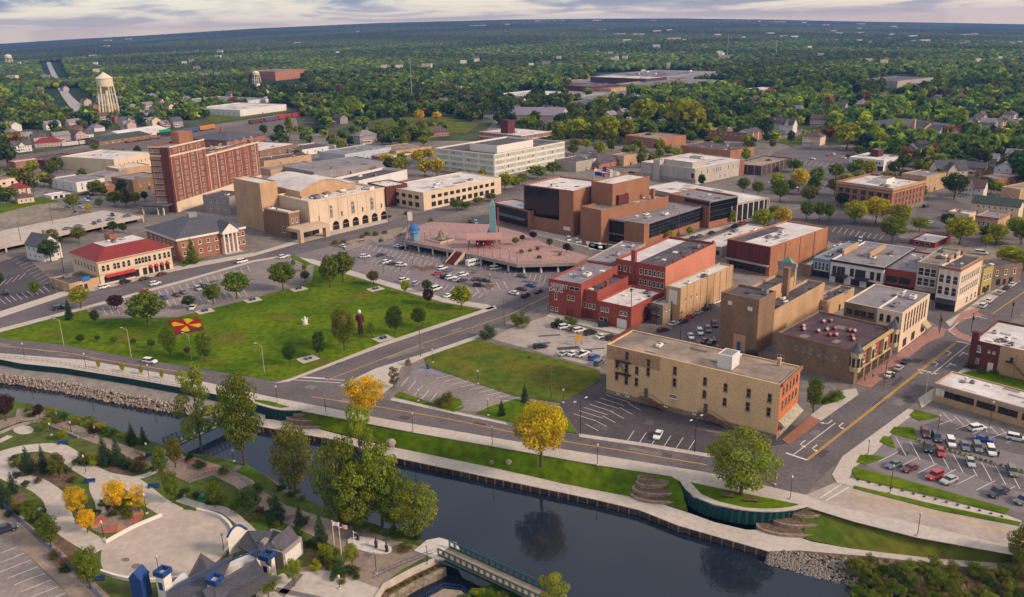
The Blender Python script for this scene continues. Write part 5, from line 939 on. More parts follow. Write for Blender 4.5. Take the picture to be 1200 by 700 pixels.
# --- houses: gabled boxes with porch, windows and chimney
HC = {'w': w_white, 'c': bk_cream, 'p': mat('siding_pink', (.46, .34, .34), .85, .1), 'b': mat('siding_blue', (.23, .30, .38), .85, .1), 'g': w_grey, 'r': bk_com, 'y': mat('siding_yellow', (.5, .42, .24), .85, .1), 't': w_beige}
HR = {'d': roof_d, 's': roof_s, 'b': roof_br, 'g': roof_g, 'n': mat('roof_green', (.05, .07, .055), .85, .2), 'r': roof_r, 't': roof_t, 'l': mat('roof_lavender', (.22, .185, .24), .85, .15)}
HOUSES = []
def house(x, y, w_, d_, h_, ang, wc, rc, label=None, rise=None, hip=False, porch=True, cross=False, cat='house', g=0.0, name=None):
    v = V(); p = G(x, y, g); v.a = R(ang); v.lx, v.ly, v.h, v.g = w_, d_, h_, g; c, s_ = math.cos(v.a), math.sin(v.a)
    v.o = Vector((p.x - (w_ * c - d_ * s_) / 2, p.y - (w_ * s_ + d_ * c) / 2 + d_ * .3, g)); d = Bld(name or cat.replace(' ', '_'), label, cat, v); d.far = True
    d.box(v, HC[wc], None, 0); rise = rise or d_ * .33
    if hip: d.hip(v, v.h, rise, HR[rc])
    else: d.gable(v, v.h, rise, HR[rc], 'x' if w_ >= d_ else 'y', .5, HC[wc])
    n = max(2, int(w_ / 3)); zs = [.5] if h_ < 4 else [.28, .74]
    d.win(v, 'R', n, zs, 1.0, 1.4); d.win(v, 'L', max(1, int(d_ / 3.5)), zs, 1.0, 1.4)
    if cross: g_ = sub(v, w_ * .35, w_ * .65, -1.2, d_ * .5, h_); d.box(g_, HC[wc], None, 0); d.gable(g_, h_, rise * .85, HR[rc], 'y', .4, HC[wc]); d.win(g_, 'R', 2, zs, .9, 1.4)
    if porch: b = MB(); b.box(w_ * .1, w_ * .6, -2, -.02, 2.5, 2.75); [b.box(xx - .1, xx + .1, -1.9, -1.7, 0, 2.5) for xx in (w_ * .12, w_ * .35, w_ * .58)]; b.box(w_ * .1, w_ * .6, -2, -.02, 0, .35); d.put('porch', b, white)
    d.chimney(v, w_ * .7, d_ * .55, h_, h_ + rise + 1.0, bk_com, .4, .4)
    if label is None: HOUSES.append((d.root, p, wc, rc))
    return d, v
UA = 47
house(1113, 212, 19, 11, 7.5, UA - 90 + 40, 'c', 's', 'large cream gabled house with dark blue roof and red gable', rise=5, cross=True); house(1144, 205, 14, 9, 5, -40, 'r', 's', 'brick house with blue grey gable roof right of the cream house'); house(1140, 231, 15, 10, 6, -40, 'w', 'b', 'white house with brown roof and porch gable', cross=True, rise=4); house(1171, 254, 22, 10, 6.5, -42, 'c', 'n', 'long cream house with dark green roof', rise=3, porch=False)
house(955, 170, 15, 12, 7, -40, 'c', 'b', 'cream foursquare house with brown hip roof by the lot', hip=True, rise=4); house(910, 154, 12, 10, 8, -40, 'w', 'd', 'white house with black roof left in the gabled row', rise=5, cross=True); house(925, 156, 12, 10, 8, -40, 'w', 'd', 'white house with twin black gables right in the row', rise=5, cross=True); house(934, 135, 13, 9, 7, -40, 'w', 'g', 'small white gabled house behind the gabled row'); house(962, 148, 16, 11, 7, -38, 'p', 'b', 'pinkish house with brown gable roof behind the foursquare')
v = vol((1010, 144), (1058, 153), (1092, 144), 162); d = Bld('brick_school', 'long brick school with grey hip roofs among trees', 'school', v); d.box(v, bk_tan, None, 0); d.hip(v, v.h, 5, roof_s, .6, 0); d.win(v, 'R', 8, [.3, .7], 1.4, 1.8); d.win(v, 'L', 8, [.3, .7], 1.4, 1.8); g_ = sub(v, v.lx * .3, v.lx * .55, -4, 10, v.h); d.box(g_, bk_tan, None, 0); d.gable(g_, v.h, 5, roof_s, 'y', .4, bk_tan); d.chimney(v, v.lx * .2, 0, 0, v.h + 8, bk_tan, 1, 1)
house(427, 168, 18, 13, 7, 40, 'g', 'g', 'big grey hip roofed house with porch below the grassy hill', hip=True); house(510, 160, 24, 14, 4.5, 20, 'r', 'b', 'low brick chapel with wide brown hip roof by the hill', hip=True, porch=False, cat='chapel'); house(48, 305, 9, 13, 7, 60, 'w', 's', 'white house with steep dark roof behind the left car park', rise=4.5); house(27, 238, 9, 8, 3.5, 40, 'c', 'b', 'tiny cream bungalow with brown hip roof at left', hip=True, porch=False); house(20, 228, 12, 9, 4, 40, 'c', 'r', 'small bungalow with red roof at left', hip=True, porch=False); house(55, 172, 22, 12, 4, 25, 'p', 'r', 'low pink building with red hip roof by the tracks', hip=True, porch=False, cat='building'); house(24, 178, 15, 10, 6, 35, 'w', 'd', 'white house with dark roof above the tracks', cross=True)
house(632, 140, 60, 30, 5, -20, 't', 'l', 'long beige hall with lavender gable roof', rise=7, porch=False, cat='hall'); house(575, 140, 13, 10, 6, -30, 'w', 'd', 'white gabled house with round topped front'); house(605, 135, 12, 10, 7, 60, 'w', 's', 'narrow white house with slate roof left of the lavender roofed hall')
# long sheds, factory and station
def shed(label, A, B, C, yb, wall, roof, rise=2.5, axis='x', cat='shed', h=None):
    v = vol(A, B, C, yb, h); d = Bld(cat.replace(' ', '_'), label, cat, v); d.far = True; d.box(v, wall, None, 0); d.gable(v, v.h, rise, roof, axis, .3, wall); d.win(v, 'R', max(2, int(v.lx / 8)), [.5], 2, 1.4); return d, v
shed('long railway shed with dark green roof beside the tracks', (112, 162), (116, 166), (160, 157), 171, bk_brn, HR['n']); d, v = shed('white tent shed with bright green end wall near the tracks', (140, 156), (146, 160), (181, 152), 163, w_white, roof_w, 4); d.slab('green_end', v, 'R', .75, 1, .2, v.h + 1.5, mat('bright_green', (.0, .30, .14), .8), .4)
d, v = block('brown brick railway station with arched entrance and slate hip roof', 'railway station', (236, 160), (268, 165), (292, 157), 174, bk_com, None, par=0, wl=(6, [.45], 1.6, 2.6, 'arch'), wr=([.2, .8], [.45], 1.6, 2.4, 'arch')); d.hip(v, v.h, 5, roof_s, 1.2); d.win(v, 'R', [.5], [.42], 4.5, 4, 'arch', bk_tan, glass); d.chimney(v, v.lx * .4, v.ly * .5, v.h, v.h + 9, bk_com, .8, .8)
block('pale metal warehouse with white roof left of the lawn', 'warehouse', (256, 124), (281, 129), (306, 122), 137, w_white, roof_w, wl=(8, [.4], 1, 3)); block('long white row with grey roof behind the metal warehouse', 'apartment row', (229, 116), (262, 121), (294, 115), 126, w_white, roof_g, wr=(8, [.5])); block('long tan apartment block among trees in the distance', 'apartment block', (297, 83), (322, 84), (351, 81), 95, bk_org, roof_t, wr=(10, [.35, .7]), wl=(8, [.35, .7])); block('blue and white workshop beyond the red train', 'workshop', (333, 112), (346, 116), (366, 110), 119, mat('blue_shed', (.08, .22, .45), .8), roof_w); block('pale grey workshop beyond the hill trees', 'workshop', (355, 111), (366, 116), (384, 111), 121, w_grey, roof_g)
v = vol((699, 89.5), (757, 92.5), (772, 90), 102); d = Bld('factory', 'huge dark purple factory with flat grey roof in the distance', 'factory', v); d.box(v, w_cor, roof_w, .5); v2 = vol((742, 86), (772, 90.5), (790, 83), 98); d.box(v2, w_grey, roof_g, .5); d.units(v2, 8, 5, .5, 2.5)
block('low grey factory annex beside the dark purple factory', 'annex', (772, 88), (805, 92), (824, 86), 98, w_grey, roof_g); block('tan brick factory wing right of the dark purple factory', 'factory', (760, 96), (790, 101), (806, 93), 108, bk_tan, roof_g, wr=(5, [.5])); block('small red brick works with dark roof before the factory', 'works', (680, 99), (692, 102), (712, 98), 108, bk_dred, roof_d, wr=(4, [.5])); block('cream low works along the dirt track', 'works', (676, 94), (700, 98), (714, 94), 101, bk_cream, roof_t); block('tan works with small windows before the factory', 'works', (705, 101), (716, 104), (735, 99), 108, bk_tan, roof_t, wr=(5, [.5])); block('long grey roofed depot right of the hall', 'depot', (690, 113), (712, 117), (724, 110), 121, w_pale, roof_g); block('white roofed depot left of the works', 'depot', (607, 109), (618, 113), (632, 107), 118, w_white, roof_w); block('light blue roofed workshop between garden trees', 'workshop', (672, 120), (683, 123), (695, 118), 127, mat('blue_grey', (.25, .32, .36), .8), roof_s); block('white roofed warehouse deep among trees on the right', 'warehouse', (881, 104), (896, 107), (910, 103), 111, w_white, roof_w); block('grey stone church hall with blue roof far right', 'church hall', (1040, 92), (1052, 95), (1056, 90), 104, w_lime, roof_s)
rb = random.Random(11)
FARB = [(640, 38, 14), (655, 39, 18), (676, 38, 16), (700, 39, 15), (690, 46, 12), (705, 49, 15), (725, 52, 18), (748, 52, 20), (770, 49, 14), (785, 48, 9), (735, 57, 14), (790, 55, 22), (850, 73, 22), (870, 28, 5), (878, 28, 5), (890, 28, 5), (911, 35, 25), (942, 37, 9), (918, 51, 12), (1008, 46, 10), (1022, 45, 12), (1045, 47, 8), (1070, 48, 14), (1085, 53, 16), (1105, 52, 6), (1131, 45, 14), (1008, 54, 10), (1085, 40, 9), (1170, 54, 10), (1195, 53, 8), (1010, 29, 14), (560, 47, 26), (595, 46, 8), (450, 84, 10), (500, 83, 17), (468, 84, 12), (420, 52, 5), (460, 31, 5), (125, 47, 12), (150, 44, 10), (15, 96, 18), (640, 80, 14), (720, 75, 12), (732, 74, 9), (655, 74, 8), (1018, 76, 12), (1036, 78, 12), (905, 93, 7)] + [(rb.uniform(5, 1195), rb.uniform(58, 96), rb.uniform(6, 11)) for _ in range(46)] + [(rb.uniform(620, 1190), rb.uniform(38, 56), rb.uniform(6, 14)) for _ in range(24)]
for k, (x, y, wpx) in enumerate(FARB):
    p = G(x, y, 0); r_ = min(p.length, 7000); p = p * (r_ / p.length); z = float(hz(p.x, p.y)); wd = .7 * wpx * dep((p.x, p.y, z)) / F; v = V(); v.a = R(rb.uniform(-20, 20)); v.lx, v.ly, v.h, v.g = wd, wd * rb.uniform(.3, .5), rb.uniform(12, 14.5) if r_ > 1850 else 9, z; v.o = Vector((p.x - wd / 2, p.y, z))
    lab = rb.choice(['pale', 'white', 'cream']) + ' far building'; d = Bld('distant_building', None, 'building', v); d.far = True; d.box(v, rb.choice([w_white, bk_cream, w_white, w_grey]), rb.choice([roof_w, roof_w, roof_g]), .3); d.root['group'] = 'pale buildings far off in the forest'; HOUSES.append((d.root, v.o, 'far', lab))
rh = random.Random(5)
HZ = [(130, 128), (146, 130), (158, 127), (163, 133), (176, 135), (190, 134), (198, 128), (210, 130), (215, 118), (150, 122), (186, 124), (228, 122), (100, 122), (110, 128), (120, 138), (135, 142), (148, 146), (70, 164), (45, 166), (90, 162), (262, 104), (285, 106), (310, 110), (610, 122), (655, 122), (662, 142), (715, 140), (730, 134), (765, 140), (775, 150), (640, 146), (15, 152), (12, 160), (28, 165), (8, 145), (60, 150), (85, 148), (88, 155), (112, 152), (98, 160), (20, 137), (140, 116), (152, 122), (165, 114), (178, 116), (188, 120), (172, 126), (182, 130), (200, 112), (205, 122), (220, 108), (235, 108), (150, 108), (118, 118), (172, 140), (180, 146), (192, 148), (150, 150), (205, 147), (375, 132), (398, 143), (640, 128), (650, 133), (672, 128), (680, 136), (700, 150), (740, 147), (753, 118), (820, 122), (832, 128), (805, 112), (795, 98), (862, 128), (855, 140), (1010, 127), (1000, 131), (1032, 118), (1010, 122), (1085, 122), (1098, 120), (1105, 117), (1125, 118), (1128, 112), (1150, 140), (1140, 148), (1160, 150), (1172, 148), (1120, 165), (1095, 158), (1080, 176), (1070, 182), (1142, 150), (1185, 140), (1195, 146), (1180, 205), (1195, 185), (1160, 190), (985, 128), (900, 112), (885, 120), (1180, 120), (1150, 105), (1110, 100), (1060, 100), (960, 100), (300, 100), (330, 104), (270, 112), (250, 100), (60, 125), (45, 110), (30, 120), (75, 105), (480, 125), (520, 122), (540, 128), (555, 118), (565, 128)]
for x, y in HZ: house(x, y + 2, rh.uniform(11, 16), rh.uniform(8, 11), rh.choice([4, 6, 6.5]), rh.choice([-40, 50, -42, 48]), rh.choice('wcpgtrwrgtw'), rh.choice('dsbggdl'), None, hip=rh.random() < .25, cross=rh.random() < .3)
# ------------------------------------------------------------------ trees
TC = {'g': (.135, .18, .016), 'dg': (.060, .10, .020), 'yg': (.30, .31, .014), 'lg': (.20, .245, .022), 'y': (.50, .40, .016), 'go': (.62, .41, .014), 'o': (.24, .11, .03), 'p': (.060, .024, .032), 'br': (.13, .11, .035), 'c': (.045, .085, .034), 'ol': (.17, .165, .024)}
CN = {'g': 'green', 'dg': 'dark green', 'yg': 'yellow green', 'lg': 'light green', 'y': 'yellow', 'go': 'golden', 'o': 'rusty orange', 'p': 'purple', 'br': 'olive brown', 'c': 'deep green', 'ol': 'olive green'}
def lobes(shape, r):
    out = []
    if shape == 'conic':
        for k in range(16): z = .10 + .85 * k / 15; a = k * 2.4; rad = .40 * (1 - z) ** .8; out.append(((rad * .55 * math.cos(a), rad * .55 * math.sin(a), z), max(.07, rad * .75), .13))
    elif shape == 'shrub':
        for k in range(15): a = k * 2.4; q = .36 * math.sqrt((k + .5) / 15); out.append(((q * math.cos(a), q * math.sin(a), r.uniform(.25, .75) * (1.15 - q)), r.uniform(.09, .19), r.uniform(.14, .26)))
    elif shape == 'sparse':
        for k in range(15): a = k * 2.4 + r.uniform(-.3, .3); z = .24 + .70 * k / 14; q = r.uniform(.12, .34) * (1 - .55 * abs(z - .5)); out.append(((q * math.cos(a), q * math.sin(a), z), r.uniform(.12, .19), r.uniform(.055, .10)))
    else:
        n = 27; rx, rz, cz = {'oval': (.29, .33, .57), 'full': (.32, .36, .53)}.get(shape, (.33, .27, .60))
        for k in range(n):
            t = (k + .5) / n; zz = 1 - 2 * t; a = k * 2.4 + r.uniform(-.3, .3); q = math.sqrt(1 - zz * zz) * r.uniform(.75, 1.05)
            out.append(((rx * q * math.cos(a), rx * q * math.sin(a), cz + rz * zz * r.uniform(.85, 1.05)), r.uniform(.085, .165), r.uniform(.06, .125)))
        out.append(((0, 0, cz), .20, .2))
    return out
def crown_arrays(shape, n, leaf, seed):
    r = random.Random(seed); g = np.random.default_rng(seed); lb = lobes(shape, r)
    w_ = np.array([l[1] ** 1.6 for l in lb]); idx = g.choice(len(lb), n, p=w_ / w_.sum())
    c0 = np.array([l[0] for l in lb])[idx]; rx = np.array([l[1] for l in lb])[idx]; rz = np.array([l[2] for l in lb])[idx]
    d = g.normal(size=(n, 3)); d /= np.linalg.norm(d, axis=1, keepdims=True); rad = g.uniform(.5, 1.1, n) ** .5
    c = c0 + d * np.stack([rx, rx, rz], 1) * rad[:, None]; c[:, 2] = np.maximum(c[:, 2], .03)
    nn = d * 1.15 + g.normal(size=(n, 3)) * .5 + np.array([0, 0, .35]); nn /= np.linalg.norm(nn, axis=1, keepdims=True)
    t = np.cross(nn, g.normal(size=(n, 3))); t /= np.linalg.norm(t, axis=1, keepdims=True); b_ = np.cross(nn, t)
    s = leaf * g.uniform(.6, 1.25, n)[:, None]; e = g.uniform(.55, 1, n)[:, None]
    v = np.stack([c - t * s, c + b_ * s * e, c + t * s, c - b_ * s * e], 1).reshape(-1, 3)
    lv = np.array([r.uniform(.72, 1.28) for _ in lb])[idx]; hue = np.array([r.uniform(-.14, .14) for _ in lb])[idx] + g.uniform(-.1, .1, n)
    lv = lv * g.uniform(.75, 1.25, n); col = np.stack([lv * (1 + hue), lv, lv * (1 - hue)], 1)
    return v, np.repeat(col, 4, 0)
def crown_mesh(shape, n, leaf, seed):
    v, c = crown_arrays(shape, n, leaf, seed); q = np.arange(len(v), dtype=np.int32).reshape(-1, 4)
    return np_mesh('crown', v, q, leafm, {'var': c})
def trunk_mesh(shape, seed):
    r = random.Random(seed); b = MB(); top = .9 if shape == 'conic' else .55 if shape != 'sparse' else .8
    p = Vector((0, 0, -.01)); n = 5; rr_ = .030
    for k in range(n):
        q = Vector((r.uniform(-.015, .015), r.uniform(-.015, .015), top * (k + 1) / n)); b.tube(p, q, rr_, rr_ * .78, 7, False); p = q; rr_ *= .78
        if k >= 1 and shape != 'conic':
            for _ in range(2): a = r.uniform(0, 6.28); m_ = q + Vector((math.cos(a) * .16, math.sin(a) * .16, .10)); b.tube(q, m_, rr_ * .6, rr_ * .4, 5, False); b.tube(m_, m_ + Vector((math.cos(a + .4) * .13, math.sin(a + .4) * .13, .12)), rr_ * .4, rr_ * .15, 4, False)
    return b.mesh('trunk', bark)
PROTO = {}
def proto(shape, lod, k):
    key = (shape, lod, k)
    if key not in PROTO:
        n, lf = {'near': (5800, .017), 'mid': (2600, .030), 'far': (420, .075)}[lod]
        if shape == 'sparse': n = int(n * .75)
        PROTO[key] = (crown_mesh(shape, n, lf, hash_(shape) + k * 17 + len(lod)), trunk_mesh(shape, k + hash_(shape)))
    return PROTO[key]
TREES = []; tr = random.Random(21)
def tree(x, y, hp, wp, shape, col, g=0.0, pos=None, hm=None, wm_=None, cat='tree'):
    p = pos or G(x, y, g); dp = dep(p)
    h = hm or hp * dp / (F * .95); wd = wm_ or wp * dp / F
    lod = 'near' if dp < 300 else 'mid' if dp < 520 else 'far'
    cr, tk = proto(shape, lod, tr.randrange(3)); nm = {'shrub': 'shrub', 'conic': 'conifer'}.get(shape, 'tree')
    r = empty(nm, p, tr.uniform(0, 6.28)); r['category'] = nm
    cc = TC[col]; j = tr.uniform(.85, 1.15); c = obj('crown', cr, r); c.scale = (wd, wd, h); c.color = (cc[0] * j * tr.uniform(.93, 1.07), cc[1] * j, cc[2] * j, 1)
    if shape != 'shrub': t = obj('trunk', tk, r); t.scale = (min(wd, h * .9),) * 2 + (h,)
    px = P(p); TREES.append((r, px[0], px[1], h, CN[col], nm)); return r
T0 = """82 375 24 13 conic c;95 362 28 28 round yg;112 380 18 13 round dg;137 363 18 24 round p;174 384 44 52 round g;222 362 17 20 round dg;250 357 26 26 round g;278 350 33 40 round g;200 419 40 28 oval g;241 424 36 29 oval g;95 403 12 13 round dg;115 401 9 8 round dg;134 404 11 11 round g;157 405 9 9 round dg;178 409 12 12 round dg;220 416 10 10 round br;116 432 11 7 oval yg;144 436 11 8 oval yg;166 439 11 8 oval yg;190 444 11 7 oval yg;332 340 35 40 round g;358 330 13 14 round dg;387 337 37 30 oval g;402 331 38 36 round g;438 334 18 18 round br;475 345 18 14 round yg;500 343 16 15 round dg;502 357 20 17 round p;541 363 30 33 round yg;344 312 8 8 oval lg;357 318 9 9 oval lg;404 411 53 38 oval ol;340 428 26 22 round dg;375 419 33 22 oval dg;436 396 20 16 oval lg;463 391 34 28 oval dg;491 384 25 23 round dg;462 455 26 18 sparse br;588 488 20 13 conic c;615 471 22 13 conic c;953 483 44 28 oval g;868 580 85 98 full lg;634 546 80 80 round y;430 495 60 60 round go;910 224 22 22 round yg;914 237 27 25 round g;936 224 27 28 round y;930 202 16 23 round g;957 218 22 22 round g;979 211 20 22 round g;945 259 24 20 round g;960 259 24 18 round g;971 259 22 16 round g;985 243 18 16 round dg;1001 264 30 33 round yg;1026 262 32 40 round y;1054 266 28 32 round yg;1045 284 32 37 round g;1118 234 32 37 round dg;1124 287 35 44 round yg;1167 288 26 29 round yg;1196 287 30 32 round g;1180 312 26 34 round yg;1199 318 26 34 round yg;769 283 16 14 oval yg;785 282 12 11 round y;808 277 12 10 round yg;857 262 16 15 oval yg;871 226 18 19 round g;888 230 18 19 round g;885 249 20 24 round g;893 270 26 30 round yg;916 266 24 28 round y;908 262 22 24 round g;822 218 14 12 oval dg;655 163 20 22 round yg;676 168 30 34 round yg;712 170 35 36 round yg;735 167 28 20 round yg;753 152 36 38 round yg;803 157 40 54 round yg;703 132 20 28 round yg;492 143 14 15 round go;512 143 12 14 round go;453 194 14 20 round y;468 197 14 20 round yg;490 192 16 20 round y;503 188 14 18 round y;498 207 20 22 round y;512 207 22 22 round y;519 186 12 12 round yg;535 247 14 20 round g;546 246 10 18 round g;560 240 9 16 round g;575 236 10 18 round g;592 224 22 22 round yg;604 222 16 18 round yg;630 210 16 30 round g;648 206 16 24 round g;612 217 14 18 round g;10 197 30 32 round dg;32 224 28 28 round ol;113 229 18 24 round g;135 242 18 22 round g;117 244 12 12 round g;104 249 10 11 round y;133 273 14 15 round dg;93 285 20 23 round ol;62 284 16 18 round ol;60 307 28 28 round dg;226 309 28 20 conic g;42 347 18 17 round g;0 338 20 14 round dg;72 199 14 12 round dg;145 273 12 12 round dg;1057 200 18 20 round dg;1180 205 20 30 round dg;1150 196 22 26 round dg;1195 210 24 26 round dg;660 128 18 24 round dg;628 122 18 24 round dg;590 140 24 30 round dg;870 164 18 26 round dg;895 162 24 30 round dg;846 163 16 16 round ol;905 175 12 12 round ol;882 170 9 10 round dg;972 165 18 22 round o;992 176 32 38 round yg;1004 176 24 24 round yg;1030 176 22 24 round yg;1048 186 24 26 round g;1065 182 20 22 round dg;760 168 12 14 round dg;400 178 16 14 oval lg;450 166 16 20 round g;468 166 18 24 round g;485 166 18 24 round g;502 166 16 18 round lg;380 152 14 12 round dg;340 162 26 12 oval lg;310 160 14 12 round dg;328 160 14 14 round dg;465 146 12 11 round dg;424 152 16 24 round lg;565 212 14 14 round yg"""
for q in T0.split(';'):
    x, y, h_, w_, sh, c = q.split(); tree(float(x), float(y), float(h_), float(w_), sh, c)
T1 = """236 527 100 54 sparse lg;287 545 116 68 oval g;347 577 88 66 full ol;398 612 112 66 full g;428 606 136 56 sparse lg;448 616 108 62 oval lg;420 622 92 64 full lg;462 622 84 58 full g;488 631 76 68 full lg;92 607 42 34 round go;103 624 30 28 round go;138 602 44 34 round go;163 599 32 30 sparse go;34 554 31 24 conic c;53 554 34 17 conic c;70 561 34 26 oval ol;5 593 35 24 conic c;16 577 24 18 conic c;37 613 30 24 oval g;60 641 43 36 oval g;106 690 56 40 oval g;203 590 42 26 oval g;190 560 40 24 oval g;206 548 40 26 oval ol;156 521 26 16 conic dg;169 521 22 14 conic dg;124 545 37 21 conic c;139 546 35 22 conic c;252 594 33 28 oval g;293 606 40 36 round dg;275 602 18 16 round g;325 609 30 30 conic c;352 619 28 20 conic c;377 643 46 26 conic c;388 662 25 22 round lg;413 665 33 22 round lg;345 687 38 26 round lg;315 702 34 32 round lg;7 493 34 32 round p;47 490 18 14 round p;56 506 18 16 round lg;74 516 14 14 round yg;646 728 62 48 sparse lg;757 722 24 20 round lg;1193 668 58 44 oval ol;150 600 18 20 round g;110 512 14 16 round p"""
for q in T1.split(';'):
    x, y, h_, w_, sh, c = q.split(); g_ = -3.2 if float(x) > 1100 else PZ; tree(float(x), float(y), float(h_), float(w_), sh, c, g_)
SH = """572 396 18 24 dg;610 384 22 26 g;669 380 13 21 g;655 383 12 14 dg;522 476 22 26 ol;978 469 16 24 g;965 474 8 8 dg;393 286 5 9 ol;403 285 5 9 ol;430 276 5 10 ol;440 276 5 10 ol;424 279 4 8 ol;451 274 4 8 ol;512 268 7 11 ol;538 273 7 13 ol;552 272 7 13 ol;505 263 8 9 g;570 273 8 11 ol;620 420 4 5 g;478 428 9 9 o;1045 442 6 10 dg;1135 432 8 12 dg;1150 437 8 12 g;1165 438 7 12 g"""
for q in SH.split(';'):
    x, y, h_, w_, c = q.split(); tree(float(x), float(y), float(h_), float(w_), 'shrub', c, .1)
SP = """20 560 9 12 p;30 570 8 12 dg;45 566 9 12 br;95 545 14 22 dg;104 541 12 16 y;113 545 14 18 yg;150 547 12 16 dg;162 551 13 24 br;165 540 8 14 o;180 552 8 10 dg;25 600 12 22 br;36 592 9 14 dg;10 605 8 12 dg;45 605 10 16 g;65 655 12 18 br;78 662 12 20 o;90 668 10 16 br;115 602 8 10 dg;120 592 8 12 g;140 602 10 18 g;150 608 8 14 g;130 605 6 10 dg;85 565 8 14 br;235 548 10 20 dg;222 540 12 14 dg;262 555 9 16 g;300 578 10 18 dg;318 590 8 14 g;358 612 9 12 g;370 668 16 16 yg;380 652 20 22 yg;396 676 18 26 dg;408 672 12 20 dg;362 640 10 14 dg;350 630 10 16 dg;290 590 8 16 dg;305 600 8 12 o;340 640 12 20 dg;475 645 9 22 ol;468 628 9 14 g;490 632 10 14 dg;35 482 8 14 g;60 484 7 16 yg;75 488 7 14 g;88 494 6 12 yg;100 497 6 14 yg;118 502 8 16 y;132 508 7 14 g;142 512 6 10 yg;560 700 14 26 yg;575 708 18 30 g;545 706 14 24 g;600 716 16 30 yg;590 700 8 16 g"""
for q in SP.split(';'):
    x, y, h_, w_, c = q.split(); tree(float(x), float(y), float(h_), float(w_), 'shrub', c, PZ - (1.2 if float(y) > 695 and float(x) > 520 else 0))
rb2 = random.Random(9)
for x, y, h_, w_, c in ((150, 236, 10, 12, 'dg'), (122, 229, 8, 12, 'g'), (60, 220, 16, 16, 'ol'), (40, 224, 14, 14, 'dg'), (18, 214, 18, 18, 'g'), (170, 236, 12, 10, 'dg'), (66, 200, 12, 12, 'dg'), (112, 178, 10, 12, 'g'), (8, 240, 14, 14, 'dg'), (70, 288, 12, 12, 'dg'), (215, 262, 8, 8, 'dg'), (640, 175, 14, 14, 'dg'), (700, 178, 12, 12, 'g'), (770, 178, 10, 10, 'dg'), (900, 198, 12, 12, 'g'), (1075, 222, 14, 14, 'dg'), (1060, 258, 9, 9, 'dg'), (1155, 290, 16, 18, 'yg'), (1140, 180, 22, 24, 'g'), (1112, 176, 20, 22, 'dg'), (1170, 172, 22, 24, 'ol'), (1090, 190, 18, 20, 'g')): tree(x, y, h_, w_, 'round', c)
ps_ = random.Random(31)
for (x0, x1, y0, y1, n_) in ((15, 85, 538, 560, 12), (92, 150, 536, 553, 10), (-5, 55, 572, 618, 16), (62, 112, 640, 690, 12), (205, 265, 572, 596, 8), (290, 352, 588, 640, 12), (358, 420, 645, 692, 14), (35, 110, 484, 500, 10), (110, 160, 500, 520, 8), (300, 360, 556, 590, 8), (400, 470, 612, 628, 8), (118, 160, 592, 606, 5)):
    for _ in range(n_): x, y = ps_.uniform(x0, x1), 0; y = y0 + (y1 - y0) * (.5 * ps_.random() + .5 * (x - x0) / (x1 - x0)); tree(x, y, ps_.uniform(4, 11), ps_.uniform(8, 16), 'shrub', ps_.choice(['g', 'g', 'dg', 'lg', 'ol', 'br', 'dg', 'c']), PZ)
for k in range(14): tree(78 + k * 3.6, 234 - k * .9, 4, 5, 'shrub', 'g')
for k in range(62):
    x = 1000 + 205 * rb2.random(); f_ = rb2.random(); y = 660 + (x - 1000) * .06 + f_ * 46
    tree(x, y, rb2.uniform(9, 20), rb2.uniform(16, 30), 'shrub', rb2.choice(['g', 'g', 'lg', 'lg', 'dg', 'br', 'ol', 'ol']), -3.3 - f_ * 1.0)
for k in range(22): tree(1077 + k * 6.0, 518.5 + k * 1.75, 4.5, 5, 'shrub', rb2.choice(['y', 'ol', 'yg']), .05)
for k in range(14): tree(1005 + k * 13, 563 + k * 3.3, 3.2, 4, 'shrub', 'dg', .1)
# street trees planted in the auto zones, nearest ones single, the rest one wood
def inside(x, y, pl):
    c = False; n = len(pl); j = n - 1
    for i in range(n):
        if (pl[i][1] > y) != (pl[j][1] > y) and x < (pl[j][0] - pl[i][0]) * (y - pl[i][1]) / (pl[j][1] - pl[i][1]) + pl[i][0]: c = not c
        j = i
    return c
BND = [(-80, 235), (0, 218), (30, 196), (60, 176), (110, 160), (200, 143), (240, 140), (345, 128), (380, 150), (420, 142), (560, 144), (590, 150), (650, 158), (690, 165), (760, 166), (830, 160), (905, 158), (960, 160), (1000, 176), (1060, 196), (1100, 205), (1200, 236), (1280, 262)]
EXC = [[(-60, 200), (0, 188), (55, 176), (110, 162), (220, 143), (300, 136), (340, 130), (345, 150), (0, 215)], [(604, 104), (650, 108), (690, 94), (700, 84), (790, 79), (812, 85), (812, 100), (790, 108), (735, 111), (712, 116), (690, 112), (640, 120), (600, 122)], [(38, 58), (66, 58), (82, 90), (104, 112), (122, 126), (112, 138), (68, 138), (52, 116), (46, 92)], [(295, 82), (353, 80), (357, 108), (296, 108)], [(1036, 88), (1074, 86), (1078, 110), (1036, 110)], [(695, 84), (775, 84), (775, 112), (695, 110)], [(116, 112), (142, 112), (148, 142), (112, 142)], [(405, 150), (440, 141), (470, 137), (535, 138), (562, 149), (545, 164), (470, 160), (418, 160)], [(228, 138), (300, 122), (345, 126), (300, 140)], [(895, 158), (960, 152), (1000, 170), (900, 200)]]
pal = ['g'] * 18 + ['dg'] * 10 + ['ol'] * 5 + ['yg'] * 3 + ['lg'] * 5 + ['br'] + ['o'] + ['c'] * 2
cand = []
def gridpts(r0_, r1_, s):
    out = []; n = int(r1_ / s) + 1
    xs = np.arange(-.72 * r1_, .72 * r1_, s); ys = np.arange(r0_ * .8, r1_, s); gx, gy = np.meshgrid(xs, ys)
    gx = gx + rng.uniform(-.45, .45, gx.shape) * s; gy = gy + rng.uniform(-.45, .45, gy.shape) * s
    r = np.hypot(gx, gy); a = np.arctan2(gx, gy); m = (r >= r0_) & (r < r1_) & (np.abs(a) < R(36)); return gx[m], gy[m]
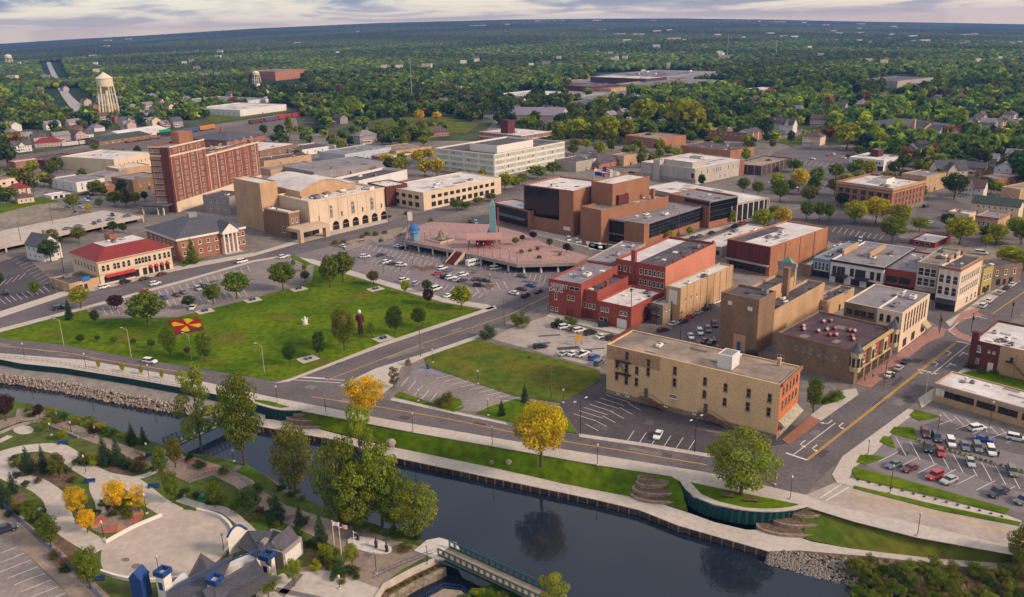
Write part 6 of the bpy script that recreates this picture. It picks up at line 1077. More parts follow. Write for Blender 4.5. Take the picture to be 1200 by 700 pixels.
fp0 = [(b_[0], b_[1], max(b_[2], b_[3]) * 1.1 + 3) for b_ in BL]
fp = np.array(fp0 + [(x - x / math.hypot(x, y) * k_, y - y / math.hypot(x, y) * k_, r + 3) for x, y, r in fp0 if r < 40 and math.hypot(x, y) > 430 for k_ in (9, 18, 28)])
Rm = np.array([[ri.x, ri.y, ri.z], [up.x, up.y, up.z], [fw.x, fw.y, fw.z]])
def projn(x, y, z):
    q = Rm @ np.stack([x, y, z - H]); return CX + F * q[0] / q[2], CY - F * q[1] / q[2]
gx, gy = gridpts(430, 1850, 12.5); px, py = projn(gx, gy, np.zeros_like(gx))
bx, by = zip(*BND); ok = (py < np.interp(px, bx, by)) & (px > -40) & (px < 1240)
gx, gy, px, py = gx[ok], gy[ok], px[ok], py[ok]
dens = np.sin(gx * .021 + 1.3) + np.sin(gy * .017 + gx * .009) + rng.normal(0, .7, gx.shape)
keep = np.where((py > 96) & ((px > 830) | (px < 330)), dens > -1.05, dens > -1.9)
sel = []
for i in np.nonzero(keep)[0]:
    if any(inside(px[i], py[i], e) for e in EXC): continue
    if (np.hypot(fp[:, 0] - gx[i], fp[:, 1] - gy[i]) < fp[:, 2]).any(): continue
    sel.append(i)
TZ = [([(0, 150), (110, 162), (172, 166), (172, 246), (100, 250), (0, 240)], .55), ([(300, 140), (520, 150), (520, 205), (345, 215)], .42), ([(590, 125), (760, 125), (840, 165), (760, 186), (600, 192)], .55), ([(890, 158), (1215, 180), (1215, 310), (1100, 300), (1060, 272), (960, 250), (890, 215)], .52), ([(700, 165), (880, 165), (890, 200), (760, 205)], .42)]
LOTX = [[(895, 182), (940, 168), (1000, 178), (1008, 192), (985, 228), (890, 222)], [(930, 262), (985, 250), (1040, 262), (1060, 285), (1010, 292), (975, 285)], [(1075, 245), (1100, 228), (1150, 245), (1110, 265), (1070, 262)], [(-20, 204), (0, 188), (55, 176), (110, 164), (220, 146), (345, 130), (345, 148), (200, 178), (110, 186), (0, 200)], [(88, 246), (98, 230), (130, 224), (140, 240)], [(0, 262), (0, 240), (60, 236), (90, 250)]]
g2x, g2y = gridpts(300, 900, 13.0); p2x, p2y = projn(g2x, g2y, np.zeros_like(g2x)); n0_ = len(gx)
gx, gy, px, py = np.concatenate([gx, g2x]), np.concatenate([gy, g2y]), np.concatenate([px, p2x]), np.concatenate([py, p2y]); fs = np.array([(b_[0], b_[1], math.hypot(b_[2], b_[3]) * .9 + 3) for b_ in BL]); fs = np.concatenate([fs, np.stack([fs[:, 0] * .985, fs[:, 1] * .985, fs[:, 2]], 1)])
tp = np.array([(t[0].location.x, t[0].location.y) for t in TREES] + [(c_[0].location.x, c_[0].location.y) for c_ in CARSP]) if 0 else np.array([(t[0].location.x, t[0].location.y) for t in TREES])
extra = []
for i in range(n0_, len(gx)):
    z_ = [d_ for pl, d_ in TZ if inside(px[i], py[i], pl)]
    if not z_ or rng.random() > z_[0] or any(inside(px[i], py[i], e) for e in LOTX) or py[i] < np.interp(px[i], bx, by): continue
    if (np.hypot(fs[:, 0] - gx[i], fs[:, 1] - gy[i]) < fs[:, 2]).any() or (np.hypot(tp[:, 0] - gx[i], tp[:, 1] - gy[i]) < 6).any(): continue
    extra.append(i)
extra.sort(key=lambda i: math.hypot(gx[i], gy[i])); cap_ = max(0, 306 - len([t for t in TREES if t[5] == 'tree'])); over = extra[cap_:]; extra = extra[:cap_]
for i in extra: tree(0, 0, 0, 0, tr.choice(['round', 'round', 'oval']), tr.choice(['g', 'g', 'dg', 'lg', 'yg', 'ol', 'g', 'dg', 'yg']), pos=Vector((gx[i], gy[i], 0)), hm=tr.uniform(7, 12.5), wm_=tr.uniform(8, 13))
print('street trees', len(extra))
sel.sort(key=lambda i: math.hypot(gx[i], gy[i])); nsolo = max(0, 292 - len([t for t in TREES if t[5] == 'tree']))
for i in sel[:nsolo]:
    tree(0, 0, 0, 0, tr.choice(['round', 'round', 'oval']), tr.choice(pal), pos=Vector((gx[i], gy[i], 0)), hm=tr.uniform(11, 18), wm_=tr.uniform(12, 19))
mid = sel[nsolo:] + over
def bake(name, pts, protos, hs, ws, cols):
    vs_, cs_ = [], []
    for k, (x, y, z) in enumerate(pts):
        v, c = protos[k % len(protos)]; a = rng.uniform(0, 6.28); ca, sa = math.cos(a), math.sin(a)
        q = np.empty_like(v); q[:, 0] = (v[:, 0] * ca - v[:, 1] * sa) * ws[k] + x; q[:, 1] = (v[:, 0] * sa + v[:, 1] * ca) * ws[k] + y; q[:, 2] = v[:, 2] * hs[k] + z
        vs_.append(q.astype(np.float32)); cs_.append((c * cols[k]).astype(np.float32))
    return np.concatenate(vs_), np.concatenate(cs_)
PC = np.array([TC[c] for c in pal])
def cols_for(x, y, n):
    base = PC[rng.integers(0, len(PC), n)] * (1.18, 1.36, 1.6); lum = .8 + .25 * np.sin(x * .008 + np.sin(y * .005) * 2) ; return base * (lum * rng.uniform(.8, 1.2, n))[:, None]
pr = [crown_arrays(s, 95, .15, 40 + k) for k, s in enumerate(('round', 'round', 'oval', 'round', 'oval'))]
n = len(mid); mx_, my_ = gx[mid], gy[mid]
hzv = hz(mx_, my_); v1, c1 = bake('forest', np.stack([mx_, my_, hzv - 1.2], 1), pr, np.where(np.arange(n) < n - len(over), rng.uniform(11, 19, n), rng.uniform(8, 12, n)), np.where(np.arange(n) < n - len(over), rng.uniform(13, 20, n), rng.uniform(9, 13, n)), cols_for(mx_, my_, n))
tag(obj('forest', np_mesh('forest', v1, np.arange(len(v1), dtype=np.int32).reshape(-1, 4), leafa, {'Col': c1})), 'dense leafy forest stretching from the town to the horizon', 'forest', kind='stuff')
# deeper wood: one crown is a few pixels
gx2, gy2 = gridpts(1850, 3600, 14.0); m2 = np.ones(len(gx2), bool)
for b_ in BL:
    d_ = math.hypot(b_[0], b_[1])
    if d_ > 1780:
        for k_ in (0, 16, 34, 55, 80): m2 &= np.hypot(gx2 - b_[0] * (1 - k_ / d_), gy2 - b_[1] * (1 - k_ / d_)) > max(b_[2], b_[3]) + 9
q2x, q2y = projn(gx2, gy2, np.zeros_like(gx2)); m2 &= np.array([not (30 < x < 90 and y < 100 and inside(x, y, [(38, 58), (66, 58), (84, 98), (52, 98)])) for x, y in zip(q2x, q2y)])
gx2, gy2 = gx2[m2], gy2[m2]; z2 = hz(gx2, gy2)
ph = (1 + 5 ** .5) / 2; ico = np.array([(-1, ph, 0), (1, ph, 0), (-1, -ph, 0), (1, -ph, 0), (0, -1, ph), (0, 1, ph), (0, -1, -ph), (0, 1, -ph), (ph, 0, -1), (ph, 0, 1), (-ph, 0, -1), (-ph, 0, 1)]) / 1.9
icf = np.array([(0, 11, 5), (0, 5, 1), (0, 1, 7), (0, 7, 10), (0, 10, 11), (1, 5, 9), (5, 11, 4), (11, 10, 2), (10, 7, 6), (7, 1, 8), (3, 9, 4), (3, 4, 2), (3, 2, 6), (3, 6, 8), (3, 8, 9), (4, 9, 5), (2, 4, 11), (6, 2, 10), (8, 6, 7), (9, 8, 1)])
n = len(gx2); sc = np.stack([rng.uniform(6.5, 11, n), rng.uniform(6.5, 11, n), rng.uniform(6, 9, n)], 1)[:, None, :]
vv = ico[None] * sc * rng.uniform(.72, 1.2, (n, 12, 1)) + np.stack([gx2, gy2, z2 + 6], 1)[:, None, :]
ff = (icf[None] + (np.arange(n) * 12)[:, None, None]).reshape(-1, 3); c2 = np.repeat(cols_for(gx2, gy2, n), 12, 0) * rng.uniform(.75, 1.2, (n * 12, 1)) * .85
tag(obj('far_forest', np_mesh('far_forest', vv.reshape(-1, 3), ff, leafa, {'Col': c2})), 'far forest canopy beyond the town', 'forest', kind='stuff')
rs3 = np.concatenate([np.linspace(3450, 6000, 190), np.linspace(6020, 9100, 120)]); az3 = np.radians(np.linspace(-37, 37, 900)); r3, a3 = np.meshgrid(rs3, az3, indexing='ij')
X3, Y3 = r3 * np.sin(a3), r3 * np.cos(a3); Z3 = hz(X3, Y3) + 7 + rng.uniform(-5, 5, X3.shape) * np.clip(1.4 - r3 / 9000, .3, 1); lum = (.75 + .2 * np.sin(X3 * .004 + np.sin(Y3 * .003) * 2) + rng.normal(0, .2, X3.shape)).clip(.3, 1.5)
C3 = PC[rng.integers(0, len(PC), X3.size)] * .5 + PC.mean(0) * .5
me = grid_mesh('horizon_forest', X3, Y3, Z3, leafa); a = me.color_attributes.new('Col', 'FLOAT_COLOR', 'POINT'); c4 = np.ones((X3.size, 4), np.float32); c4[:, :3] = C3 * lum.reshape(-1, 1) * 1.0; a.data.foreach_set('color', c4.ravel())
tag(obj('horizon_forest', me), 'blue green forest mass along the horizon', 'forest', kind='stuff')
# ------------------------------------------------------------------ vehicles
def loft(b, st):
    k0 = len(b.v); n = 6
    for x, w_, zb, zm, zt, wt in st: b.v += [(x, -w_ * .9, zb), (x, -w_, zm), (x, -w_ * wt, zt), (x, w_ * wt, zt), (x, w_, zm), (x, w_ * .9, zb)]
    for i in range(len(st) - 1):
        for j in range(n): a, c = k0 + i * n + j, k0 + i * n + (j + 1) % n; b.f.append((a, a + n, c + n, c)); b.i.append(b.m)
    b.f.append(tuple(k0 + j for j in range(n))); b.f.append(tuple(k0 + (len(st) - 1) * n + n - 1 - j for j in range(n))); b.i += [b.m] * 2
CT = {'sedan': dict(st=[(-2.35, .74, .35, .6, .78, .9), (-2.15, .86, .25, .65, .96, .9), (-1.1, .9, .22, .68, .98, .92), (1.0, .9, .22, .68, .95, .92), (1.9, .88, .24, .6, .84, .9), (2.3, .76, .32, .5, .66, .9)], cab=(-1.75, 1.1, -1.05, .3, .96, 1.44), wb=(-1.4, 1.42), r=.33, l=2.3),
      'suv': dict(st=[(-2.35, .82, .4, .8, 1.05, .93), (-2.2, .92, .3, .8, 1.08, .94), (1.0, .93, .28, .8, 1.05, .94), (1.95, .91, .3, .75, .98, .92), (2.35, .8, .4, .6, .8, .9)], cab=(-2.25, 1.15, -1.95, .45, 1.06, 1.74), wb=(-1.45, 1.45), r=.38, l=2.35),
      'van': dict(st=[(-2.6, .9, .35, .9, 1.15, .95), (1.4, .96, .3, .9, 1.15, .95), (2.2, .92, .32, .75, 1.0, .92), (2.55, .8, .4, .6, .8, .9)], cab=(-2.55, 1.6, -2.45, .9, 1.15, 1.95), wb=(-1.6, 1.6), r=.36, l=2.55),
      'pickup': dict(st=[(-2.8, .9, .45, .8, 1.1, .95), (-.75, .95, .35, .8, 1.12, .95), (1.1, .95, .35, .8, 1.1, .95), (2.3, .92, .38, .75, 1.02, .92), (2.75, .82, .45, .6, .85, .9)], cab=(-.85, 1.25, -.7, .55, 1.1, 1.82), wb=(-1.75, 1.75), r=.41, l=2.75)}
CARM = {}
tail = mat('tail_lamp', (.35, .01, .01), .4, .1); headm = mat('head_lamp', (.6, .6, .62), .2, .05); tyre = mat('tyre', (.015, .015, .016), .9, .2)
def car_parts(t):
    if t in CARM: return CARM[t]
    c = CT[t]; x0, x1, u0_, u1_, zb, zt = c['cab']; wb_, wt_ = .80, .64
    if t in ('suv', 'van', 'pickup'): wb_, wt_ = .86, .72
    b = MB(); loft(b, c['st']); k = len(b.v)
    b.v += [(u0_, -wt_, zt), (u1_, -wt_, zt), (u1_, wt_, zt), (u0_, wt_, zt), (u0_ - .06, -wt_ - .02, zt - .08), (u1_ + .06, -wt_ - .02, zt - .08), (u1_ + .06, wt_ + .02, zt - .08), (u0_ - .06, wt_ + .02, zt - .08)]
    for f in ((0, 1, 2, 3), (4, 5, 1, 0), (5, 6, 2, 1), (6, 7, 3, 2), (7, 4, 0, 3)): b.f.append(tuple(k + q for q in f)); b.i.append(0)
    for xm in ((x0 + x1) / 2 - .1,): b.box(xm - .06, xm + .06, -wb_ + .03, wb_ - .03, zb, zt - .05)
    body = b.mesh('body', carp); g = MB(); k = 0
    g.v += [(x0, -wb_, zb - .03), (x1, -wb_, zb - .03), (x1, wb_, zb - .03), (x0, wb_, zb - .03), (u0_ - .03, -wt_ - .01, zt - .06), (u1_ + .03, -wt_ - .01, zt - .06), (u1_ + .03, wt_ + .01, zt - .06), (u0_ - .03, wt_ + .01, zt - .06)]
    for f in ((0, 1, 5, 4), (1, 2, 6, 5), (2, 3, 7, 6), (3, 0, 4, 7)): g.f.append(f); g.i.append(0)
    gl = g.mesh('windows', glass); w_ = MB(); w_.tube((0, -.11, 0), (0, .11, 0), c['r'], n=12); w_.m = 1; w_.tube((0, -.12, 0), (0, .12, 0), c['r'] * .55, n=8); wh = w_.mesh('wheel', [tyre, steel])
    h = MB(); h.box(-.06, .06, -.2, .2, -.08, .08); hm_ = h.mesh('headlight', headm); tm = h.mesh('taillight', tail); bd = None
    if t == 'pickup': q = MB(); q.box(-2.68, -.9, -.78, .78, 1.118, 1.125); bd = q.mesh('cargo_bed', dark)
    CARM[t] = (body, gl, wh, hm_, tm, bd); return CARM[t]
CC = {'white': (.70, .70, .70), 'black': (.012, .012, .014), 'silver': (.38, .39, .40), 'grey': (.13, .13, .14), 'red': (.40, .014, .018), 'maroon': (.11, .012, .02), 'blue': (.015, .06, .30), 'navy': (.02, .03, .07), 'slate': (.10, .13, .19), 'beige': (.38, .33, .26), 'olive': (.16, .16, .11)}
CARS = []
def car(x, y, t, c, dx, dy, g=.03):
    p = G(x, y, g); q = G(x + dx, y + dy, g); a = math.atan2(q.y - p.y, q.x - p.x); body, gl, wh, hd, tl, bd = car_parts(t)
    nm = {'sedan': 'parked_car', 'suv': 'parked_suv', 'van': 'parked_van', 'pickup': 'pickup_truck'}[t]; r = empty(nm, p, a); tag(r, None, {'sedan': 'car', 'suv': 'suv', 'van': 'van', 'pickup': 'pickup'}[t])
    o = obj('body', body, r); o.color = (*CC[c], 1); obj('windows', gl, r); d = CT[t]
    if bd: obj('cargo_bed', bd, r)
    for xx in d['wb']:
        for yy in (-.82, .82): obj('wheel', wh, r, (xx, yy, d['r'] - .02))
    if dep(p) < 330:
        z = .68 if t == 'sedan' else .85
        for yy in (-.6, .6): obj('headlight', hd, r, (d['l'] - .05, yy, z - .08)); obj('taillight', tl, r, (-d['l'] + .0, yy, z + .06))
    px = P(p); CARS.append((r, px[0], px[1], c, {'sedan': 'car', 'suv': 'SUV', 'van': 'van', 'pickup': 'pickup truck'}[t])); return r
CL = """1047.5 547 sedan slate -22 9;1066 551 sedan maroon -22 9;1095 560 suv red -22 10;1112 565 sedan silver -22 9;1169 580 pickup navy -24 9;1199 589 suv grey -24 9;1084 510 suv maroon 5 13;1097 515 suv navy 6 13;1114 521 suv white 5 13;1130 525 sedan slate 5 12;1145 527 suv grey 5 12;1161 531 suv white 5 12;1087 527 suv black 2 14;1102 532 sedan red 4 14;1137 544 sedan silver 5 14;1186 555 suv olive 5 14;1145 504 suv white 18 -3;1152 517 sedan blue 18 3;1191 516 suv white 16 3;
1042 441 sedan white 14 -11;1053 433 sedan silver 14 -11;1061 425 sedan navy 14 -11;1152 360 suv white 10 -7;1159 354 sedan white 10 -7;1171 345 sedan beige 10 -7;1179 339 sedan black 10 -7;1186 335 sedan white 10 -7;1150 298 van white 12 1;771 512 sedan white -5 9;
809.5 396 sedan white 4 9;820 391 suv white 4 9;829.5 388 suv grey 4 9;837 382 suv black 4 9;826 401 sedan maroon 10 -6;834 403 sedan black 10 -6;790 381 sedan silver 10 -4;801 378 sedan navy 10 -4;807 373 sedan red 10 -4;817 368 sedan silver 10 -3;825 364 sedan black 10 -4;834 360 sedan grey 10 -4;840 355 sedan white 10 -4;777 388 sedan maroon 10 -2;
653 383 suv black 11 -2;662 385 suv white 11 -2;671 387 sedan grey 11 -2;679 389 suv white 11 -2;692 392 suv black 11 -2;706 396 sedan white 11 -3;717 398 suv black 11 -2;633 408 suv black 14 -2;661 416 sedan silver 11 -5;672 416 sedan white 11 -5;683 417 pickup white 11 -5;696 421 suv blue 11 -5;702 427 suv slate 8 -6;
616 348 suv black 14 -7;631 343 sedan maroon 14 -7;611 340 sedan maroon -12 -3;622 336 sedan blue -12 -3;602 345 sedan white -12 -3;612 325 sedan grey 12 2;
466.6 290 sedan white 10 1;472.6 292 suv black 10 -2;446.5 300 sedan navy 11 -3;456 303 sedan slate 11 -2;453 308.5 suv white 11 -3;460 310 sedan black 11 -2;470.5 312 suv white 13 0;518.5 316 suv white 11 -3;526 318 sedan slate 11 -3;513 322 sedan red 11 -3;520.6 325.5 suv black 8 -4;528 327 suv white 11 -3;543 323.5 suv white 11 -3;542 330 sedan navy 11 -3;535 329 suv white 8 -6;559 328.5 sedan maroon 11 -2;568.6 330 sedan black 12 1;561 336 suv black 12 0;473.5 330 suv white 11 -3;487 334 suv silver 8 -6;511.7 340 van white 12 -4;525 348 sedan white 11 -6;543 309 sedan navy 11 -2;581 316.5 van silver 13 -1;
425 284.5 sedan silver 10 2;435 284 sedan slate 10 3;445 282.5 sedan navy 10 3;402.5 290 sedan white 11 3;428 302 suv white 13 -1;332 302.5 suv white 11 -3;
171 343 sedan red 11 1;192 350 sedan blue 10 4;207 347 sedan maroon 9 5;215 344 sedan slate 9 5;232 340 suv silver 9 5;240 337.5 suv black 9 5;226 362 sedan white -6 7;122 338 suv white 15 -4;147 332 suv black 15 -4;170 328 sedan black 15 -4;190 322.5 sedan maroon 15 -5;182 334 suv white 15 -4;284 308 van white 15 -3;70 362.5 suv black 14 -3;176 425.5 suv white 16 2;7 345 suv black -3 -8;
666.5 282 van white 3 6;676 284.5 van silver 3 6;684.5 286.5 suv maroon 3 6;694 288.5 suv slate 4 5;703 290.5 van white 3 6;713 292 suv black 6 3;551 261 suv black 2 6;558 262 suv white 4 6;611 283 suv black 8 3;668 292.5 sedan navy 8 3;
861 266 sedan black 9 -3;869.5 263 sedan red 9 -3;877.5 260 sedan white 9 -3;834 274 sedan black 9 -3;820 278 sedan slate 9 -3;812 280 sedan navy 9 -3;1008 283 van white -1 5;1026 286 sedan blue 3 4;1085 243 suv black 9 -2;952 187 sedan white 8 1;971 183 sedan red 8 -1;977 181.5 sedan white 6 3;988 186 sedan white 8 1;995 184 suv black 8 1;932 221 sedan white 8 1;706 249 sedan red 6 2;908 190 sedan silver 4 -4;915 190.5 sedan black 4 -4;925 192 suv white 4 -4;938 193 sedan slate 4 -4;962 196.5 sedan grey 4 -4;300 215 sedan white 8 -2;455 255 sedan black 9 -3;478 251 suv black 9 -3;425 168 sedan red 8 -1;545 176 sedan white 8 0;560 183 suv black 8 0;690 180 sedan white 8 1;620 178 suv grey 8 1;775 200 sedan white 7 2;1090 262 sedan silver 9 -3;1136 268 sedan white 9 2;1160 276 suv maroon 9 2;45 214 sedan white 8 -2;28 222 sedan red 8 -2;128 214 suv white 6 2;100 220 sedan grey 8 -1;760 200 sedan blue 8 0;740 203 sedan navy 8 0;570 190 sedan red 8 0;1196 196 sedan navy 8 1;1192 238 sedan navy 8 1"""
for q in CL.replace('\n', '').split(';'):
    x, y, t, c, dx, dy = q.split(); car(float(x), float(y), t, c, float(dx), float(dy))
for q in '110.6 262.5 sedan navy 4 4;116.6 260 sedan slate 4 4;129.4 258 sedan slate 9 -2;132 253 suv navy 3 5;149 254 sedan slate 9 -1;79 269 sedan slate 9 -2;92 266 sedan slate 9 -2'.split(';'):
    x, y, t, c, dx, dy = q.split(); car(float(x), float(y), t, c, float(dx), float(dy), DECKZ + .02)
for q in '93 238.5 sedan blue 8 1;105 233.5 suv slate 8 1;108 229.5 suv navy 8 1;101 236 sedan white 8 1;55 229 suv navy 5 3;80 243 sedan slate 8 1;95 244 sedan silver 8 1'.split(';'):
    x, y, t, c, dx, dy = q.split(); car(float(x), float(y), t, c, float(dx), float(dy))
car(7, 623, 'suv', 'navy', 14, -4, PZ + .03)
# shuttle bus
p = G(555.7, 311, .03); q = G(566, 308.5, .03); t = empty('shuttle_bus', p, math.atan2(q.y - p.y, q.x - p.x)); tag(t, 'white shuttle bus parked in front of the plaza deck', 'bus')
b = MB(); loft(b, [(-4, 1.15, .4, 1.6, 2.95, .93), (2.2, 1.15, .4, 1.6, 2.95, .93), (2.7, 1.15, .4, 1.3, 2.5, .93), (3.0, 1.0, .4, 1.0, 1.4, .9), (4, .9, .45, .8, 1.15, .9)]); o = b.build('body', carp, t); o.color = (.72, .7, .68, 1)
b = MB(); [b.box(-3.6 + k * 1.2, -2.7 + k * 1.2, -1.2, 1.2, 1.6, 2.4) for k in range(5)]; b.build('windows', glass, t)
for xx in (-2.4, 2.8):
    for yy in (-1, 1): obj('wheel', car_parts('van')[2], t, (xx, yy, .36)).scale = (1.2, 1.2, 1.2)
# ------------------------------------------------------------------ lamps, poles, flags
LAMPS = []
def lamp(x, y, hp, g=0.0, kind='post', n=1, ang=0):
    p = G(x, y, g); h = hp * dep(p) / (F * .95); t = empty({'post': 'lamp_post', 'arm': 'street_lamp', 'pole': 'utility_pole'}[kind], p, R(ang)); tag(t, None, {'post': 'lamp post', 'arm': 'street lamp', 'pole': 'utility pole'}[kind])
    b = MB()
    if kind == 'pole': b.tube((0, 0, 0), (0, 0, h), .16, .11, 8); b.build('pole', wood, t); b = MB(); b.box(-1.1, 1.1, -.06, .06, h - .9, h - .75); [b.tube((xx, 0, h - .75), (xx, 0, h - .5), .05) for xx in (-1, -.5, .5, 1)]; b.build('crossarm', wood, t)
    elif kind == 'post': b.tube((0, 0, 0), (0, 0, h), .085, .06, 8); b.build('pole', dark, t); b = MB(); b.lathe([(.35, -.02), (.35, .25), (.12, .32)], 10); b.build('footing', concrete, t); b = MB(); b.lathe([(.1, h), (.26, h + .15), (.26, h + .5), (.06, h + .75)], 8); b.build('lamp_head', mat('lamp_glass', (.5, .46, .4), .3), t)
    else:
        m = mat('lamp_pole', (.38, .36, .28), .6, .1) if n == 1 else dark
        b.tube((0, 0, 0), (0, 0, h), .11, .08, 8); b.build('pole', m, t)
        for s_ in ((1,) if n == 1 else (1, -1)):
            b = MB(); b.tube((0, 0, h - .1), (-1.7 * s_, 0, h + .45), .06, .05, 6); b.build('arm', m, t); b = MB(); b.box(-2.4 * s_ if s_ > 0 else 1.6, -1.6 if s_ > 0 else 2.4, -.16, .16, h + .4, h + .55); b.build('lamp_head', mat('lamp_white', (.6, .58, .55), .4), t)
    LAMPS.append((t, x, y, {'post': 'black lamp post', 'arm': 'tall street lamp' if n == 1 else 'tall double armed street lamp', 'pole': 'wooden utility pole'}[kind])); return t
for a_ in ((75, 405, 30), (154, 419, 33), (225, 422, 30), (310, 437, 33)): lamp(*a_, g=.1, kind='arm', ang=-15)
for a_ in ((680, 509, 40), (814, 530, 40)): lamp(*a_, g=.1, kind='arm', n=2, ang=40)
lamp(1083, 474, 36, .1, 'arm', ang=0)
for x, y, h_ in ((29, 420, 16), (101, 432, 16), (175, 445, 16), (325, 472, 18), (382, 485, 20), (484, 506, 21), (577, 523, 22), (700, 545, 23), (926, 585, 26), (1075, 628, 26), (1043, 578, 32), (1159, 502, 30), (1098, 512, 24), (507, 425, 14), (560, 450, 14), (490, 470, 12), (572, 487, 18), (660, 472, 14), (1017, 533, 16), (908, 568, 20)): lamp(x, y, h_, .12)
for x, y, h_ in ((498, 286, 13), (486, 283, 12), (531, 293, 14), (549, 297, 15), (560, 300, 13), (567, 301, 14), (577, 303, 15), (586, 305, 15), (597, 308, 15), (606, 310, 16), (505, 278, 10), (524, 288, 12)): lamp(x, y, h_, 4.0)
for x, y, h_ in ((172, 602, 22), (263, 650, 24), (187, 676, 24), (122, 632, 20), (101, 555, 20), (60, 510, 12), (84, 508, 12), (112, 512, 10), (173, 535, 14), (501, 660, 20), (274, 541, 12), (441, 672, 26), (398, 690, 14)): lamp(x, y, h_, PZ)
for x, y, h_ in ((428, 312, 10), (470, 322, 12), (496, 313, 11), (484, 315, 12), (450, 322, 12), (574, 333, 10), (665, 314, 12), (618, 311, 14)): lamp(x, y, h_, .1)
for x, y, h_ in ((591, 382, 32), (493, 418, 40), (1036, 452, 30), (739, 388, 50), (646, 470, 44), (797, 398, 34), (893, 420, 28), (1186, 450, 34), (1100, 388, 24), (61, 346, 30), (75, 320, 50), (63, 268, 34), (41, 236, 30), (26, 290, 30), (1105, 345, 26), (1079, 325, 26), (795, 280, 30), (1175, 322, 20), (1087, 236, 16), (1021, 272, 20), (994, 180, 22), (950, 180, 18), (707, 143, 18), (85, 168, 20), (55, 182, 18), (95, 165, 14)): lamp(x, y, h_, 0, 'pole', ang=43)
def flag(x, y, hp, g, us, lab):
    p = G(x, y, g); h = hp * dep(p) / (F * .95); t = empty('flagpole', p); tag(t, lab, 'flagpole'); b = MB(); b.tube((0, 0, 0), (0, 0, h), .09, .05, 8); b.lathe([(.02, h), (.13, h + .1), (.02, h + .22)], 8); b.build('pole', white, t)
    w_, hh = h * .24, h * .15; ms = [mat('flag_red', (.4, .02, .03), .8), white, mat('flag_blue', (.02, .04, .2), .8)]; b = MB(); n = 8
    f_ = lambda u, v: (.1 + u * w_ * .92, .12 * math.sin(u * 7) * w_ * .3, h - .15 - v * hh - u * u * hh * .35)
    for i in range(n):
        for j in range(7):
            b.m = (2 if i < 3 and j < 4 else j % 2) if us else (1 if us is None else 2 if j > 2 else 1); b.face([f_(i / n, (j + 1) / 7), f_((i + 1) / n, (j + 1) / 7), f_((i + 1) / n, j / 7), f_(i / n, j / 7)])
    b.build('flag', ms, t)
flag(705, 250, 52, 0, True, 'tall flagpole with stripes and stars flag at the brown brick complex'); flag(696, 250, 50, 0, False, 'flagpole with blue and white flag left of the striped flag at the brown brick complex'); flag(714, 250, 48, 0, None, 'flagpole with white flag right of the striped flag at the brown brick complex')
flag(392, 642, 34, PZ, None, 'flagpole with white flag in the riverside park'); flag(400, 650, 40, PZ, True, 'flagpole with striped flag in the riverside park'); flag(415, 636, 14, PZ, False, 'short pole with blue banner beside the white oval memorial')
# ------------------------------------------------------------------ plaza deck
pz = 4.0; dk = [(474, 283), (531, 294), (541, 296), (551, 298.2), (606, 310.5), (674, 308.5), (692, 301), (640, 286), (610, 272), (575, 263), (545, 262), (505, 260), (478, 268)]
t = empty('plaza_deck', G(575, 285, 0)); tag(t, 'raised pink paved plaza deck on white columns over the car park', 'plaza'); o_ = t.location; w_ = [G(x, y, pz) - o_ for x, y in dk]
b = MB(); b.prism([(p.x, p.y) for p in w_], 3.2, 4.0); b.build('paving', plaza_pink, t)
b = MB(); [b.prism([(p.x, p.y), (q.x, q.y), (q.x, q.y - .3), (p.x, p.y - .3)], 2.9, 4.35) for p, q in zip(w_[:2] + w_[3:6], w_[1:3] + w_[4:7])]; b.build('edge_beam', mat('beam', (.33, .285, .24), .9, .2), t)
for k in range(18):
    f_ = k / 17 * 5; i = min(int(f_), 4); p = w_[i].lerp(w_[i + 1], f_ - i); c = MB(); c.lathe([(.45, 0), (.45, 3.2)], 10); c.build('column', white, t, (p.x, p.y + 1.0, 0))
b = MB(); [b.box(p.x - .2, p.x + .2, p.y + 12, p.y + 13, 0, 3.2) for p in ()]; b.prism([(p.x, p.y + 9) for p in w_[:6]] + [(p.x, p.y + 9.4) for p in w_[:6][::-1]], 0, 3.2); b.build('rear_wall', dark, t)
def rail(name, pts, label, m=dark, h=1.0, step=1.6, cat='railing', g=None, cols=2):
    b = MB(); pts = [Vector(p) for p in pts]
    for p, q in zip(pts, pts[1:]):
        n = max(1, int((q - p).length / step))
        for k in range(n + 1): c = p.lerp(q, k / n); b.tube(c, c + Vector((0, 0, h)), .035, n=4)
        for z in np.linspace(h * .35, h, cols): b.tube(p + Vector((0, 0, z)), q + Vector((0, 0, z)), .035, n=4)
    return tag(b.build(name, m), label, cat)
rail('railing', [G(*p, 4.0) + Vector((0, .2, .35)) for p in dk[:3]], 'dark railing along the plaza edge left of the red stairs'); rail('railing', [G(*p, 4.0) + Vector((0, .2, .35)) for p in dk[3:6]], 'dark railing along the plaza edge right of the red stairs')
p = G(539, 296, 4); d_ = G(551, 298.2, 4) - G(531, 294, 4); d_ = Vector((d_.y, -d_.x, 0)).normalized(); t = empty('stairway', (p.x, p.y, 0), math.atan2(d_.y, d_.x)); tag(t, 'red stairs between tan side walls leading up to the plaza deck', 'stairs'); L_ = 6.8
b = MB(); [b.box(L_ * k / 14, L_ * (k + 1) / 14, -2.6, 2.6, 0, 4 * (1 - k / 14)) for k in range(14)]; b.build('steps', mat('red_step', (.16, .03, .035), .8, .2), t)
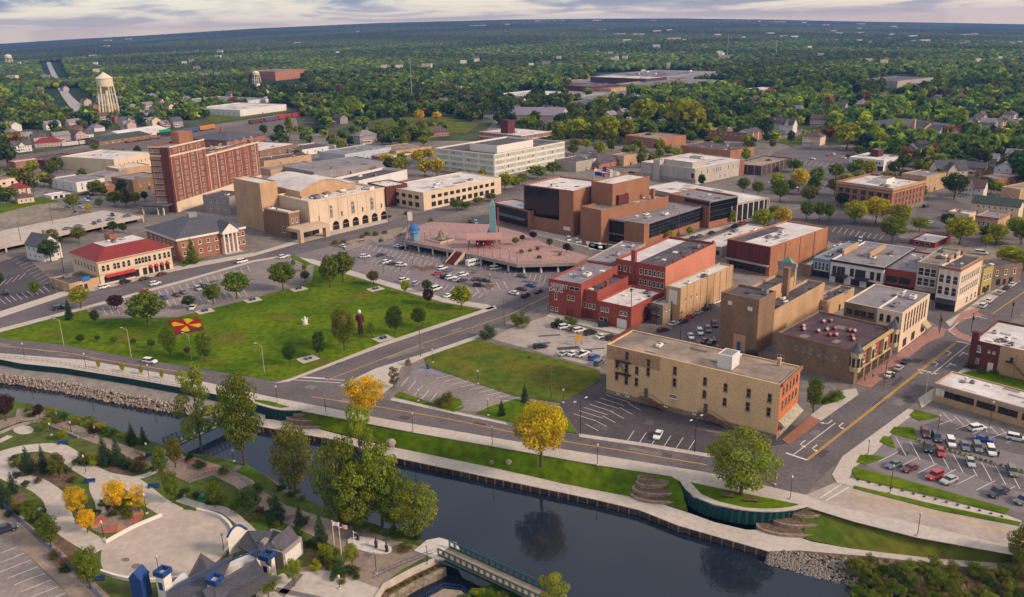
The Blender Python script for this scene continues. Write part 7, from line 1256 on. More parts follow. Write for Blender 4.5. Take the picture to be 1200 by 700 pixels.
for s_ in (-2.9, 2.6): b = MB(); b.prism([(0, 0), (.001, 0), (.001, .3)], 0, .01) if 0 else None; b.face([(0, s_, 0), (L_, s_, 0), (L_, s_, .6), (0, s_, 4.9)]); b.face([(0, s_ + .3, 4.9), (L_, s_ + .3, .6), (L_, s_ + .3, 0), (0, s_ + .3, 0)]); b.face([(0, s_, 4.9), (L_, s_, .6), (L_, s_ + .3, .6), (0, s_ + .3, 4.9)]); b.build('side_wall', w_beige, t)
def kit(name, label, cat, x, y, g=0.0, rz=0): t = empty(name, G(x, y, g), R(rz)); tag(t, label, cat); return t
t = kit('obelisk', 'tall blue green obelisk sculpture with red fin at the plaza back', 'sculpture', 578, 284, 4); h = hat(t.location, 233)
b = MB(); b.lathe([(2.4, 0), (1.7, h * .85), (.15, h)], 4); b.build('shaft', mat('obelisk_blue', (.17, .30, .33), .7, .15), t, (0, 0, 0), R(40)); b = MB(); b.box(2.2, 2.8, -.3, .3, -.5, h * .8); b.build('red_fin', bk_pnt, t); b = MB(); b.face([(-5, 0, 0), (-1.5, 0, 0), (-1.2, 0, 8)]); b.face([(-1.5, .3, 0), (-5, .3, 0), (-1.2, .3, 8)]); b.face([(-5, 0, 0), (-1.2, 0, 8), (-1.2, .3, 8), (-5, .3, 0)]); b.build('blue_wing', mat('obelisk_wing', (.12, .26, .30), .7, .15), t)
t = kit('clock_kiosk', 'kiosk with blue dome and red sign pillar at the plaza corner', 'kiosk', 486, 282, 4); h = hat(t.location, 246)
b = MB(); b.lathe([(3.0, 0), (3.0, 4.0), (4.2, 4.2), (4.2, 4.9)], 8); b.build('body', w_blue, t); t.scale = (.75, .75, 1); b = MB(); b.lathe([(3.6, 4.9), (3.3, 6.2), (1.8, 7.6), (.1, 8.2)], 12); b.build('dome', mat('dome_blue', (.04, .14, .38), .5), t); b = MB(); [b.box(-4.5 + k * 3.6, -4.1 + k * 3.6, 3.0, 3.5, 0, h) for k in range(2)]; b.build('red_pillar', bk_pnt, t); b = MB(); b.box(-4.0, -1.0, 2.9, 3.4, h * .62, h * .9); b.build('sign_panel', white, t)
t = kit('pavilion', 'red arched roof pavilion on the plaza deck', 'pavilion', 568, 289, 4, 0); b = MB(); n = 10
for k in range(n):
    a0, a1 = math.pi * k / n, math.pi * (k + 1) / n; b.face([(-8, -4.5 * math.cos(a0), 4 + 2.2 * math.sin(a0)), (8, -4.5 * math.cos(a0), 4 + 2.2 * math.sin(a0)), (8, -4.5 * math.cos(a1), 4 + 2.2 * math.sin(a1)), (-8, -4.5 * math.cos(a1), 4 + 2.2 * math.sin(a1))])
b.build('arched_roof', mat('pav_roof', (.40, .22, .20), .6, .1), t)
for xx in (-7, -2.5, 2.5, 7):
    for yy in (-4.2, 4.2): b = MB(); b.tube((xx, yy, 0), (xx, yy, 4), .16); b.build('post', roof_r, t)
b = MB(); b.box(-4, 4, 1, 3.5, 0, 2.6); b.build('counter', roof_r, t)
t = kit('fountain', 'stone fountain sculpture in a diamond basin on the plaza', 'fountain', 517, 282, 4, 45); b = MB(); b.box(-4.5, 4.5, -4.5, 4.5, 0, .8); b.build('basin', w_beige, t); b = MB(); b.box(-4, 4, -4, 4, .8, .84); b.build('water', glass, t); b = MB(); b.lathe([(2.6, .8), (1.6, 2), (1.1, 3.2), (.2, 5.2)], 6); b.build('rock', bk_lime, t); b = MB(); [b.tube((math.cos(k) * 1.6, math.sin(k) * 1.6, 1.5), (math.cos(k) * 1.2, math.sin(k) * 1.2, 4 + k * .2), .22, .1) for k in range(6)]; b.build('spires', mat('spire_tan', (.45, .33, .2), .7), t)
for k, (x, y) in enumerate(((604, 287), (611, 297), (625, 281), (644, 290), (632, 303), (612, 283), (621, 295), (664, 296), (656, 300), (630, 293))): tree(x, y, (9, 5, 10, 11, 5, 8, 4, 11, 4, 5)[k], (11, 7, 12, 10, 7, 9, 6, 12, 5, 6)[k], ('round', 'shrub')[(9, 5, 10, 11, 5, 8, 4, 11, 4, 5)[k] < 6], ('ol', 'g', 'p', 'br', 'g', 'p', 'g', 'p', 'o', 'o')[k], 4.0 if y > 285 or x < 640 else 3.9)
t = kit('wall_ramp', 'stone retaining wall of the theatre terrace above the car park', 'retaining wall', 440, 283); b = MB(); pl = [G(405, 294), G(470, 276), G(480, 268)]
for p, q in zip(pl, pl[1:]): p, q = p - t.location, q - t.location; b.prism([(p.x, p.y), (q.x, q.y), (q.x, q.y + .6), (p.x, p.y + .6)], 0, 2.2)
b.build('stone_face', conc_dk, t)
# ------------------------------------------------------------------ bridges
def bridge(name, label, a, c, g, wd, hr, n, arch=0.0):
    p, q = G(*a, g), G(*c, g); d = q - p; Ln = d.length; t = empty(name, p, math.atan2(d.y, d.x)); tag(t, label, 'footbridge'); b = MB(); b.box(0, Ln, -wd / 2, wd / 2, -.35, 0); b.build('deck', paver_tan, t); b = MB(); [b.box(0, Ln, s_ * wd / 2 - .12, s_ * wd / 2 + .12, -.8, -.36) for s_ in (-1, 1)]; b.build('girder', teal, t)
    for s_ in (-1, 1):
        b = MB(); y = s_ * wd / 2
        for z in (.05, hr): b.box(0, Ln, y - .09, y + .09, z, z + .16)
        for k in range(n + 1): x = Ln * k / n; b.box(x - .08, x + .08, y - .08, y + .08, .2, hr)
        for k in range(n):
            x0, x1 = Ln * k / n, Ln * (k + 1) / n; cx_, r_ = (x0 + x1) / 2, min((x1 - x0), hr) * .36
            for j in range(10): a0, a1 = 2 * math.pi * j / 10, 2 * math.pi * (j + 1) / 10; b.tube((cx_ + r_ * math.cos(a0), y, hr * .55 + r_ * math.sin(a0)), (cx_ + r_ * math.cos(a1), y, hr * .55 + r_ * math.sin(a1)), .06, n=4, cap=False)
            b.tube((x0, y, .1), (x0 + (x1 - x0) * .3, y, hr * .35), .05, n=4); b.tube((x1, y, .1), (x1 - (x1 - x0) * .3, y, hr * .35), .05, n=4); b.tube((x0, y, hr), (x0 + (x1 - x0) * .3, y, hr * .75), .05, n=4); b.tube((x1, y, hr), (x1 - (x1 - x0) * .3, y, hr * .75), .05, n=4)
        b.build('truss_rail', tealrail, t)
bridge('footbridge', 'long teal lattice footbridge at the bottom of the view', (520, 646), (650, 706), -1.1, 3.4, 1.5, 18); bridge('footbridge', 'short teal lattice footbridge crossing to the far bank behind tall trees', (196, 522), (275, 486), -1.4, 3.0, 1.6, 16)
area('plaza', [(485, 645), (500, 633), (515, 630), (535, 636), (540, 645), (526, 655), (512, 655)], -1.15, mat('pale_pad', (.55, .5, .47), .9, .1), .4)
t = kit('channel_wall', 'stained stone channel wall with planted ledge beside the long footbridge', 'retaining wall', 480, 668, PZ); cp = [G(x, y, PZ) - t.location for x, y in ((425, 722), (449, 685), (480, 668), (513, 653))]; cn = Vector((cp[3].y - cp[1].y, -(cp[3].x - cp[1].x), 0)).normalized()
def band(nm, m, d0, d1, z0, z1): b = MB(); b.prism([(p.x + cn.x * d0, p.y + cn.y * d0) for p in cp] + [(p.x + cn.x * d1, p.y + cn.y * d1) for p in cp[::-1]], z0, z1); b.build(nm, m, t)
band('upper_wall', concrete, .0, .35, -3.4, .25); band('planted_ledge', soil, .351, 2.3, -3.4, -1.25); band('lower_wall', mat('stained_wall', (.30, .245, .185), .95, .4, .5, 1.2, .1, streak=.5), 2.301, 2.8, -3.6, -1.05)
for k in range(9): q_ = cp[1].lerp(cp[3], (k + .5) / 9) + cn * 1.3 + t.location; tree(0, 0, 0, 0, 'shrub', ('ol', 'g', 'br')[k % 3], pos=Vector((q_.x, q_.y, PZ - 1.3)), hm=.9, wm_=1.3)
area('platform', [(498, 702), (520, 690), (540, 692), (552, 702), (548, 730), (490, 730)], -2.2, paver_tan, .4); rail('railing', [G(x, y, -2.2) for x, y in ((492, 706), (520, 690), (540, 692), (554, 703))], 'blue railing round the small river platform', blue, 1.2, .5, g=-2.2)
area('river_bank', [(548, 715), (556, 690), (580, 684), (612, 702), (660, 730), (600, 760)], -3.2, grass, 1.5)
rail('railing', [G(x, y, PZ) for x, y in ((437, 679), (470, 664), (512, 648))], 'grey railing above the channel wall by the long footbridge', blue, 1.1, 1.2); rail('railing', [G(x, y, PZ) for x, y in ((20, 497), (48, 497), (72, 502), (92, 512))], 'curved dark railing at the upper walk in the park', dark, 1.0, 1.0)
rail('railing', [G(x, y, PZ) for x, y in ((158, 530), (170, 539), (184, 543), (200, 556))], 'dark railing near the park end of the short footbridge', dark, 1.1, .8); rail('railing', [G(x, y, PZ) for x, y in ((217, 567), (240, 556), (262, 551), (280, 560), (298, 574))], 'purple grey railing round the small lawn above the park path', mat('rail_purple', (.10, .09, .17), .6), 1.2, .8)
low_wall([(0, 509), (22, 500), (48, 495), (62, 502), (92, 514)], 'curved grey retaining wall below the upper park walk', PZ, .7, .4, w_grey, 'low_wall'); rail('fence', [G(x, y, PZ) for x, y in ((-20, 575), (0, 592), (16, 607), (60, 648), (116, 703), (130, 718))], 'bright blue metal fence along the park edge at lower left', blue, 1.8, .5, 'fence', cols=3)
rail('railing', [G(x, y, -2.2) for x, y in ((-20, 436), (0, 438), (70, 446), (150, 462), (212, 472))], 'pale railing above the rubble bank', w_grey, 1.0, 2.0); rail('railing', [G(x, y, .15) for x, y in ((-20, 418.5), (50, 423.5), (150, 442.5), (215, 454))], 'thin dark railing on top of the long teal wall', dark, 1.0, 2.0)
# ------------------------------------------------------------------ park pavilion (grey roofs, blue trim, white towers)
t = empty('park_pavilion', G(245, 690, PZ), 0); tag(t, 'park pavilion with grey shingle roofs, bright blue trim and white towers', 'pavilion'); o_ = t.location
shingle = mat('shingle', (.085, .08, .10), .9, .25, .5, 3)
def wp(x, y, z): return G(x, y, PZ + z) - o_
def roofq(pts, z, m=shingle, name='roof', th=.3):
    b = MB(); w_ = [wp(x, y, zz) for (x, y), zz in zip(pts, z)]; b.face(w_); b.face([p - Vector((0, 0, th)) for p in w_][::-1])
    for i in range(len(w_)): j = (i + 1) % len(w_); b.face([w_[i] - Vector((0, 0, th)), w_[j] - Vector((0, 0, th)), w_[j], w_[i]])
    return b.build(name, m, t)
def tower(x, y, h, s, top, nm='tower'):
    p = wp(x, y, 0); b = MB(); b.box(-s, s, -s, s, 0, h); b.build(nm, white, t, p, R(-22)); b = MB(); e = s + .25
    for (x0, x1, y0, y1) in ((-e, e, -e, -e + .3), (-e, e, e - .3, e), (-e, -e + .3, -e + .31, e - .31), (e - .3, e, -e + .31, e - .31)): b.box(x0, x1, y0, y1, h - .1, h + .9)
    b.build('blue_trim', blue, t, p, R(-22)); b = MB(); b.box(-s * .5, s * .5, -s - .05, -s + .02, h - 3, h - 1.4); b.build('tower_pane', top, t, p, R(-22))
roofq([(196, 694), (222, 676), (273, 650), (255, 690), (240, 720), (190, 720)], [3.2, 4.2, 4.6, 4.4, 3, 2.6]); roofq([(237, 692), (300, 655), (312, 674), (330, 676), (290, 700), (250, 716)], [5, 6.2, 6.2, 4.2, 3.0, 3.2]); roofq([(220, 676), (235, 648), (256, 662), (244, 670)], [3, 6.4, 4, 4.2]); roofq([(278, 640), (290, 622), (318, 622), (318, 664), (306, 655)], [3.2, 4.8, 5.2, 5, 4]); roofq([(238, 700), (250, 682), (262, 690), (258, 720), (236, 720)], [3, 5.4, 3.6, 3.2, 2.6])
b = MB()
for a0, a1, z0, z1 in (((204, 690), (232, 678), 4.6, 4.6), ((230, 677), (275, 655), 4.9, 5.4), ((275, 655), (304, 644), 6.4, 6.8)):
    p, q = wp(*a0, z0), wp(*a1, z1); b.tube(p, q, .17, n=6)
b.build('blue_ridge', blue, t)
b = MB(); p, q = wp(270, 656, 0), wp(293, 646, 0); n = 10
for k in range(n):
    f0, f1 = k / n, (k + 1) / n; z = lambda f: 5.2 + 1.8 * math.sin(math.pi * f); a_, c_ = p.lerp(q, f0), p.lerp(q, f1); b.m = 0; b.face([(a_.x, a_.y, 1), (c_.x, c_.y, 1), (c_.x, c_.y, z(f1)), (a_.x, a_.y, z(f0))]); b.m = 1; b.tube((a_.x, a_.y - .1, z(f0)), (c_.x, c_.y - .1, z(f1)), .25, n=5)
b.build('arched_sign', [white, blue], t)
tower(196, 703, 5.8, .95, blue); tower(256, 709, 5.2, 1.0, glass); tower(316, 678, 4.8, .95, glass)
p = wp(167, 699, 0); b = MB(); b.box(-1.25, 1.25, -1.2, 1.2, 0, 4.6); b.face([(-1.4, -1.35, 4.6), (1.4, -1.35, 4.6), (0, -1.35, 6.2)]); b.face([(1.4, 1.35, 4.6), (-1.4, 1.35, 4.6), (0, 1.35, 6.2)]); b.face([(-1.4, -1.35, 4.6), (0, -1.35, 6.2), (0, 1.35, 6.2), (-1.4, 1.35, 4.6)]); b.face([(0, -1.35, 6.2), (1.4, -1.35, 4.6), (1.4, 1.35, 4.6), (0, 1.35, 6.2)]); b.build('blue_tower', blue, t, p, R(-15))
b = MB()
for x, y in ((232, 690), (250, 700), (285, 668), (300, 690), (322, 690), (215, 705)): p = wp(x, y, 0); b.box(p.x - .25, p.x + .25, p.y - .25, p.y + .25, 0, 3.2)
b.build('post', white, t)
b = MB(); p, q = wp(204, 700, 0), wp(300, 672, 0); b.prism([(p.x, p.y), (q.x, q.y), (q.x + .5, q.y + 3), (p.x + .5, p.y + 3)], 0, 3.0); b.build('wall', w_white, t)
v = vol((302, 633), (331, 648), (346, 628), 668, g=PZ); d = Bld('park_building', 'grey block building with slate roof beside the blue trimmed pavilion', 'building', v); d.far = True; d.box(v, w_grey, shingle, .5); d.gable(sub(v, .6, v.lx - .4, .4, v.ly * .62, v.h), v.h - .4, 2.4, shingle, 'x', .1, w_white); d.box(sub(v, -.8, .8, v.ly * .5, v.ly * .62, v.h + 1.8), w_grey, roof_g, .2); d.slab('blue_trim', v, 'L', .02, .04, 1, v.h - .4, blue, .1); d.win(v, 'L', [.3], [.5], 1.2, 1.4, 'rect', blue); d.slab('white_panel', v, 'R', .1, .9, .2, v.h - .8, w_white, .08)
# ------------------------------------------------------------------ small things
def person(x, y, g, c1, c2, lab, rz=0):
    t = kit('person', lab, 'person', x, y, g, rz); b = MB()
    for s_ in (-.1, .1): b.tube((s_, 0, 0), (s_ * .9, 0, .85), .07, .1, 6)
    b.lathe([(.17, .8), (.2, 1.05), (.22, 1.38), (.08, 1.5), (.07, 1.55), (.11, 1.62), (.12, 1.7), (.06, 1.8)], 8)
    for s_ in (-1, 1): b.tube((s_ * .2, 0, 1.4), (s_ * .28, .08, .85), .055, .04, 5)
    o = b.build('body', mat('skin', (.40, .24, .17), .7), t); b = MB(); b.lathe([(.185, .82), (.215, 1.05), (.235, 1.38), (.1, 1.51)], 8); [b.tube((s_ * .2, 0, 1.42), (s_ * .26, .06, 1.0), .07, .06, 5) for s_ in (-1, 1)]; q = b.build('shirt', tintm, t); q.color = (*c1, 1)
    b = MB(); [b.tube((s_, 0, .08), (s_ * .9, 0, .88), .085, .115, 6) for s_ in (-.1, .1)]; q = b.build('trousers', tintm, t); q.color = (*c2, 1); b = MB(); b.lathe([(.125, 1.66), (.135, 1.72), (.07, 1.83)], 8); q = b.build('hair', tintm, t); q.color = (.04, .025, .02, 1)
person(1013.5, 446, .13, (.5, .2, .22), (.05, .05, .07), 'person in a pink shirt on the brick pavement beside the skylight row'); person(1023, 442, .13, (.4, .35, .3), (.06, .05, .05), 'person in a beige top between cafe tables on the brick pavement'); person(1169.5, 536, .03, (.02, .02, .03), (.03, .03, .04), 'person in dark clothes beside the white SUV in the new car park'); person(66.5, 489, PZ, (.02, .3, .36), (.02, .24, .3), 'person in turquoise clothes on the upper park walk'); person(624, 280, .1, (.03, .03, .04), (.03, .03, .05), 'person in dark clothes outside the low glass wing')
t = kit('tall_figure_sculpture', 'tall dark red figure sculpture standing in the big lawn', 'sculpture', 423, 392, .1, 20); h = hat(t.location, 363)
b = MB(); b.tube((-.5, 0, 0), (-.35, 0, h * .45), .35, .5, 8); b.tube((.6, .4, 0), (.35, .1, h * .45), .35, .5, 8); b.lathe([(.8, h * .4), (1.0, h * .6), (1.1, h * .78), (.5, h * .84)], 10); b.tube((-1, 0, h * .78), (-1.3, .6, h * .5), .3, .2, 6); b.tube((1, 0, h * .78), (1.2, -.6, h * .5), .3, .2, 6); b.build('figure', mat('figure_red', (.09, .02, .022), .7), t); b = MB(); b.lathe([(.4, h * .84), (.62, h * .9), (.5, h * .97), (.1, h)], 10); b.build('head', w_white, t)
t = kit('white_sculpture', 'small white animal sculpture in the middle of the big lawn', 'sculpture', 358, 380, .12, 30); b = MB(); b.lathe([(.7, 0), (.9, .8), (.6, 1.6), (.35, 1.9), (.5, 2.3), (.1, 2.9)], 10); [b.tube((s_ * .6, .1, 1.3), (s_ * 1.2, .2, 2.2), .18, .12) for s_ in (-1, 1)]; b.build('body', white, t); b = MB(); b.box(-1, 1, -1, 1, -.02, .12); b.build('base', concrete, t)
TB = [(240, 365, 'beside the flower bed'), (296, 352, 'by the tree row at the lawn top'), (350, 339, 'beside the lot tree pair'), (440, 339, 'near the diagonal walk'), (361, 421, 'near the cross street lamp'), (449, 397, 'behind the light green tree at the lawn edge')]
for x, y, w_ in TB:
    t = kit('picnic_table', 'blue picnic table on a pale slab ' + w_, 'picnic table', x, y, .12, 40); b = MB(); b.box(-3, 3, -2.4, 2.4, 0, .1); b.build('slab', concrete, t); b = MB(); b.box(-1.2, 1.2, -.4, .4, .72, .8); b.build('table_top', blue if w_[0] != 'n' or x < 400 and x != 361 else steel, t)
    for s_ in (-1, 1): b = MB(); b.box(-1.2, 1.2, s_ * .8 - .15, s_ * .8 + .15, .42, .48); b.build('bench', blue, t); b = MB(); b.box(s_ * .8 - .06, s_ * .8 + .06, -.8, .8, .1, .72); b.build('leg', dark, t)
for x, y, lab in ((105, 566, 'blue park bench pair on the round rest area by the yellow trees'), (74, 521, 'blue bench at the top of the curving park path'), (180, 572, 'blue litter bin beside the wide park path'), (177, 536, 'blue bench near the short footbridge'), (115, 681, 'green bin under the maple by the blue tower'), ):
    t = kit('park_bench', lab, 'bench' if 'bench' in lab else 'bin', x, y, PZ, 10); b = MB(); b.box(-1.3, 1.3, -.25, .25, .42, .5); b.build('seat', blue, t); b = MB(); b.box(-1.3, 1.3, .22, .3, .5, 1.0); b.build('backrest', blue, t); [(lambda q: (q.box(s_ - .05, s_ + .05, -.2, .25, 0, .42), q.build('leg', dark, t)))(MB()) for s_ in (-1.1, 1.1)]
for x, y, lab in ((853, 583, 'left of the two wooden benches under the big lawn tree'), (880, 588, 'right of the two wooden benches under the big lawn tree')):
    t = kit('park_bench', lab, 'bench', x, y, .16, -10); b = MB(); b.box(-1.3, 1.3, -.3, .3, .42, .5); b.build('seat', wood, t); b = MB(); b.box(-1.3, 1.3, .26, .34, .5, 1.0); b.build('backrest', wood, t); [(lambda q: (q.box(s_ - .06, s_ + .06, -.25, .3, 0, .42), q.build('leg', dark, t)))(MB()) for s_ in (-1.1, 1.1)]
for x, y, lab, c in ((236, 583, 'round dark green hatch dome on the small park lawn', (.01, .10, .07)), (333, 573, 'tall dark green bin by the riverside path', (.01, .08, .07)), (707, 383, 'black dumpster beside the low red store', (.02, .02, .022)), (881, 417, 'black dumpster beside the cinema wall', (.02, .02, .022)), (502, 432, 'blue litter bin at the corner of the small car park', (.02, .07, .12))):
    nm = 'dumpster' if 'dump' in lab else 'litter_bin' if 'bin' in lab else 'hatch_dome'; t = kit(nm, lab, nm.replace('_', ' '), x, y, PZ if x < 350 else .03, 15); b = MB(); s_ = 1.6 if 'dump' in lab else .5
    if nm == 'hatch_dome': b.lathe([(1.2, 0), (1.1, .5), (.6, .9), (.05, 1.0)], 12)
    elif nm == 'dumpster': b.box(-1.6, 1.6, -.9, .9, .1, 1.3); b.face([(-1.7, -1, 1.32), (1.7, -1, 1.32), (1.7, 1, 1.65), (-1.7, 1, 1.65)])
    else: b.lathe([(.5, 0), (.55, 1.2), (.4, 1.5), (.05, 1.6)], 10)
    q = b.build('body', tintm, t); q.color = (*c, 1)
t = kit('sign_board', 'yellow square sign on posts in the pale car park', 'sign', 678, 405, 0, 10); b = MB(); b.box(-1.2, 1.2, -.08, .08, 1.6, 3.6); b.build('panel', yellow_line, t); b = MB(); [b.box(s_ - .06, s_ + .06, -.05, .05, 0, 1.6) for s_ in (-.9, .9)]; b.build('post', dark, t)
t = kit('oval_memorial', 'white oval memorial with dark statues in the riverside plaza', 'memorial', 433, 640, PZ, -25); b = MB(); b.prism([(5.2 * math.cos(a), 2.3 * math.sin(a)) for a in np.linspace(0, 6.283, 25)[:-1]], 0, .3); b.build('base', mat('memorial_white', (.6, .56, .54), .8, .2), t)
for xx, yy in ((-3.2, .6), (1.8, -.2), (4.6, -.6)): b = MB(); b.lathe([(.35, .3), (.3, 1.0), (.42, 1.6), (.15, 2.0), (.22, 2.3), (.05, 2.6)], 8, (xx, yy)); b.build('statue', dark, t)
for x, y, lab, s_ in ((458, 518, 'large flat grey boulder on the river lawn slope', 1.3), (459, 522, 'small pale stone below the large flat boulder', .7), (596, 541, 'grey boulder beside the golden river tree', .8), (576, 541, 'small pale boulder left of the grey boulder', .5), (214, 582, 'pale boulder under the maple pair in the park', .8)):
    t = kit('boulder', lab, 'boulder', x, y, -1.6 if x > 400 else PZ); b = MB(); b.lathe([(s_, -.6), (s_ * 1.05, .1), (s_ * .8, s_ * .45), (s_ * .3, s_ * .62)], 7); o = b.build('stone', rock_m, t); o.scale = (1, .75, 1)
# water towers, masts, trains
def wtower(x, y, yt, wpx, lab, cone):
    t = kit('water_tower', lab, 'water tower', x, y, 0); h = hat(t.location, yt); r = wpx / 2 * dep(t.location) / F; m = mat('tower_cream', (.66, .57, .41), .6, .12, streak=.2); th = h * .19
    b = MB(); b.lathe([(r * .5, h * .62), (r * .9, h * .64), (r, h * .66), (r, h * .66 + th)] + ([(r * 1.08, h * .66 + th), (.2, h)] if cone else [(r * .8, h - r * .25), (.2, h)]), 20); b.build('tank', m, t)
    for k in range(6): a = R(60 * k + 15); b = MB(); b.tube((r * 1.16 * math.cos(a), r * 1.16 * math.sin(a), 0), (r * .92 * math.cos(a), r * .92 * math.sin(a), h * .67), r * .12, r * .10, 8); b.build('leg', m, t)
    b = MB(); b.tube((0, 0, 0), (0, 0, h * .6), r * .2, n=10); b.build('riser', m, t); b = MB()
    for f_ in (.22, .46): [b.tube((r * (1.16 - .24 * f_ / .66) * math.cos(R(60 * k + 15)), r * (1.16 - .24 * f_ / .66) * math.sin(R(60 * k + 15)), h * f_), (r * (1.16 - .24 * f_ / .66) * math.cos(R(60 * k + 75)), r * (1.16 - .24 * f_ / .66) * math.sin(R(60 * k + 75)), h * f_), r * .04, n=5) for k in range(6)]
    b.build('strut', m, t)
wtower(128.5, 133, 84.5, 18, 'tall cream water tower with conical roof and six legs', True); wtower(11.5, 77, 63.5, 7.5, 'small white domed water tower far away at left', False); wtower(301, 97, 83, 8, 'pale water tower edge beyond the long tan block', False)
for x, y, yt, lab, wd in ((483, 122, 68, 'slim grey radio mast in the forest centre left', 1.2), (852, 73, 40, 'tall radio mast beyond the factory', 1.5), (909, 70, 47, 'white monopole tower right of the radio mast', 2.6), (541, 115, 101, 'short white chimney stack in the trees', 3.2)):
    t = kit('radio_mast' if 'mast' in lab else 'chimney_stack' if 'stack' in lab else 'monopole', lab, 'mast' if 'mast' in lab or 'mono' in lab else 'chimney', x, y, 0); h = hat(t.location, yt); b = MB(); b.tube((0, 0, 0), (0, 0, h), wd * .5, wd * .35, 8); b.build('pole', steel if 'slim' in lab or 'radio' in lab else white, t); b = MB(); [b.box(-wd * 1.6, wd * 1.6, -.2, .2, h * f_, h * f_ + .6) for f_ in (.9, .96)]; b.build('crosspiece', steel, t)
def train(pts, cols, lab, grp):
    p, q = G(*pts[0]), G(*pts[1]); n = len(cols); d = q - p; L_ = d.length / n; a = math.atan2(d.y, d.x)
    for k, (c, nm, hh) in enumerate(cols):
        t = empty('rail_car', p + d * ((k + .5) / n), a); tag(t, None, 'rail car', grp); b = MB(); hl = L_ * .47; b.prism([(-hl, -1.5), (hl, -1.5), (hl, 1.5), (-hl, 1.5)], 1.1, hh); b.face([(-hl, -1.2, hh + .35), (hl, -1.2, hh + .35), (hl, 1.2, hh + .35), (-hl, 1.2, hh + .35)]); b.face([(-hl, -1.5, hh), (hl, -1.5, hh), (hl, -1.2, hh + .35), (-hl, -1.2, hh + .35)]); o = b.build('body', tintm, t); o.color = (*c, 1); b = MB(); [b.box(x - 1, x + 1, -1.3, 1.3, .15, 1.05) for x in (-hl * .7, hl * .7)]; b.build('bogie', dark, t); HOUSES.append((t, p + d * ((k + .5) / n), 'rail', nm))
train([(72, 173), (150, 164)], [((.45, .42, .42), 'pale grey passenger rail car', 3.8)] * 4, '', 'grey rail cars in a row beside the depot'); train([(147, 168), (188, 162)], [((.22, .09, .05), 'rust orange flat rail car', 2.2)] * 3, '', 'rust orange flat cars'); train([(185, 161), (212, 158)], [((.02, .02, .025), 'black tank engine', 4.0)] * 2, '', 'black rail cars left of the blue wagon'); train([(213, 157), (252, 151)], [((.04, .08, .20), 'blue covered wagon', 4.2), ((.48, .16, .03), 'bright orange hopper wagon', 4.6)], '', 'wagons beside the brick station'); train([(292, 146), (356, 136)], [((.10, .03, .05), 'dark maroon wagon', 4.2), ((.12, .06, .12), 'dull purple wagon', 4.2), ((.34, .02, .04), 'bright red locomotive', 4.6), ((.30, .02, .04), 'red locomotive at the right end of the train', 4.6)], '', 'red train right of the station')
b = MB(); [stripe_px(b, [(-20, 191 + k), (110, 175 + k), (220, 159 + k), (340, 141 + k)], .35, .12) for k in (0, 3)]; tag(b.build('rail_track', mat('rail_steel', (.2, .16, .15), .5, .2, metal=.5)), 'pairs of steel rails crossing the rail yard on the left', 'rail track')
for x, y, c in ((1101, 391, 'dark'), (1138, 389, 'dark'), (1185, 372, 'dark')):
    t = kit('traffic_signal', f'black traffic signal post at the {"left" if x == 1101 else "near middle" if x == 1138 else "right"} corner of the brick crossing', 'traffic signal', x, y, .1, 20); b = MB(); b.tube((0, 0, 0), (0, 0, 6.5), .12, .09, 8); b.build('pole', dark, t); b = MB(); b.box(-.25, .25, -.3, .1, 4.2, 5.3); b.build('signal_head', black, t)
# ------------------------------------------------------------------ labels that single things out
LM = [(185, 205, 'brick hotel'), (400, 245, 'theatre'), (245, 280, 'columned civic building'), (140, 310, 'red hipped building'), (80, 275, 'parking deck'), (215, 382, 'flower bed'), (585, 190, 'white office block'), (520, 230, 'beige office'), (700, 245, 'brown brick complex'), (815, 205, 'concrete library'), (665, 350, 'lettered drug store'), (720, 370, 'low red store'), (800, 340, 'tan brick store'), (867, 375, 'brown cinema'), (915, 290, 'white roofed brick store'), (800, 460, 'yellow brick building'), (955, 420, 'skylight row'), (1060, 385, 'cream main street store'), (1130, 335, 'corner store'), (1000, 315, 'white shop row'), (1165, 415, 'dark brick shop'), (1150, 475, 'low beige office'), (1035, 230, 'red brick office'), (1030, 190, 'white restaurant'), (1113, 205, 'cream gabled house'), (1050, 150, 'brick school'), (955, 160, 'brown roofed house'), (920, 145, 'white gabled row'), (578, 260, 'obelisk'), (520, 282, 'plaza fountain'), (545, 303, 'red stairs'), (128, 110, 'cream water tower'), (270, 155, 'railway station'), (325, 90, 'tan apartment block'), (735, 95, 'dark factory'), (632, 138, 'lavender roofed hall'), (427, 160, 'grey hip roofed house'), (510, 155, 'brown roofed chapel'), (195, 640, 'amphitheatre floor'), (140, 613, 'mosaic circle'), (230, 510, 'short footbridge'), (585, 672, 'long footbridge'), (260, 680, 'park pavilion'), (325, 648, 'grey park building'), (433, 640, 'oval memorial'), (27, 504, 'white oval plaque'), (865, 610, 'curved teal wall'), (335, 485, 'short teal wall'), (358, 378, 'white lawn sculpture'), (422, 376, 'red figure sculpture'), (1095, 565, 'red SUV'), (1152, 515, 'blue car'), (555, 309, 'shuttle bus'), (590, 440, 'dry lawn'), (510, 455, 'small car park'), (771, 512, 'lone white car'), (678, 400, 'yellow sign'), (840, 160, 'temple fronted hall'), (1170, 240, 'green roofed house'), (1140, 222, 'white porch house'), (1065, 95, 'grey church hall'), (1090, 283, 'low dark red shop'), (370, 175, 'white shop'), (415, 180, 'pale blue office'), (106, 185, 'white roofed cream store'), (95, 215, 'white painted house'), (30, 195, 'red warehouse'), (690, 190, 'brick mansion'), (475, 175, 'tan shop'), (600, 150, 'brick tower school'), (1100, 680, 'shrubby bank'), (950, 655, 'grey rubble bank'), (120, 455, 'rubble bank')]
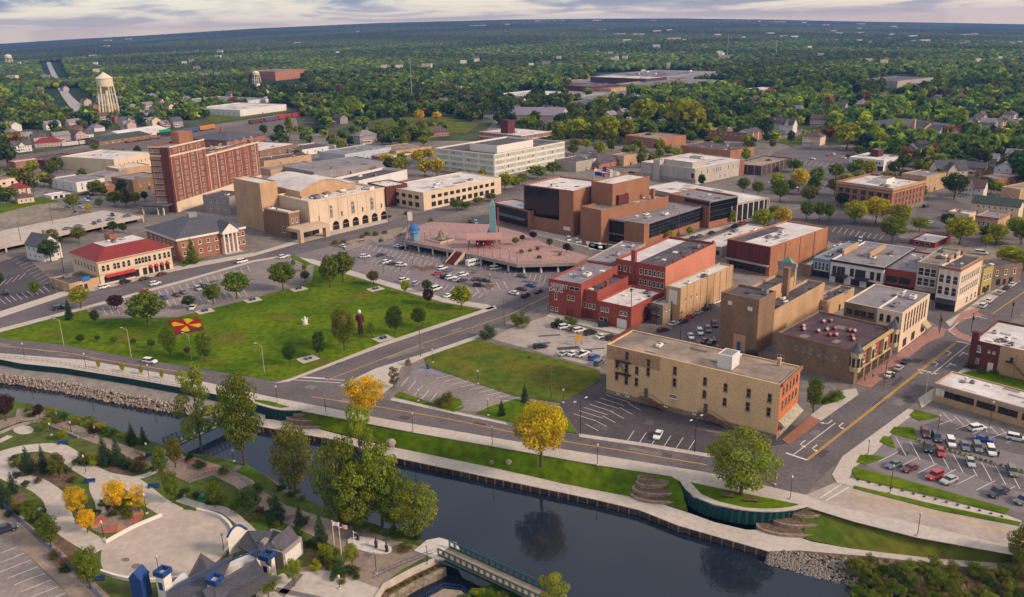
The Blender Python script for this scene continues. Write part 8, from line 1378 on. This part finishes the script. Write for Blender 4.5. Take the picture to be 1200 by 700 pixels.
ORD = 'first second third fourth fifth sixth seventh eighth ninth tenth eleventh twelfth thirteenth fourteenth fifteenth sixteenth seventeenth eighteenth nineteenth twentieth'.split(); ORD += ['twenty-' + o for o in ORD[:9]] + ['thirtieth'] + ['thirty-' + o for o in ORD[:9]]
NUM = dict(enumerate('zero one two three four five six seven eight nine ten eleven twelve thirteen fourteen fifteen sixteen seventeen eighteen nineteen twenty'.split())); NUM.update({20 + k: 'twenty-' + NUM[k] for k in range(1, 10)}); NUM[30] = 'thirty'; NUM.update({30 + k: 'thirty-' + NUM[k] for k in range(1, 10)})
def rel_(x, y):
    k = min(LM, key=lambda l: (l[0] - x) ** 2 + ((l[1] - y) * 1.6) ** 2); dx, dy = x - k[0], (y - k[1]) * 1.6
    r = math.hypot(dx, dy)
    if r < 14: return 'close by the ' + k[2]
    w_ = ('right of' if dx > 0 else 'left of') if abs(dx) > abs(dy) else ('in front of' if dy > 0 else 'behind')
    return ('far ' if r > 75 and abs(dx) > abs(dy) else 'well ' if r > 75 else '') + w_ + ' the ' + k[2]
def label_all(items):                  # items: (object, x, y, noun)
    gr = {}
    for o, x, y, noun in items: gr.setdefault(noun + ' ' + rel_(x, y), []).append((x, y, o))
    for lab, g_ in gr.items():
        g_.sort(key=lambda q: q[0]); n = len(g_)
        for i, (x, y, o) in enumerate(g_):
            if n == 1: o['label'] = lab
            elif i == 0: o['label'] = f'leftmost of {NUM.get(n, "many")}: {lab}'
            elif i == n - 1: o['label'] = f'rightmost of {NUM.get(n, "many")}: {lab}'
            else: o['label'] = f'{ORD[i]} from left of {NUM.get(n, "many")}: {lab}'
label_all([(o, x, y, ('tall ' if h > 14 else 'small ' if h < 7 and k != 'shrub' else '') + c + ' ' + k) for o, x, y, h, c, k in TREES])
for o, x, y, h, c, k in TREES: o['group'] = {'tree': 'trees of the town', 'shrub': 'shrubs', 'conifer': 'conifers'}[k]
label_all([(o, x, y, c + ' ' + k) for o, x, y, c, k in CARS])
for o, *_ in CARS: o['group'] = 'parked cars and trucks'
label_all([(o, x, y, k) for o, x, y, k in LAMPS])
for o, x, y, k in LAMPS: o['group'] = {'b': 'black lamp posts', 't': 'tall street lamps', 'w': 'wooden utility poles'}[k[0]]
WN = {'w': 'white', 'c': 'cream', 'p': 'pinkish', 'b': 'pale blue', 'g': 'grey', 'r': 'brick', 'y': 'yellow', 't': 'beige'}; RN = {'d': 'dark-roofed', 's': 'slate-roofed', 'b': 'brown-roofed', 'g': 'grey-roofed', 'n': 'green-roofed', 'r': 'red-roofed', 't': 'tan-roofed', 'l': 'lavender-roofed'}
it = []
for o, p, a_, c_ in HOUSES:
    x, y = P(p)
    if a_ == 'far': it.append((o, x, y, c_))
    elif a_ == 'rail': it.append((o, x, y, c_))
    else: it.append((o, x, y, f'{WN[a_]} {RN[c_]} house')); o['group'] = 'houses among the trees'
label_all(it)
# ------------------------------------------------------------------ haze
b = MB(); b.box(-9000, 9000, -700, 9400, -8, 162); hm = bpy.data.materials.new('haze'); hm.use_nodes = True; ht = hm.node_tree; ht.nodes.remove(ht.nodes['Principled BSDF'])
pvn = ht.nodes.new('ShaderNodeVolumePrincipled'); pvn.inputs['Color'].default_value = (.13, .34, 1.0, 1); pvn.inputs['Density'].default_value = HAZE; pvn.inputs['Anisotropy'].default_value = .2
ht.links.new(pvn.outputs[0], ht.nodes['Material Output'].inputs['Volume'])
o = b.build('haze', hm); o['kind'] = 'stuff'; o['label'] = 'thin blue haze over the town and forest'; o['category'] = 'haze'
